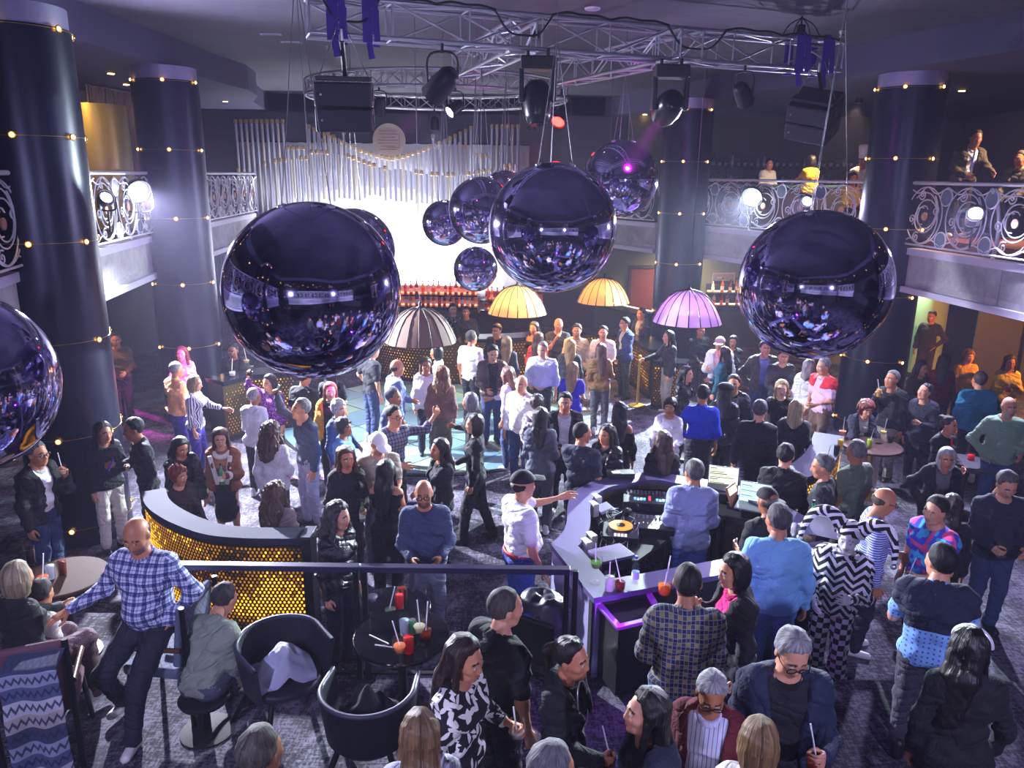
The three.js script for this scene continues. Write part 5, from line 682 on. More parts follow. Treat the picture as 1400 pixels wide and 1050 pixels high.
function build(r) {
  const [px, py, f, g, H, hair, top, bottom, arms, label, x] = r, dry = r.dry, Q = r.q, m = g === 'm' ? 1 : 0, s = H / 1.75, b = (x.bulk ?? 1) * (m ? 1 : 0.92), phase = Q * 1.7, jit = (k) => (hash2(Q, k, 77) - 0.5) * 2;
  const sit = x.sit, hipY = sit ? sit + 0.09 : 0.93 * s - (x.dip ?? 0), lean = x.lean ?? 0.03 + 0.04 * jit(1), lz = x.leanz ?? 0.03 * jit(2), tw = x.twist ?? 0;
  const hipZ = sit ? -0.02 : 0; const eT = new THREE.Euler(lean, tw, lz, 'YXZ'); const T = (a, y, z) => { const v = V(a * s, y * s, z * s).applyEuler(eT); return [v.x, v.y + hipY, v.z + hipZ]; };
  const headYaw = rad(x.hy ?? 12 * jit(3)), headPitch = rad(x.hp ?? 4 + 5 * jit(4)), hc = T(0, 0.688, 0.025 + Math.max(0, lean) * 0.06);
  // where the head top is seen decides where the person stands
  const hatH = x.hat ?? 0; let floor = x.floor ?? 0, headTop = hc[1] + 0.135 * s + hatH, base = x.z ? atZ(px, py, x.z) : at(px, py, floor + headTop);
  if (x.floor === undefined) { if (base.z > -5.95) { floor = PF; base = at(px, py, floor + headTop); } else if (Math.hypot(base.x + 1.35, base.z + 14) < 2.85) { floor = 0.037; base = at(px, py, floor + headTop); } }
  const th = rad(f), off = V(hc[0], 0, hc[2]).applyAxisAngle(V(0, 1, 0), th), root = V(base.x - off.x, floor, base.z - off.z), dist = root.distanceTo(camera.position), lod = dist < 6.9 ? 0 : dist < 10.8 ? 1 : 2;
  if (globalThis.DBG) console.log(Q, label, root.x.toFixed(2), root.z.toFixed(2), floor);
  if (dry) return root; const o = thing('person', label, 'person', [root.x, root.y, root.z], th, x.group);
  // skeleton
  const shX = (m ? 0.176 : 0.152) * (0.5 + 0.5 * b), SH = { 1: T(shX, 0.45, -0.01), '-1': T(-shX, 0.45, -0.01) }, EL = {}, WR = {}, FD = {}, kinds = {};
  [-1, 1].forEach((sd, i) => {
    const key = arms[i] ?? 'd', off = x['arm' + i] ?? ARM[key], q = V((off[0] + shX) * sd * s, (0.45 + off[1]) * s, off[2] * s).applyEuler(eT), S = V(...SH[sd]), W = V(q.x, q.y + hipY, q.z + hipZ), L1 = 0.285 * s, L2 = 0.255 * s; let dv = W.clone().sub(S), D = dv.length(); if (D > (L1 + L2) * 0.985) { dv.multiplyScalar((L1 + L2) * 0.985 / D); D = dv.length(); W.copy(S).add(dv); }
    const u = dv.clone().normalize(), ca = (L1 * L1 + D * D - L2 * L2) / (2 * L1 * D), a = Math.acos(Math.max(-1, Math.min(1, ca))); const pole = (key === 'h' ? V(sd * 1, 0.1, -0.5) : key === 'u' ? V(sd * 0.8, -0.3, 0.2) : V(sd * 0.45, -1, -0.35)).applyEuler(eT); const w = pole.addScaledVector(u, -pole.dot(u)).normalize(); const E = S.clone().addScaledVector(u, L1 * Math.cos(a)).addScaledVector(w, L1 * Math.sin(a));
    EL[sd] = E.toArray(); WR[sd] = W.toArray(); FD[sd] = W.clone().sub(E).normalize(); kinds[sd] = x.grip?.includes(i) ? 'grip' : key === 'h' || key === 'o' ? 'flat' : 'soft';
  });
  const HIP = {}, KN = {}, AN = {}, st = x.stride ?? 0; [-1, 1].forEach((sd) => {
    HIP[sd] = T(0.085 * sd, -0.01, 0); const sp = (x.spread ?? 0.1) * s;
    if (sit) { const kz = (x.knee ?? 0.42) * s; KN[sd] = [sd * sp * 1.2, sit + 0.06, kz]; AN[sd] = [sd * sp * (x.cross ? -0.3 : 1.1), Math.max(0.09, sit - 0.42), kz + (x.shin ?? 0.02)]; }
    else { const fz = st * sd * 0.16 + 0.03 * jit(5) * sd; AN[sd] = [sd * sp + 0.01 * jit(6), 0.09, fz - 0.02]; KN[sd] = [(HIP[sd][0] + AN[sd][0]) / 2 + 0.01 * sd, 0.5 * s - (x.dip ?? 0) * 0.4, (HIP[sd][2] + AN[sd][2]) / 2 + 0.035 + (x.dip ?? 0) * 0.9]; }
    if (x['foot' + (sd < 0 ? 0 : 1)]) { const q = x['foot' + (sd < 0 ? 0 : 1)]; AN[sd] = q[0]; KN[sd] = q[1]; }
  });
  const R = (r) => r * s, tor = (e) => [[T(-0.075, 0, 0), T(0.075, 0, 0), R((m ? 0.102 : 0.112) * b) + e, R((m ? 0.102 : 0.112) * b) + e], [T(-0.05, 0.17, 0.005), T(0.05, 0.17, 0.005), R((m ? 0.102 : 0.086) * b) + e, R((m ? 0.102 : 0.086) * b) + e], [T(-0.075, 0.35, 0), T(0.075, 0.35, 0), R((m ? 0.108 : 0.094) * b) + e, R((m ? 0.108 : 0.094) * b) + e], [T(-shX + 0.03, 0.445, -0.012), T(shX - 0.03, 0.445, -0.012), R(0.060) + e, R(0.060) + e], [T(0, 0.50, -0.02), T(shX * 0.75, 0.462, -0.018), R(0.055) + e * 0.8, R(0.05) + e], [T(0, 0.50, -0.02), T(-shX * 0.75, 0.462, -0.018), R(0.055) + e * 0.8, R(0.05) + e], ...(x.belly ? [[T(0, 0.13, 0.05 + 0.05 * x.belly), T(0, 0.2, 0.05 + 0.04 * x.belly), R(0.1 + 0.03 * x.belly) + e, R(0.1) + e]] : []), ...(m ? [] : [[T(-0.07, 0.34, 0.075), T(0.07, 0.34, 0.075), R(0.05) + e, R(0.05) + e]])];
  const arm = (sd, e, fr = 2) => { const A = SH[sd], E = EL[sd], W = WR[sd], r = []; const lp = (a, c, t) => [mix(a[0], c[0], t), mix(a[1], c[1], t), mix(a[2], c[2], t)]; const k = m ? 1 : 0.88; const t1 = Math.min(1, fr), t2 = Math.max(0, fr - 1); r.push([A, lp(A, E, t1), R(0.051 * k * (0.6 + 0.4 * b)) + e, R(mix(0.051, 0.040, t1) * k) + e]); if (t2 > 0) r.push([E, lp(E, W, t2), R(0.040 * k) + e, R(mix(0.040, 0.028, t2) * k) + e]); return r; };
  const leg = (sd, e, er, fr = 2) => { const A = HIP[sd], E = KN[sd], W = AN[sd]; const lp = (a, c, t) => [mix(a[0], c[0], t), mix(a[1], c[1], t), mix(a[2], c[2], t)]; const t1 = Math.min(1, fr), t2 = Math.max(0, fr - 1), r = [[A, lp(A, E, t1), R(0.088 * (0.5 + 0.5 * b)) + e, R(mix(0.088, 0.058, t1)) + e]]; if (t2 > 0) r.push([E, lp(E, W, t2), R(0.057) + e, R(mix(0.057, 0.038, t2)) + er]); return r; };
  // body with head and hands in one geometry
  const skin = sRGB(skins[x.skin ?? 'abacb'[Q % 5]]), brow = sRGB(x.browC ?? 0x1a120c), lipC = skin.clone().lerp(sRGB(g === 'm' ? 0x8a4a40 : 0xa02838), 0.6); const BC = [...tor(0), ...arm(-1, 0), ...arm(1, 0), ...leg(-1, 0, 0), ...leg(1, 0, 0), [T(0, 0.46, -0.015), T(0, 0.60, 0.0), R(m ? 0.062 : 0.052), R(m ? 0.058 : 0.048)]];
  const cellB = [0.028, 0.036, 0.046][lod], body = net(capsField(BC, 0.045 * s), bbOf(BC, 0.05), cellB); const P = Array.from(body.attributes.position.array), C = [], I = Array.from(body.index.array); for (let i = 0; i < P.length / 3; i++) C.push(skin.r, skin.g, skin.b);
  const addGeo = (geo, mx, colf) => { const o0 = P.length / 3, pa = geo.attributes.position, v = V(0, 0, 0), fl = mx.determinant() < 0; for (let i = 0; i < pa.count; i++) { v.fromBufferAttribute(pa, i); const c = colf ? colf(v.x, v.y, v.z) : skin; C.push(c.r, c.g, c.b); v.applyMatrix4(mx); P.push(v.x, v.y, v.z); } const ia = geo.index.array; for (let i = 0; i < ia.length; i += 3) I.push(o0 + ia[i], o0 + ia[i + (fl ? 2 : 1)], o0 + ia[i + (fl ? 1 : 2)]); };
  const hs = s * (x.head ?? 1) * (m ? 1.07 : 1.03); const hq = new THREE.Quaternion().setFromEuler(new THREE.Euler(headPitch + lean * 0.4, headYaw + tw * 0.6, (x.hr ?? 0) + lz, 'YXZ')), hm = new THREE.Matrix4().compose(V(...hc), hq, V(hs, hs, hs));
  const white = sRGB(0xd8d4d0), dark = sRGB(0x140c08), beardC = x.beard ? skin.clone().lerp(sRGB(x.beard), 0.75) : null;
  addGeo(headGeo(m, lod), hm, (X, Y, Z) => { const ax = Math.abs(X); if (Z > 0.06) { const e = Math.hypot(ax - 0.031, Y - 0.003); if (Math.hypot(ax - 0.031, Y - 0.003, Z - 0.079) < 0.0155 && Z > 0.084) return e < 0.0062 ? dark : Math.abs(Y - 0.003) < 0.0075 ? white : skin; if (Math.abs(Y - 0.027 + (ax - 0.03) * 0.15) < 0.0055 && ax > 0.012 && ax < 0.05) return brow; if (Z > 0.078 && ax < 0.021 && Y < -0.053 && Y > -0.077) return lipC; } if (beardC && Z > 0.005 && Y < -0.045 - Math.max(0, ax - 0.05) * -0.6 && !(ax < 0.02 && Y > -0.05) && Z > 0.02) return beardC; return skin; });
  handsOf[Q] = {};
  [-1, 1].forEach((sd) => { const fd = FD[sd]; let inw = V(-sd, 0, 0).applyEuler(eT); inw.addScaledVector(fd, -inw.dot(fd)); if (inw.length() < 0.25) inw = V(0, 0, 1).addScaledVector(fd, -fd.z); if (kinds[sd] === 'flat') inw = V(0, -1, 0.01).addScaledVector(fd, fd.y); inw.normalize(); const thumb = V(0, 0, 0).crossVectors(fd, inw); if (sd > 0) thumb.negate(); const k = s * (m ? 1 : 0.9); const mx = new THREE.Matrix4().makeBasis(thumb.clone().negate().multiplyScalar(-k), fd.clone().multiplyScalar(k), inw.clone().multiplyScalar(k)); const w = V(...WR[sd]).addScaledVector(fd, -0.004); mx.setPosition(w); addGeo(handGeo(kinds[sd], lod), mx); handsOf[Q][sd] = { w: w.clone(), fd, inw, thumb, root, th, k }; });
  const bg = new THREE.BufferGeometry(); bg.setAttribute('position', new THREE.Float32BufferAttribute(P, 3)); bg.setAttribute('color', new THREE.Float32BufferAttribute(C, 3)); bg.setIndex(I); bg.computeVertexNormals(); part(o, 'body', bg, skinM);
  // clothing
  const cell = [0.0165, 0.021, 0.028][lod], inv = new THREE.Quaternion().setFromEuler(eT).invert(), tl = V(0, 0, 0), toT = (X, Y, Z) => { tl.set(X, Y - hipY, Z - hipZ).applyQuaternion(inv).divideScalar(s); return tl; };
  function garment(name, prims, k, cut, amp, m0, label0) { const F = capsField(prims, k * s), fn = (X, Y, Z) => { let d = F(X, Y, Z); if (d > 0.15 || d < -0.15) return cut ? Math.max(d, cut(X, Y, Z)) : d; d += amp * 1.5 * wob(X, Y, Z, phase); return cut ? Math.max(d, cut(X, Y, Z)) : d; }; let gg = net(fn, bbOf(prims, 0.06), name === 'trousers' ? cell * 1.35 : name === 'shirt' && top[0] === 'jacket' ? cell * 1.5 : cell); gg.computeVertexNormals(); if (m0.map) gg = uvBox(gg); else uvLin(gg); const me = part(o, name, gg, m0); if (label0) me.userData.label = label0; return me; }
  const [tk, tc, ti] = top, neck = T(0, 0.57, 0.03), nr = R(0.082); const neckCut = (X, Y, Z) => nr - Math.hypot(X - neck[0], Y - neck[1], Z - neck[2]); const vdeep = (x.vneck ?? 0), vA = T(0, 0.56, 0.11), vB = T(0, 0.50 - vdeep, 0.17);
  const topCut = (hem, open, off) => (X, Y, Z) => { const q = toT(X, Y, Z); let d = Math.max((hem - q.y) * s, neckCut(X, Y, Z)); if (vdeep) d = Math.max(d, -cap3(X, Y, Z, vA, vB, R(0.06), R(0.02))); if (open) { const gp = open * (1 + 0.6 * (0.45 - q.y)) + Math.max(0, q.y - 0.3) * 0.18; d = Math.max(d, Math.min(gp - Math.abs(q.x), q.z - 0.02) * s); } if (off) d = Math.max(d, (q.y - off) * s); return d; };
  const sleeves = (e, fr) => [...arm(-1, e, fr), ...arm(1, e, fr)], S2 = { tee: 0.72, polo: 0.75, shirt: 1.9, sweater: 1.93, rolled: 1.35, blouse: 1.5, tank: 0.0, dress: x.sl ?? 0.5, jacket: 1.95, offs: 1.8 }[tk] ?? 1.9;
  if (tk === 'jacket') { garment('shirt', tor(0.010), 0.05, topCut(-0.02, 0, 0), 0.002, fabric(ti ?? 0xd8d8e0)); garment('jacket', [...tor(0.034), ...sleeves(0.022, 1.95)], 0.05, topCut(x.hem ?? -0.12, x.open ?? 0.055), 0.005, x.leather ? gloss(tc) : fabric(tc), x.jl); }
  else if (tk === 'tank') garment('top', tor(0.012), 0.05, topCut(x.hem ?? -0.02, 0, 0.46), 0.003, fabric(tc));
  else if (tk === 'offs') garment('top', [...tor(0.014), ...sleeves(0.014, 1.8)], 0.05, topCut(x.hem ?? -0.03, 0, 0.40), 0.003, fabric(tc));
  else if (tk === 'dress') garment('dress', [...tor(0.014), ...(S2 > 0 ? sleeves(0.014, S2) : []), [T(0, 0.02, 0), [0, hipY - 0.42 * s, hipZ], R(0.13), R(0.17)]], 0.06, topCut(-0.9, 0, x.off), 0.005, x.leather ? gloss(tc) : fabric(tc));
  else garment(tk === 'sweater' ? 'sweater' : tk === 'tee' ? 'tee_shirt' : tk === 'polo' ? 'polo_shirt' : 'shirt', [...tor(tk === 'sweater' ? 0.026 : 0.017), ...sleeves(tk === 'tee' ? 0.02 : 0.016, S2)], 0.05, topCut(x.tuck ? 0.055 : x.hem ?? -0.1, x.open ?? 0), tk === 'sweater' ? 0.005 : 0.0045, x.leather ? gloss(tc) : fabric(tc));
  if (tk === 'shirt' || tk === 'polo' || tk === 'jacket' || x.collar) { const cgm = new THREE.TorusGeometry(R(0.068), R(0.017), 6, 18, Math.PI * 1.7); cgm.rotateZ(Math.PI / 2 + 0.15 * Math.PI); cgm.rotateX(-Math.PI / 2); cgm.rotateX(0.35); const q = T(0, 0.522, -0.002); const cm = part(o, 'collar', cgm, tk === 'jacket' ? fabric(ti ?? 0xd8d8e0) : fabric(tc), q); cm.rotation.set(lean, tw, lz, 'YXZ'); cm.scale.set(1, 1.6, 1); }
  const [bk, bc] = bottom, wcut = (X, Y, Z) => Y - hipY - 0.075 * s;
  if (bk === 'pants') { const lo = x.loose ?? 0.012; garment('trousers', [tor(0.012)[0], tor(0.0)[1], ...leg(-1, 0.017, lo + 0.014), ...leg(1, 0.017, lo + 0.014)], 0.035, (X, Y, Z) => Math.max(wcut(X, Y, Z), 0.035 - Y), 0.004, fabric(bc, 0.8)); }
  else if (bk === 'shorts') garment('shorts', [tor(0.01)[0], tor(0)[1], ...leg(-1, 0.014, 0.02, 0.9), ...leg(1, 0.014, 0.02, 0.9)], 0.035, wcut, 0.003, fabric(bc)); else if (bk === 'skirt') garment('skirt', [tor(0.012)[0], tor(0)[1], [T(0, 0, 0), [0, hipY - (x.skirt ?? 0.36) * s, hipZ + 0.02], R(0.14), R(0.165)]], 0.05, wcut, 0.004, fabric(bc));
  if (x.belt) { const bt = new THREE.TorusGeometry(R(0.122 * b), R(0.014), 6, 28); bt.rotateX(Math.PI / 2); const q = T(0, 0.06, 0.0); const bm2 = part(o, 'belt', bt, mat(x.belt, 0.5), q); bm2.scale.set(1.2, 1.5, 0.98); bm2.rotation.set(lean, tw, lz, 'YXZ'); }
  const shm = mat(x.shoe ?? [0x101014, 0x18161a, 0xd8d8dc, 0x2a1c16][Math.floor(hash2(Q, 9, 3) * 4)], 0.5); [-1, 1].forEach((sd) => { const q = AN[sd]; const sh = part(o, 'shoe', shoeG, shm, [q[0], Math.max(0, q[1] - 0.09), q[2]], [0, sd * 0.18, 0]); sh.scale.setScalar(s * (m ? 1.02 : 0.92)); });
  // hair and hats
  const [hk0, hcol] = hair, hk = x.cap !== undefined && hk0 !== 'bald' ? 'fringe' : hk0; const hcell = [0.0105, 0.015, 0.019][lod];
  if (hk !== 'bald') {
    const pl = (X, Y, Z, o2) => -0.577 * Y + 0.817 * Z - o2, cy = { curly: 0.010, wavy: 0.006, afro: 0.013, curlylong: 0.012, buzz: 0.0012 }[hk] ?? 0.0038, fq = hk === 'curlylong' || hk === 'afro' || hk === 'curly' ? 95 : 60, nz2 = (X, Y, Z) => cy * (Math.sin(X * fq + phase + 2 * Math.sin(Y * 40)) * Math.sin(Z * fq + Y * 35) + 0.5 * Math.sin((X + Z) * fq * 1.7 + phase));
    const big = (r, k = 1) => (X, Y, Z) => ell(X, Y - 0.028, Z + 0.016, 0.080 + r * k, 0.100 + r, 0.101 + r); let fn, bb = [-0.14, -0.2, -0.18, 0.14, 0.19, 0.16];
    const capF = (r, o2 = -0.004) => { const e = big(0.0005, 1); return (X, Y, Z) => { const ax = Math.abs(X), pq = pl(X, Y, Z, o2 - 0.10 * Math.max(0, 0.03 - Math.abs(ax - 0.035)) + (ax > 0.062 && Y < 0.045 ? 0.010 : 0) + 0.005 * Math.sin(X * 150 + phase) * Math.sin(Y * 90 + phase * 2)), t = Math.min(1, Math.max(0, -pq / 0.045)), side = r < 0.012 ? 1 - 0.6 * Math.min(1, Math.max(0, (0.05 - Y) / 0.06)) : 1; return smax(smax(e(X, Y, Z) - r * side * (0.12 + 0.88 * t), pq, 0.004), -Y - 0.085 + 0.25 * Math.max(0, Z + 0.02), 0.006); }; };
    if (hk === 'short' || hk === 'buzz') fn = capF(hk === 'buzz' ? 0.001 : 0.0115); else if (hk === 'quiff') { const c = capF(0.01); fn = (X, Y, Z) => smin(c(X, Y, Z), ell(X, Y - 0.108, Z - 0.03, 0.062, 0.03, 0.06), 0.02); }
    else if (hk === 'fringe') { const c = capF(0.005, -0.012); fn = (X, Y, Z) => smax(smax(c(X, Y, Z), Y - 0.025 + 0.5 * Math.max(0, Z + 0.02), 0.012), Z + 0.004, 0.01); } else if (hk === 'curly' || hk === 'afro') { const e = big(hk === 'afro' ? 0.05 : 0.02); fn = (X, Y, Z) => Math.max(e(X, Y + 0.005, Z), Math.min(pl(X, Y, Z, 0.024), Z - 0.03), -Y - 0.11); }
    else if (hk === 'bob') { const c = capF(0.017, 0.002); fn = (X, Y, Z) => smin(c(X, Y, Z), Math.max(ell(X, Y + 0.03, Z + 0.02, 0.105, 0.15, 0.112), Z - 0.028 + 0.0 * Y, -Y - 0.15, -(Math.hypot(X * 1.0, Z - 0.06) - 0.062)), 0.015); }
    else if (hk === 'pony' || hk === 'bun') { const c = capF(0.007); const p = hk === 'pony' ? [[[0, 0.05, -0.1], [0, 0.0, -0.155], 0.03, 0.032], [[0, 0.0, -0.155], [0, -0.2, -0.15], 0.032, 0.014]] : [[[0, 0.08, -0.1], [0, 0.085, -0.12], 0.04, 0.038]]; const q = capsField(p, 0.02); bb = [-0.14, -0.24, -0.23, 0.14, 0.19, 0.16]; fn = (X, Y, Z) => smin(c(X, Y, Z), q(X, Y, Z), 0.012); }
    else { const L = x.hl ?? 0.36, w = hk === 'curlylong' ? 1.35 : hk === 'wavy' ? 1.12 : 1, c = capF(hk === 'curlylong' ? 0.026 : 0.017, 0.002), q = capsField([[[-0.045, 0.05, -0.055], [-0.05 * w, -0.16, -0.105], 0.055 * w, 0.05 * w], [[0.045, 0.05, -0.055], [0.05 * w, -0.16, -0.105], 0.055 * w, 0.05 * w], [[-0.05 * w, -0.16, -0.105], [-0.035 * w, -L, -0.155], 0.052 * w, 0.026 * w], [[0.05 * w, -0.16, -0.105], [0.035 * w, -L, -0.155], 0.052 * w, 0.026 * w], [[0, -0.14, -0.12], [0, -L - 0.02, -0.165], 0.05 * w, 0.03 * w], [[-0.078, 0.03, 0.0], [-0.098 * w, -0.19, 0.02], 0.024 * w, 0.02 * w], [[0.078, 0.03, 0.0], [0.098 * w, -0.19, 0.02], 0.024 * w, 0.02 * w]], 0.03); bb = [-0.2, -L - 0.09, -0.25, 0.2, 0.19, 0.16]; fn = (X, Y, Z) => smin(c(X, Y, Z), q(X, Y, Z), 0.02); }
    const gg = net((X, Y, Z) => { const d = fn(X, Y, Z); return Math.abs(d) > 0.06 ? d : d + nz2(X, Y, Z); }, bb, hcell); gg.computeVertexNormals(); uvCyl(gg, 2, 1.5); const hm2 = part(o, 'hair', gg, hairMat(hcol, hk === 'short' || hk === 'buzz' || hk === 'fringe' || hk === 'quiff'), hc); hm2.quaternion.copy(hq); hm2.scale.setScalar(hs);
  }
  if (x.glasses !== undefined) { const fr = mat(x.glasses, 0.3, 0.4), ls = new THREE.TorusGeometry(0.022, 0.0032, 5, 16), geos = []; for (const sd of [-1, 1]) { const l = ls.clone(); l.scale(1.1, 0.85, 1); l.translate(sd * 0.032, 0.002, 0.103); geos.push(l.toNonIndexed(), tubeG([V(sd * 0.056, 0.006, 0.1), V(sd * 0.074, 0.006, 0.06), V(sd * 0.08, 0.004, -0.01)], 0.0026, 8, 4).toNonIndexed()); } geos.push(tubeG([V(-0.01, 0.006, 0.106), V(0, 0.009, 0.111), V(0.01, 0.006, 0.106)], 0.003, 6, 4).toNonIndexed()); const gm = part(o, 'glasses', mergeGeometries(geos), fr, hc); gm.quaternion.copy(hq); gm.scale.setScalar(hs); }
  if (x.cap !== undefined) { const cg = net((X, Y, Z) => { let d = Math.max(ell(X, Y - 0.03, Z + 0.014, 0.090, 0.104, 0.112), -(Y - 0.042)); const br = Math.max(ell(X, Y - 0.052 + 0.12 * Math.abs(X), Z - 0.115, 0.082, 0.012, 0.085)); return smin(d, br, 0.006); }, [-0.13, 0, -0.16, 0.13, 0.17, 0.24], 0.009); cg.computeVertexNormals(); const cm = part(o, 'cap', cg, mat(x.cap, 0.8), hc); cm.quaternion.copy(hq); if (x.capBack) cm.rotateY(Math.PI); cm.scale.setScalar(hs * 1.02); }
  if (x.cape) { const cp = [...tor(0.027), ...arm(-1, 0.022, 0.3), ...arm(1, 0.022, 0.3)]; garment('draped_sweater', cp, 0.05, (X, Y, Z) => { const q = toT(X, Y, Z); return Math.max((mix(0.2, 0.36, q.z > 0.02 ? 1 : 0) - q.y) * s, neckCut(X, Y, Z), q.z > 0.02 ? (0.055 - Math.abs(q.x)) * s : -1); }, 0.006, fabric(x.cape), 'sweater draped over the shoulders'); }
  if (x.tie) { const tg = new RoundedBoxGeometry(0.05 * s, 0.34 * s, 0.014, 2, 0.005), tp = tg.attributes.position; for (let i = 0; i < tp.count; i++) tp.setX(i, tp.getX(i) * (0.62 - tp.getY(i) * 1.1)); tg.computeVertexNormals(); const q = T(0, 0.36, 0.128 * (0.55 + 0.45 * b)); const tm = part(o, 'tie', tg, mat(x.tie, 0.6), q); tm.rotation.set(lean - 0.12, tw, lz, 'YXZ'); }
  if (x.fleece) { const fg = new THREE.TorusGeometry(R(0.095), R(0.034), 8, 24, Math.PI * 1.55); fg.rotateZ(Math.PI / 2 + 0.225 * Math.PI); fg.rotateX(-Math.PI / 2 + 0.5); part(o, 'fleece_collar', fg, mat(x.fleece, 0.95), T(0, 0.49, 0.015)); for (const sd of [-1, 1]) { const l = new RoundedBoxGeometry(R(0.06), R(0.42), R(0.03), 3, 0.012); const q = part(o, 'fleece_lapel', l, mat(x.fleece, 0.95), T(0.095 * sd, 0.27, 0.125)); q.rotation.set(lean, 0, -sd * 0.18); const c = new THREE.CylinderGeometry(R(0.058), R(0.058), R(0.06), 14); const W = WR[sd], E = EL[sd]; const cu = part(o, 'fleece_cuff', c, mat(x.fleece, 0.95), [mix(E[0], W[0], 0.88), mix(E[1], W[1], 0.88), mix(E[2], W[2], 0.88)]); cu.quaternion.setFromUnitVectors(V(0, 1, 0), FD[sd]); } }
  const onHead = (name, geo, m0, p) => { const e = part(o, name, geo, m0, V(...p).multiplyScalar(hs).applyQuaternion(hq).add(V(...hc)).toArray()); e.quaternion.copy(hq); e.scale.setScalar(hs); return e; };
  if (x.headband) { const g1 = new THREE.TorusGeometry(0.094, 0.02, 8, 30, Math.PI); onHead('headband', g1, mat(x.headband, 0.3, 0.2), [0, 0.035, 0.015]).rotateX(-0.25); }
  if (x.beret) { const g1 = new THREE.SphereGeometry(0.12, 20, 14); g1.scale(1.0, 0.62, 1.05); onHead('beret', g1, mat(x.beret, 0.9), [0, 0.075, -0.025]); }
  if (x.hood) { const g1 = new THREE.TorusGeometry(0.1, 0.045, 8, 24, Math.PI * 1.3); g1.rotateZ(Math.PI / 2 + 0.35 * Math.PI); g1.rotateX(-Math.PI / 2); part(o, 'hood', g1, fabric(x.hood), T(0, 0.49, -0.05)); }
  if (x.toque) { onHead('chef_hat_band', new THREE.CylinderGeometry(0.1, 0.097, 0.09, 24), mat(0xe8e4e0, 0.9), [0, 0.10, -0.01]); onHead('chef_hat_crown', lathe([[0.098, 0], [0.115, 0.06], [0.12, 0.13], [0.1, 0.17], [0, 0.18]], 24), mat(0xf0ece8, 0.9), [0, 0.14, -0.01]); }
  if (x.jester) { const bw = fabric('zigzag'); onHead('jester_hood', (() => { const g1 = new THREE.SphereGeometry(0.118, 24, 18, 0, 2 * Math.PI, 0, 1.7); g1.rotateX(-0.45); uvLin(g1); return g1; })(), bw, [0, 0.03, -0.02]); for (const sd of [-1, 1]) { const pts = [V(sd * 0.05, 0.06, -0.02), V(sd * 0.16, 0.17, -0.03), V(sd * 0.27, 0.16, -0.02), V(sd * 0.34, 0.03, 0.0), V(sd * 0.36, -0.10, 0.03)], c = new THREE.CatmullRomCurve3(pts); const tg = new THREE.TubeGeometry(c, 26, 1, 10); const tp = tg.attributes.position; for (let i = 0; i <= 26; i++) { const ctr = c.getPointAt(i / 26), r0 = mix(0.065, 0.018, i / 26); for (let j = 0; j <= 10; j++) { const k = i * 11 + j; const v = V(tp.getX(k), tp.getY(k), tp.getZ(k)).sub(ctr).multiplyScalar(r0).add(ctr); tp.setXYZ(k, v.x, v.y, v.z); } } tg.computeVertexNormals(); uvLin(tg); onHead('jester_horn', tg, bw, [0, 0, 0]); onHead('horn_bell', new THREE.SphereGeometry(0.026, 12, 10), M.steel, [sd * 0.362, -0.115, 0.032]); } const rf = new THREE.TorusGeometry(R(0.1), R(0.028), 8, 40); rf.rotateX(Math.PI / 2); part(o, 'ruff', uvLin(rf), bw, T(0, 0.52, 0.0)); for (const sd of [-1, 1]) { const q = AN[sd], tg = tubeG([V(0, 0.03, 0.1), V(0, 0.035, 0.18), V(0, 0.09, 0.23), V(0, 0.14, 0.2), V(0, 0.13, 0.16)], 0.022, 18, 8); part(o, 'curled_toe', tg, mat(0x15151a, 0.5), [q[0], q[1] - 0.09, q[2]], [0, sd * 0.18, 0]); const lz2 = []; for (let i = 0; i < 7; i++) lz2.push(V((i % 2 ? 0.035 : -0.035), 0.09 + 0.02 * i, 0.06 - i * 0.014)); part(o, 'white_lacing', tubeG(lz2, 0.006, 30, 5), M.white, [q[0], q[1] - 0.09, q[2]], [0, sd * 0.18, 0]); } }
  if (x.necklace) { const g1 = new THREE.TorusGeometry(R(0.085), 0.005, 6, 30); g1.scale(1, 1.7, 1); const q = part(o, 'necklace', g1, M.steel, T(0, 0.40, 0.115)); q.rotation.set(lean - 0.2, tw, lz, 'YXZ'); }
  if (x.earring) for (const sd of [-1, 1]) onHead('earring', new THREE.SphereGeometry(0.011, 8, 6), M.steel, [sd * 0.082, -0.045, -0.005]);
  if (sit && !x.noseat) { const st2 = thing('stool', 'dark round stool under the ' + label.split(' ').slice(0, 10).join(' '), 'stool', [root.x, floor, root.z], th); part(st2, 'cushion', lathe([[0, sit - 0.06], [0.18, sit - 0.06], [0.19, sit - 0.035], [0.17, sit - 0.015], [0, sit - 0.01]], 24), M.blackSat); bar(st2, 'post', V(0, 0.02, 0), V(0, sit - 0.05, 0), 0.03, M.legDark); part(st2, 'base', lathe([[0, 0], [0.2, 0], [0.2, 0.012], [0.04, 0.03], [0, 0.03]], 24), M.blackSat); }
  for (const e of x.hold ?? []) hold(Q, e);
  return { o, Q, hc, hq, hs, T, s, root, th, WR };
}
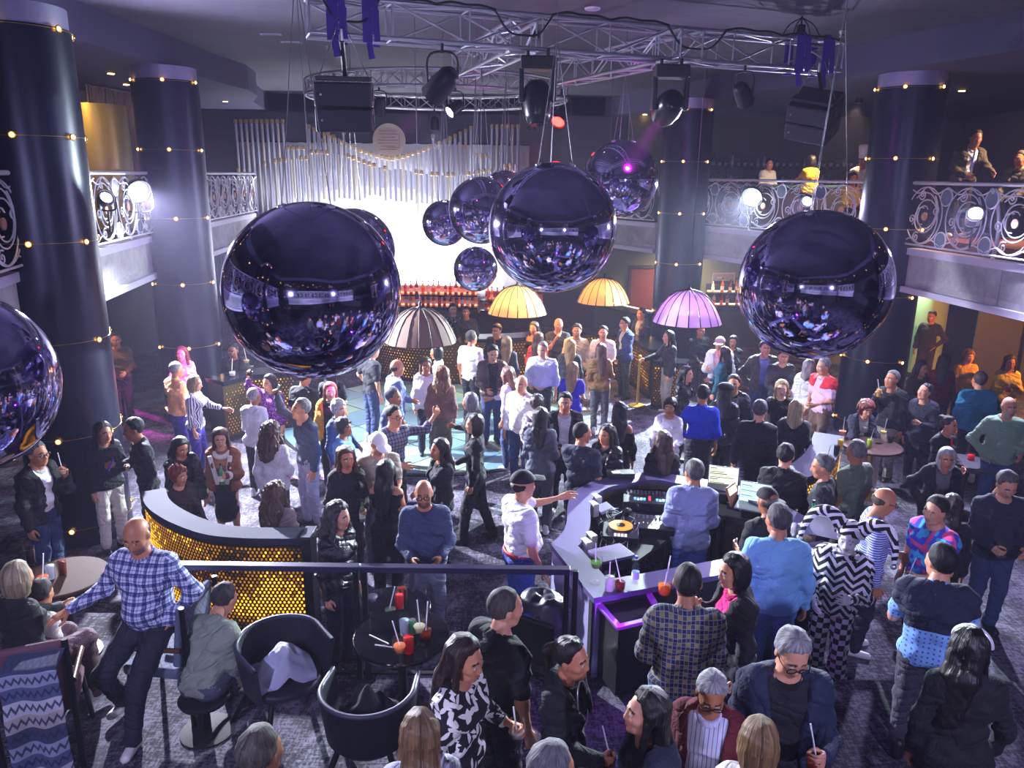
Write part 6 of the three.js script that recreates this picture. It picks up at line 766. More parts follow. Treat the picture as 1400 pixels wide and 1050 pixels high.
// things held in a hand stay things of their own
function hold(Q, [sd, kind, color, label, opt]) {
  const h = handsOf[Q][sd], c = h.w.clone().addScaledVector(h.fd, 0.072 * h.k).addScaledVector(h.inw, 0.036 * h.k).applyAxisAngle(V(0, 1, 0), h.th).add(h.root);
  if (kind === 'phone') { const o = thing('phone', label, 'phone', [c.x, c.y, c.z], h.th + (opt ?? 0)); rbox(o, 'phone_case', mat(color, 0.4), [0, 0.02, 0], [0.072, 0.15, 0.01], 0.004, [-0.5, 0, 0]); const sc = box(o, 'phone_screen', glow(0x9ab8ff, 0.6), [0, 0.02, -0.001], [0.064, 0.135, 0.011], [-0.5, 0, 0]); return o; }
  if (kind === 'beer') { const o = bottle(V(c.x, c.y - 0.1, c.z), color, 0xe0e0d0, label, undefined, 0.85); return o; }
  return drink(kind, V(c.x, c.y - (kind === 'goblet' ? 0.15 : 0.06), c.z), color, label, opt !== false, 1.1);
}

function buildCrowd() {
  const ok = (r) => !r[10].z && !r[10].fix && !r[10].sit; for (const r of ROWS) { r.dry = true; r.h0 = r[4]; }
  for (let it = 0; it < 40; it++) {
    const pos = ROWS.map((r) => build(r));
    for (let i = 0; i < ROWS.length; i++) for (let j = i + 1; j < ROWS.length; j++) { const a = ROWS[i], b = ROWS[j]; if (Math.abs(pos[i].y - pos[j].y) > 1) continue; if (Math.hypot(pos[i].x - pos[j].x, pos[i].z - pos[j].z) > 0.47) continue; const near = pos[i].z > pos[j].z ? [a, b] : [b, a]; if (ok(near[0]) && near[0][4] < near[0].h0 + 0.1) near[0][4] += 0.004; if (ok(near[1]) && near[1][4] > near[1].h0 - 0.1) near[1][4] -= 0.004; }
  }
  for (const r of ROWS) { r.dry = false; build(r); }
}
// ---------- the crowd (photo pixel of the head top, facing in degrees: 0 towards the viewer's gallery, 90 to stage right) ----------
const K = 0x15151b, NV = 0x1c2238, JN = 0x2c3c66, JL = 0x5a78b0, GR = 0x5a5c68, WH = 0xdcdce4, BRN = 0x3a2418, BLK = 0x0e0b0c, BLD = 0xa8875a, GY = 0x8a8a90, SIL = 0xc8c8cc, RED = 0x7a3020;
const P = person;
// left side
P(49, 604, 80, 'm', 1.74, ['short', 0x6a6468], ['jacket', 0x16161c, 0xe8e4ee], ['pants', JN], 'df', 'man in black blazer sipping through a straw beside the column', { glasses: 0x101014, grip: [1], hold: [[1, 'goblet', 0xe8c8a0, 'goblet with straw held by the black blazer man']] });
P(140, 577, 55, 'f', 1.66, ['long', 0x2a1418], ['sweater', 0x12121a], ['pants', 0xd8ccc0], 'dc', 'dark haired woman in black top and cream trousers by the column', { hem: -0.06 });
P(180, 572, -55, 'm', 1.72, ['short', 0x15151c], ['shirt', 0x14161c], ['pants', 0x181c20], 'cd', 'smiling man in black shirt facing the cream trousers woman', { lean: 0.1, hold: [[-1, 'phone', 0x4a3ad8, 'lit phone held by the smiling man in black shirt']] });
P(157, 455, 20, 'm', 1.7, ['short', BRN], ['shirt', 0x6a5238], ['pants', K], 'dw', 'man in brown shirt in the dark behind bead curtain');
P(247, 474, 15, 'f', 1.62, ['wavy', 0x6a4a34], ['blouse', 0xe8d8b8], ['pants', K], 'rc', 'laughing woman in cream blouse in magenta light', { skin: 'd' });
P(240, 494, 140, 'm', 1.68, ['buzz', 0x9a9498], ['sweater', 0xe8a070], ['pants', 0x3a2a8a], 'dw', 'bald man in peach sweater seen from behind', { bulk: 1.1, hem: -0.04 });
P(266, 513, 95, 'f', 1.6, ['bob', 0xb09070], ['blouse', 'stripeV'], ['pants', 0x3a2a8a], 'dr', 'blond woman in long striped tunic', { hem: -0.28, bulk: 1.1 });
P(316, 449, 15, 'm', 1.72, ['short', 0x2a2220], ['jacket', 0x1c1e28, 0x2a2a38], ['pants', 0x2a3048], 'kk', 'man in dark jacket sitting beside the second column', { sit: 0.6, z: -13.6 });
P(246, 598, 40, 'f', 1.62, ['long', BLK], ['jacket', 0x1a1a22, 0x2a2a30], ['pants', K], 'wd', 'black haired woman in black leather jacket looking down', { leather: 1, hp: 22 });
P(300, 586, 5, 'f', 1.66, ['long', 0x5a1620], ['jacket', 0x7a4a30, 0xa87850], ['skirt', 0x14131a], 'dc', 'red haired woman in brown fleece lined jacket holding a bottle', { open: 0.075, hem: -0.05, hp: 14, fleece: 0xe8e0d4, grip: [1], hold: [[1, 'beer', 0x3a8a4a, 'green bottle held by the fleece jacket woman']], shoe: 0x5a3a2a });
P(249, 692, 60, 'f', 1.6, ['curly', 0x9a3a18], ['sweater', 0x2a1a18], ['pants', K], 'kk', 'seated person with orange hair behind the curved divider', { sit: 0.5, floor: 0, z: -8.0 });
P(367, 512, -20, 'f', 1.62, ['long', 0x2a1a2a], ['blouse', 'sequin'], ['pants', K], 'ud', 'woman in purple sequined top raising her phone', { grip: [0], hold: [[-1, 'phone', 0x141418, 'phone raised by the sequined top woman']] });
P(347, 530, 165, 'f', 1.6, ['short', SIL], ['sweater', 0xc9c6d2], ['pants', K], 'dw', 'white haired person in pale sweater seen from behind', { bulk: 1.05 });
P(410, 545, -50, 'm', 1.74, ['short', 0x9a948e], ['shirt', 0x3a4254], ['pants', 0x8a86a0], 'ud', 'grey haired man in slate shirt raising his arm', { hp: -10, hold: [[-1, 'phone', 0x101014, 'dark phone held up by the slate shirt man']], grip: [0] });
P(371, 577, 172, 'f', 1.64, ['curlylong', 0x5a3420], ['sweater', 'knit'], ['pants', 0x3a4458], 'wd', 'woman with long curly brown hair in white sweater from behind', { hl: 0.3 });
P(451, 523, 8, 'f', 1.63, ['long', 0x8a5a34], ['jacket', 0xc8902a, 0x1a1a22], ['pants', 0x16161c], 'dd', 'woman in mustard cardigan in magenta light', { hem: -0.3, open: 0.09, hl: 0.2, skin: 'd' });
P(463, 546, 65, 'f', 1.66, ['curly', 0xd8d4d0], ['shirt', 0x3a4870], ['pants', K], 'dw', 'white haired person in denim shirt beside the mustard cardigan');
P(470, 571, 85, 'f', 1.6, ['curly', 0x4a4a50], ['blouse', 0x6a9ad8], ['pants', JN], 'dw', 'grey curly haired woman in light blue top', { hem: -0.2, bulk: 1.1 });
P(473, 611, 35, 'f', 1.64, ['wavy', 0x6a4428], ['jacket', 0x14141a, 0x1a1a20], ['pants', K], 'dw', 'brown haired woman in black blazer holding a small bottle', { hl: 0.28, grip: [1], hold: [[1, 'beer', 0x6a7a4a, 'small bottle held by the black blazer woman']] });
P(517, 592, 25, 'm', 1.72, ['short', 0x5a5450], ['tee', 0x9a9484], ['pants', GR], 'ww', 'man in white cap and beige shirt looking down', { cap: 0xeceae6, hp: 24, bulk: 1.15 });
P(528, 628, 178, 'f', 1.66, ['long', 0x1c1014], ['tank', K], ['pants', 0x0f0f14], 'wr', 'long haired woman in black sleeveless top from behind', { hl: 0.4, skin: 'b' });
P(539, 555, 45, 'm', 1.76, ['short', 0x2a2624], ['rolled', 'plaidGrey'], ['pants', 0x22222c], 'tv', 'man in grey plaid shirt with glasses waving his arm', { glasses: 0x202020 });
P(538, 530, 80, 'm', 1.74, ['short', 0x5a5a62], ['shirt', 0x4a5078], ['pants', JN], 'dd', 'grey haired man in blue denim behind the waving man');
P(543, 491, 110, 'm', 1.74, ['fringe', 0x5a4c48], ['jacket', 0x6a76a8, 0x50587a], ['pants', JN], 'dw', 'balding man in quilted blue jacket with hood', { bulk: 1.1, hood: 0x6a76a8 });
P(510, 468, 130, 'm', 1.75, ['short', BLK], ['tee', 0x181a22], ['pants', JN], 'dh', 'man in black tee and jeans half hidden by mirror ball', { shoe: 0xe0e0e4 });
P(416, 503, 160, 'm', 1.72, ['short', BLK], ['tee', 0x14141a], ['pants', K], 'dd', 'black clad man under the largest mirror ball'); P(452, 498, -170, 'f', 1.62, ['long', BLK], ['tee', 0x16161c], ['pants', K], 'dd', 'black clad woman under the largest mirror ball');
P(582, 489, 15, 'f', 1.64, ['long', 0x6a4a38], ['sweater', 0xd8d4e4], ['pants', 0x20243a], 'dc', 'brown haired woman in white sweater by the dance floor'); P(596, 472, -85, 'f', 1.62, ['bob', BLK], ['blouse', 0xece8f0], ['pants', K], 'dw', 'black haired woman in white blouse in profile');
P(604, 501, 176, 'f', 1.66, ['curlylong', 0x9a6a3c], ['jacket', 0x7a5a50, 0x6a4a40], ['pants', 0x6a6a54], 'dd', 'curly blond woman in brown jacket and olive trousers from behind', { hl: 0.26, hem: -0.02, open: 0 });
P(600, 600, -65, 'f', 1.64, ['long', 0x1c1416], ['jacket', 0x121218, 0x141418], ['pants', K], 'wd', 'dark haired woman in black coat near the grey shirt man', { hl: 0.28 });
P(648, 566, -90, 'f', 1.68, ['bob', 0x2a1820], ['shirt', 0x121216], ['pants', 0x141418], 'wd', 'woman in black with dark bob striding', { stride: 1, bulk: 1.1, hem: -0.2 });
P(642, 537, -100, 'f', 1.64, ['bob', 0x9a98a2], ['sweater', 0x14141a], ['pants', K], 'cd', 'silver haired woman in black sweater');
P(645, 452, 150, 'm', 1.76, ['short', 0x5a5450], ['tee', 0xf0ecec], ['pants', 0x1c1c24], 'dd', 'man in white short sleeved shirt at the bar'); P(674, 472, 10, 'm', 1.74, ['short', BLK], ['jacket', 0x4a3434, 0x18181e], ['pants', JN], 'ww', 'man in brown leather jacket looking down', { leather: 1, hp: 22 });
P(693, 501, -115, 'f', 1.64, ['wavy', 0x7a3a2c], ['blouse', 0xd8c8e8], ['pants', JN], 'rd', 'long red haired woman in lilac top', { hl: 0.32 }); P(713, 513, -30, 'm', 1.72, ['bald', 0], ['shirt', 0xf0ecf4], ['pants', JN], 'dd', 'bald man in open white shirt and jeans', { bulk: 1.1, vneck: 0.1, belly: 0.5 });
P(693, 460, 175, 'f', 1.62, ['long', 0xb08a5c], ['sweater', 0x3a3440], ['pants', K], 'dd', 'blond woman from behind beside the brown leather jacket');
P(579, 657, 5, 'm', 1.72, ['fringe', 0x2a2422], ['shirt', 0x3c4668], ['pants', 0x6a6e80], 'ww', 'bald man with glasses in dark blue shirt facing the platform', { glasses: 0x181818, beard: 0x4a3a34, bulk: 1.08 });
P(463, 688, 62, 'f', 1.66, ['curlylong', 0x4a4040], ['sweater', 0x17171f], ['pants', 0x20283c], 'dd', 'grey curly haired woman in black standing at the platform edge', { hl: 0.28, leather: 1 });
P(381, 703, 172, 'f', 1.6, ['curlylong', 0x6a4a34], ['sweater', 0x8a7a78], ['pants', K], 'kk', 'seated woman with curly hair behind the curved divider', { sit: 0.58, floor: 0, z: -7.35 });
// bartenders and guests at the bar
P(619, 415, 10, 'm', 1.72, ['quiff', BLK], ['shirt', 'flower'], ['pants', K], 'ww', 'bartender in a dark flowered shirt'); P(637, 419, -10, 'm', 1.7, ['quiff', BLK], ['shirt', 0x121216], ['pants', K], 'ww', 'bartender in plain black shirt'); P(679, 443, -25, 'm', 1.7, ['quiff', BLK], ['shirt', 0x141418], ['pants', K], 'wd', 'bartender in black with red tie behind the brown leather jacket', { tie: 0xb01820 });
P(742, 467, -15, 'm', 1.76, ['buzz', 0x8a8480], ['shirt', 0xb8c0e4], ['pants', 0x1c1c26], 'wd', 'big man in pale blue dress shirt', { bulk: 1.2, belly: 0.6, hp: 14, tuck: 1 }); P(730, 440, -30, 'f', 1.64, ['long', 0x2a1a14], ['offs', 0x16161a], ['pants', K], 'wd', 'dark haired woman in off shoulder black top at bar'); P(737, 454, 165, 'f', 1.62, ['long', 0x5a3a2a], ['blouse', 0xd03a2a], ['pants', K], 'dd', 'woman in bright red top at bar');
P(764, 435, 5, 'm', 1.76, ['bald', 0], ['tee', 0x22222a], ['pants', K], 'fd', 'bald man drinking in black tee', { grip: [0] }); P(789, 443, -10, 'm', 1.74, ['short', 0x3a2a20], ['shirt', 0xb8a888], ['pants', 0x3a3c50], 'wd', 'man in beige shirt under the warm lamp'); P(825, 446, -5, 'm', 1.72, ['short', BLK], ['tee', 0xe8e0d4], ['pants', 0x3a3c48], 'dw', 'man in cream tee at the bar');
P(780, 464, 170, 'f', 1.64, ['long', 0xb89050], ['jacket', 0x2a2a30, 0x2a2a30], ['pants', K], 'dw', 'golden haired woman in dark jacket from behind', { open: 0 }); P(784, 495, 165, 'f', 1.62, ['long', 0xb08868], ['dress', 0x2a1ab8], ['none'], 'wd', 'blond woman in royal blue dress', { hl: 0.34 }); P(822, 469, 172, 'f', 1.66, ['long', 0x6a4630], ['blouse', 0x7a5a30], ['pants', 0x4a4a4c], 'cd', 'long brown haired woman in olive trousers with white trainers', { hl: 0.42, shoe: 0xe4e4e8 });
P(877, 421, -60, 'm', 1.74, ['short', BLK], ['jacket', 0x14161c, 0xa8b0b8], ['pants', K], 'kd', 'man in black leather jacket sitting at the counter', { leather: 1, sit: 0.75 }); P(854, 434, -70, 'm', 1.72, ['short', BLK], ['jacket', 0x1c2a5a, 0xd8d8e0], ['pants', K], 'dw', 'man in navy suit behind the gold bar'); P(860, 377, -40, 'm', 1.72, ['short', BLK], ['shirt', 0x22242c], ['pants', K], 'dd', 'dark figure standing before the green rear wall');
P(914, 452, -80, 'f', 1.66, ['long', 0x1c1214], ['jacket', 0x1a1c20, 0x1a1c20], ['pants', 0x8a8478], 'rd', 'long haired woman in black jacket and khaki trousers', { hl: 0.32, shoe: 0xd8d0cc });
P(735, 539, 150, 'f', 1.6, ['curly', 0x4a3a3a], ['blouse', 'floral'], ['pants', K], 'dd', 'curly haired woman in white flowered blouse'); P(773, 537, 0, 'm', 1.74, ['quiff', BLK], ['jacket', 0x121218, 0xd8d4e4], ['pants', 0x2a2a34], 'wd', 'man in black jacket over white tee facing the booth', { grip: [0], hold: [[-1, 'phone', 0x141420, 'phone held at the waist by the black jacket man']] });
P(740, 557, 172, 'f', 1.68, ['long', 0x1a1216], ['sweater', 0x4e5260], ['pants', 0x4a4e58], 'ww', 'long dark haired woman in grey sweatshirt from behind', { hl: 0.34 }); P(797, 577, 150, 'm', 1.74, ['buzz', 0x2a2020], ['tee', 0x262a3c], ['pants', K], 'dr', 'man in navy tee with shaved sides beside the booth', { hy: -40 });
P(829, 581, -35, 'f', 1.64, ['wavy', 0x1e1012], ['jacket', 0x14141a, 0x201418], ['pants', K], 'wd', 'dark curly haired woman in black leather with low neckline', { leather: 1, hl: 0.22, skin: 'b' }); P(848, 550, 172, 'f', 1.64, ['long', 0x141012], ['offs', 0x121216], ['pants', K], 'dw', 'black haired woman in off shoulder black top from behind', { skin: 'b' });
P(917, 544, -20, 'f', 1.6, ['curly', 0x181214], ['blouse', 0xe4e0f0], ['shorts', 0xc8b8b8], 'dw', 'curly haired woman in white puff sleeve blouse'); P(907, 589, 178, 'f', 1.62, ['wavy', 0x5a3c2c], ['sweater', 0x141418], ['pants', K], 'ww', 'wavy brown haired woman in black from behind at booth', { hl: 0.34 });
P(962, 527, 172, 'm', 1.74, ['short', 0x2a2020], ['shirt', 0x1c38c8], ['pants', 0x1a1c28], 'dh', 'man in royal blue shirt from behind', { tuck: 1, belt: 0x0c0c10 }); P(940, 501, 60, 'f', 1.64, ['long', 0x161014], ['jacket', 0x14141c, 0x14141c], ['pants', K], 'dd', 'long black haired woman in leather jacket turned away', { leather: 1, hl: 0.34 }); P(993, 524, 165, 'f', 1.66, ['long', 0x101014], ['jacket', 0x1a1c22, 0x1a1c22], ['pants', K], 'dd', 'woman in black beret and leather jacket from behind', { leather: 1, open: 0, beret: 0x121318 });
P(1004, 513, -30, 'm', 1.72, ['short', BLK], ['jacket', 0x1e2230, 0x22242e], ['pants', K], 'dd', 'smiling man in dark bomber jacket'); P(1040, 547, 165, 'm', 1.76, ['short', 0x6a6a70], ['shirt', 0x15161c], ['pants', 0x20263c], 'dd', 'grey haired man in black shirt from behind'); P(985, 461, -30, 'm', 1.7, ['bald', 0], ['jacket', 0xd8d8dc, 0xc8a0a8], ['pants', K], 'cd', 'man in white jacket and pale cap', { cap: 0xb8a898 }); P(990, 474, -130, 'f', 1.64, ['long', 0x1c1a1e], ['sweater', 0x1a5a68], ['pants', 0x3a4a70], 'wd', 'long dark haired woman in teal sweater', { hl: 0.34 });
P(959, 444, 20, 'm', 1.72, ['buzz', BLK], ['shirt', 0x17181e], ['pants', K], 'kk', 'man in black sitting under the lilac lamp', { sit: 0.6, skin: 'c' }); P(1003, 459, -20, 'f', 1.62, ['bob', BLK], ['sweater', 0x18181e], ['pants', K], 'cf', 'woman in black seated in the dark behind teal sweater', { sit: 0.6 }); P(1047, 466, -5, 'm', 1.76, ['short', 0x3a3430], ['jacket', 0x4a4a44, 0x7a84c8], ['pants', 0x34446c], 'bb', 'man in olive jacket over blue shirt', {});
// booth
P(950, 629, 175, 'm', 1.76, ['short', 0x7a7876], ['jacket', 0x8a94bc, 0x30344a], ['pants', 0x3a5aa0], 'ww', 'DJ in pale grey blazer seen from behind', { open: 0, hem: -0.2, hy: 20 }); P(716, 644, 115, 'm', 1.84, ['buzz', 0x2a2020], ['tee', 0xe0dcea], ['pants', 0x2c4a98], 'od', 'man in white tee with red belt and black cap', { cap: 0x16161c, belt: 0xb81828, tuck: 1, bulk: 1.15, belly: 0.6, arm0: [0.1, -0.5, 0.1], arm1: [0.0, -0.04, 0.53] });
P(1052, 668, -160, 'm', 1.72, ['short', 0x1a1414], ['tee', 0x14141a], ['pants', K], 'ww', 'man in black cap at the pale blue laptop', { cap: 0x15151c, capBack: 1 }); P(1066, 690, 172, 'm', 1.84, ['short', 0x6a6668], ['shirt', 0x7ab0e0], ['pants', JL], 'dd', 'big man in light blue sweater from behind', { bulk: 1.22, belly: 0.4, hy: 25 });
// right side
P(1072, 477, -5, 'm', 1.7, ['short', BRN], ['sweater', 0x2a2a32], ['pants', K], 'ww', 'man in charcoal sweater under the mirror ball'); P(1108, 491, 140, 'f', 1.64, ['long', 0xa09aa0], ['jacket', 0xdce4e4, 0xdce4e4], ['pants', 0x6a5a58], 'dd', 'ash haired woman in white jacket', { open: 0, hl: 0.2 }); P(1127, 490, -65, 'm', 1.74, ['short', 0xb0b0b4], ['polo', 0xd8b8dc], ['pants', 0x6a5448], 'dw', 'grey haired man with red sweater over his shoulders', { cape: 0xd0283a });
P(1070, 520, -15, 'f', 1.64, ['long', 0xc8a878], ['dress', 0x121216], ['none'], 'dc', 'blond woman in black dress smiling at the counter', { hl: 0.22, skin: 'd' }); P(1090, 547, 160, 'f', 1.64, ['long', 0xd0b88c], ['jacket', 0x1a1e2c, 0x1a1e2c], ['pants', K], 'cd', 'blond woman in navy jacket from behind', { open: 0, hl: 0.22 });
P(1186, 549, 5, 'f', 1.62, ['afro', 0x9a4030], ['jacket', 0x2a3040, 0xb0b0b0], ['pants', 0xd8c0cc], 'rr', 'woman with curly red hair leaning on brown table', { sit: 0.5, lean: 0.25 }); P(1221, 507, -60, 'm', 1.74, ['short', 0x8a8684], ['sweater', 0x15161e], ['pants', 0x8a8078], 'fd', 'man in black drinking beer by the wide column', { grip: [0], hp: -8, hold: [[-1, 'tall', 0xd8b060, 'beer glass at the mouth of the man in black']] }); P(1266, 524, -55, 'f', 1.66, ['bun', 0x1c1418], ['sweater', 0x1a1c30], ['pants', 0x121218], 'dc', 'woman in dark navy top looking up', { hp: -12, bulk: 1.1 });
P(1275, 425, -45, 'm', 1.72, ['short', BLK], ['shirt', 0x10141e], ['pants', 0x10131c], 'dh', 'man in black with hand on hip before the pale pillar', {}); P(1262, 494, 10, 'f', 1.62, ['long', 0x2a1a10], ['blouse', 0x3a2a1a], ['pants', K], 'dd', 'long haired woman in amber light by the stair'); P(1292, 484, 170, 'f', 1.66, ['long', 0x2a1410], ['blouse', 0x7a1c12], ['pants', K], 'dd', 'long haired woman in dark red top from behind'); P(1326, 478, -10, 'f', 1.62, ['curly', 0x8a5418], ['blouse', 0xa88028], ['pants', K], 'cd', 'woman with curly amber hair in yellow top');
P(1341, 508, 165, 'm', 1.74, ['short', 0x5a4a48], ['sweater', 0x1a7aa0], ['pants', K], 'dd', 'man in teal blue sweater from behind', { bulk: 1.15 }); P(1383, 486, -15, 'f', 1.64, ['long', 0x2a1c12], ['blouse', 0xb09a3a], ['pants', K], 'cc', 'dark haired woman in yellow light holding a glass', { grip: [0], hold: [[-1, 'tumbler', 0xc01818, 'red tumbler held by the yellow lit woman']] });
P(1300, 569, 25, 'f', 1.6, ['bun', 0x2a1818], ['shirt', 0x12131a], ['skirt', K], 'ww', 'waitress in black shirt with a red tie', { tie: 0xd01820 }); P(1382, 543, -10, 'm', 1.78, ['fringe', 0x8a8680], ['sweater', 0x7a9a80], ['pants', 0x34487c], 'hw', 'man in sage green hoodie with hands at waist', { bulk: 1.1, beard: 0x9a948e }); P(1297, 613, -15, 'f', 1.62, ['bob', 0xd4d2d8], ['jacket', 0x16171d, 0x6a6468], ['pants', K], 'bd', 'white haired woman in black jacket leaning', { lean: 0.22 }); P(1380, 645, -10, 'm', 1.76, ['short', 0x7a7474], ['sweater', 0x1a2038], ['pants', 0x2e3e66], 'ww', 'man in navy jumper looking at his phone', { hp: 28, bulk: 1.15, belly: 0.5, grip: [0], hold: [[-1, 'phone', 0x101014, 'phone held by the navy jumper man']] });
P(1172, 602, -150, 'm', 1.72, ['short', 0x8a878a], ['tee', 0x5c6a58], ['pants', K], 'dd', 'grey haired man in moss green shirt from behind', { bulk: 1.1 }); P(1126, 621, -120, 'm', 1.72, ['short', 0x77767c], ['tee', 0x1e2028], ['pants', K], 'dd', 'grey haired man in charcoal tee from behind', { bulk: 1.12, hy: 15 }); P(1076, 607, 155, 'm', 1.74, ['short', 0x120f12], ['shirt', 0x101216], ['pants', K], 'dd', 'black haired man in black shirt behind the laptops', { bulk: 1.1 });
P(1212, 667, 75, 'm', 1.74, ['fringe', 0x6a5850], ['shirt', 'stripeBlue'], ['pants', 0x20263a], 'dw', 'bald man with glasses in blue striped shirt', { glasses: 0x101020, hp: 18, bulk: 1.15 }); P(1282, 679, -70, 'm', 1.74, ['short', 0x2a2020], ['tee', 'tropic'], ['pants', K], 'dw', 'man in bright blue and pink printed shirt', { bulk: 1.1, grip: [1], hold: [[1, 'tumbler', 0x9a4a18, 'amber drink held by the printed shirt man']] }); P(1304, 676, 150, 'f', 1.6, ['long', 0x3a2620], ['sweater', 0x1c1c26], ['pants', K], 'dd', 'brown haired woman behind the printed shirt man');
// platform
P(1163, 716, -35, 'm', 1.72, ['bald', 0], ['sweater', 'zigzag'], ['pants', 'check'], 'wc', 'performer in black and white jester costume with painted face', { skin: 'w', browC: 0x8a8090, shoe: 0x101014, loose: 0.05, dip: 0.04, leanz: -0.08, jester: 1 });
P(1290, 744, 155, 'm', 1.72, ['short', 0x15121a], ['polo', 'dots'], ['pants', 0x3a3848], 'dc', 'man in dotted blue polo with navy sweater on shoulders', { bulk: 1.15, belly: 0.3, hy: 35, cape: 0x1a2038 }); P(1332, 858, 165, 'f', 1.68, ['long', 0x17110f], ['shirt', 0x131318], ['pants', 0x121216], 'hd', 'woman in black with long dark hair and puffy headband', { bulk: 1.2, hl: 0.42, hy: -30, arm0: [0.08, -0.5, 0.12], headband: 0xd8d4e0 });
P(1087, 864, -5, 'm', 1.76, ['short', 0xb8b8bc], ['jacket', 0x1c2440, 0x14151c], ['pants', K], 'dc', 'grey haired man with glasses in navy jacket holding a drink', { glasses: 0x202428, hp: 24, bulk: 1.1, open: 0.08, grip: [1], hold: [[1, 'tumbler', 0x8a2a18, 'dark red drink held by the navy jacket man']] }); P(1040, 984, 170, 'f', 1.62, ['bob', 0xa07c50], ['sweater', 0xd8d4d8], ['pants', K], 'dd', 'blond head in pale sweater in front of the glasses man');
P(942, 770, 175, 'm', 1.78, ['buzz', 0x2a2422], ['shirt', 'plaidYellow'], ['pants', JL], 'ww', 'shaved head man in blue and yellow plaid shirt', { hem: -0.18, bulk: 1.08, skin: 'c' }); P(1004, 758, -85, 'f', 1.66, ['bob', 0x0c0b10], ['jacket', 0x121217, 0xe81a80], ['pants', K], 'fd', 'black bobbed woman in black over a pink top', { arm0: [-0.06, -0.06, 0.26], open: 0.07 }); P(783, 873, 68, 'f', 1.66, ['pony', 0x2a1a16], ['jacket', 0x14151c, 0x14141a], ['pants', K], 'wd', 'ponytailed woman in black jacket with silver necklace', { necklace: 1, grip: [0], hold: [[-1, 'tumbler', 0x3a2a20, 'tumbler with straw held by the ponytailed woman']] });
P(884, 944, -78, 'f', 1.64, ['long', 0x15100f], ['jacket', 0x262c3c, 0x30323c], ['pants', K], 'dd', 'dark haired woman in slate jacket looking towards booth', { hp: -8 }); P(975, 921, -20, 'f', 1.62, ['short', 0xbcbac0], ['jacket', 0x5a1220, 'pinstripe'], ['pants', K], 'dw', 'white haired woman in burgundy cardigan and striped blouse', { glasses: 0x181818, hp: 24, open: 0.085 }); P(757, 1018, 120, 'm', 1.7, ['short', 0x8a8890], ['shirt', 0x30323c], ['pants', K], 'dd', 'crown of a grey haired head below the ponytailed woman');
P(692, 804, 130, 'm', 1.76, ['buzz', 0x5a5250], ['tee', 0x14151c], ['pants', K], 'dd', 'balding man in black tee seen from behind', { bulk: 1.15, hy: -20 }); P(637, 872, 62, 'f', 1.68, ['long', 0x3a241c], ['blouse', 'leaf'], ['pants', K], 'dc', 'long brown haired woman in black and white leaf print', { hl: 0.42, grip: [1], hold: [[1, 'goblet', 0xd0c8c0, 'goblet held by the leaf print woman']] }); P(573, 972, -165, 'f', 1.62, ['long', 0x9a7850], ['sweater', 0xa8a8c0], ['pants', K], 'dd', 'long blond haired woman from behind by the black jacket chair', { hl: 0.34 }); P(355, 996, 160, 'm', 1.68, ['short', 0x6a625a], ['shirt', 0x2a3038], ['pants', K], 'dd', 'grey brown haired head beside the tub armchair');
P(184, 708, -8, 'm', 1.88, ['fringe', 0x2a2424], ['shirt', 'plaidBlue'], ['pants', 0x1a1e30], 'oh', 'balding man in blue plaid shirt leaning between table and chair', { bulk: 1.18, belly: 0.8, hp: 20, beard: 0x6a5a54, dip: 0.1, lean: 0.02, arm0: [0.30, -0.30, 0.22], shoe: 0xe0dcd8, foot0: [[-0.30, 0.12, 0.05], [-0.24, 0.52, 0.30]], foot1: [[0.02, 0.09, 0.42], [0.06, 0.50, 0.34]] });
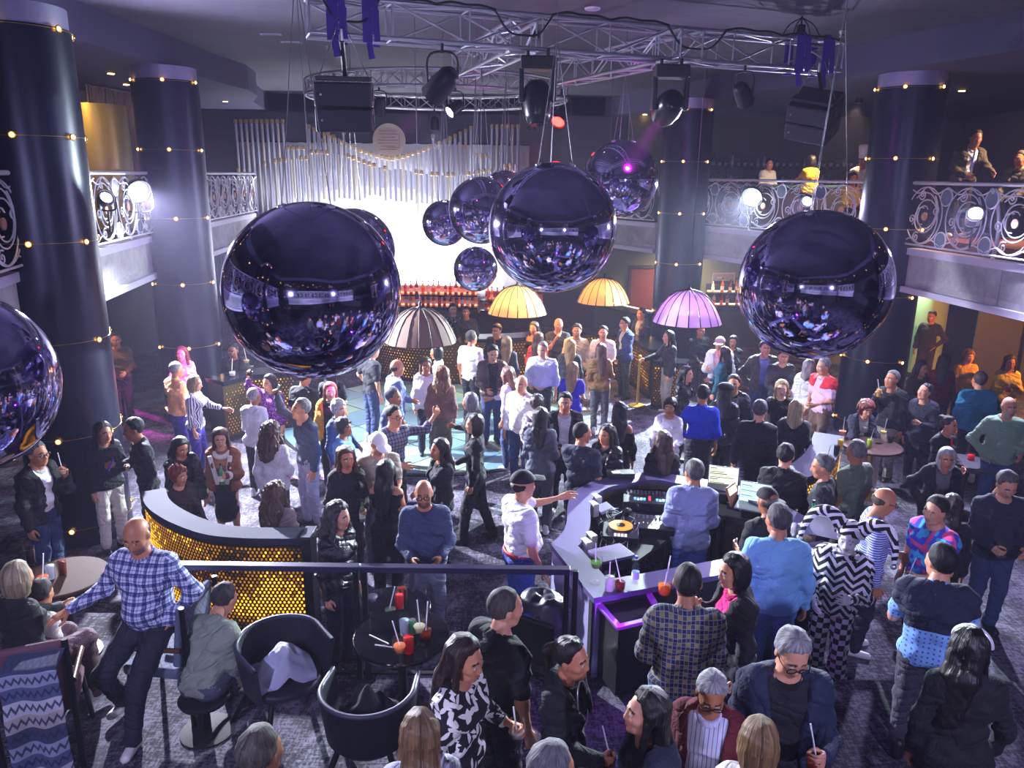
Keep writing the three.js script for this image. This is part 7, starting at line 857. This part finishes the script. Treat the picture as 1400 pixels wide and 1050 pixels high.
P(22, 768, 155, 'f', 1.64, ['bob', 0xb8a480], ['sweater', 0x101016], ['pants', 0x5a3a48], 'dr', 'blond bobbed woman in black sitting at the brown table', { noseat: 1, sit: 0.56, bulk: 1.1, floor: 0.35 }); P(60, 830, 165, 'm', 1.5, ['short', 0x3a2c26], ['sweater', 0xc8beb8], ['pants', K], 'kk', 'person in cream sweater sitting low below the brown table', { sit: 0.3, lean: 0.25, floor: 0.35, z: -5.35 }); P(306, 800, 160, 'm', 1.6, ['short', 0x4a4440], ['shirt', 0x8a9484], ['pants', 0x4a4c60], 'kk', 'person in sage shirt bent over behind quilted chair', { sit: 0.34, lean: 0.5, floor: 0.35, z: -5.3 });
// gallery
P(1336, 179, 0, 'm', 1.78, ['short', BLK], ['jacket', 0x3a342c, 0xd8d8e8], ['pants', K], 'wr', 'man in dark suit and blue tie leaning on the gallery rail', { floor: 3.56, lean: 0.16, leanz: -0.05, tie: 0x2a3a90, z: -13.5 }); P(1181, 214, -40, 'm', 1.72, ['short', BLK], ['jacket', 0xd8d0c8, 0xd8d0c8], ['pants', K], 'ww', 'chef in white jacket and tall hat upstairs', { floor: 3.3, open: 0, z: -17.0, toque: 1 }); P(1110, 209, -170, 'f', 1.72, ['bob', BLK], ['blouse', 0xe0b030], ['pants', K], 'wr', 'woman in yellow blouse at the upstairs bar', { floor: 3.3, z: -18.3 }); P(1168, 229, 10, 'f', 1.6, ['long', 0x2a1a18], ['blouse', 0xd8b040], ['pants', K], 'ww', 'dark haired woman in yellow below the chef', { floor: 3.3, sit: 0.5, z: -16.2 });
P(1052, 224, 20, 'm', 1.68, ['short', BLK], ['shirt', 0xc8c8d0], ['pants', K], 'ww', 'bartender in pale shirt behind the bright floodlight', { floor: 3.3, z: -20 }); P(1396, 214, -60, 'm', 1.7, ['short', 0x4a4440], ['jacket', 0x4a463c, 0x3a3a40], ['pants', K], 'kk', 'guest in brown jacket seated beside the suited man', { floor: 3.56, sit: 0.55, z: -13.4 });
buildCrowd();
// ---------- hand over ----------
scene.traverse((o) => { if (o.isMesh) { o.castShadow = true; o.receiveShadow = true; } });
scene.updateMatrixWorld(true);
renderer.render(scene, camera);
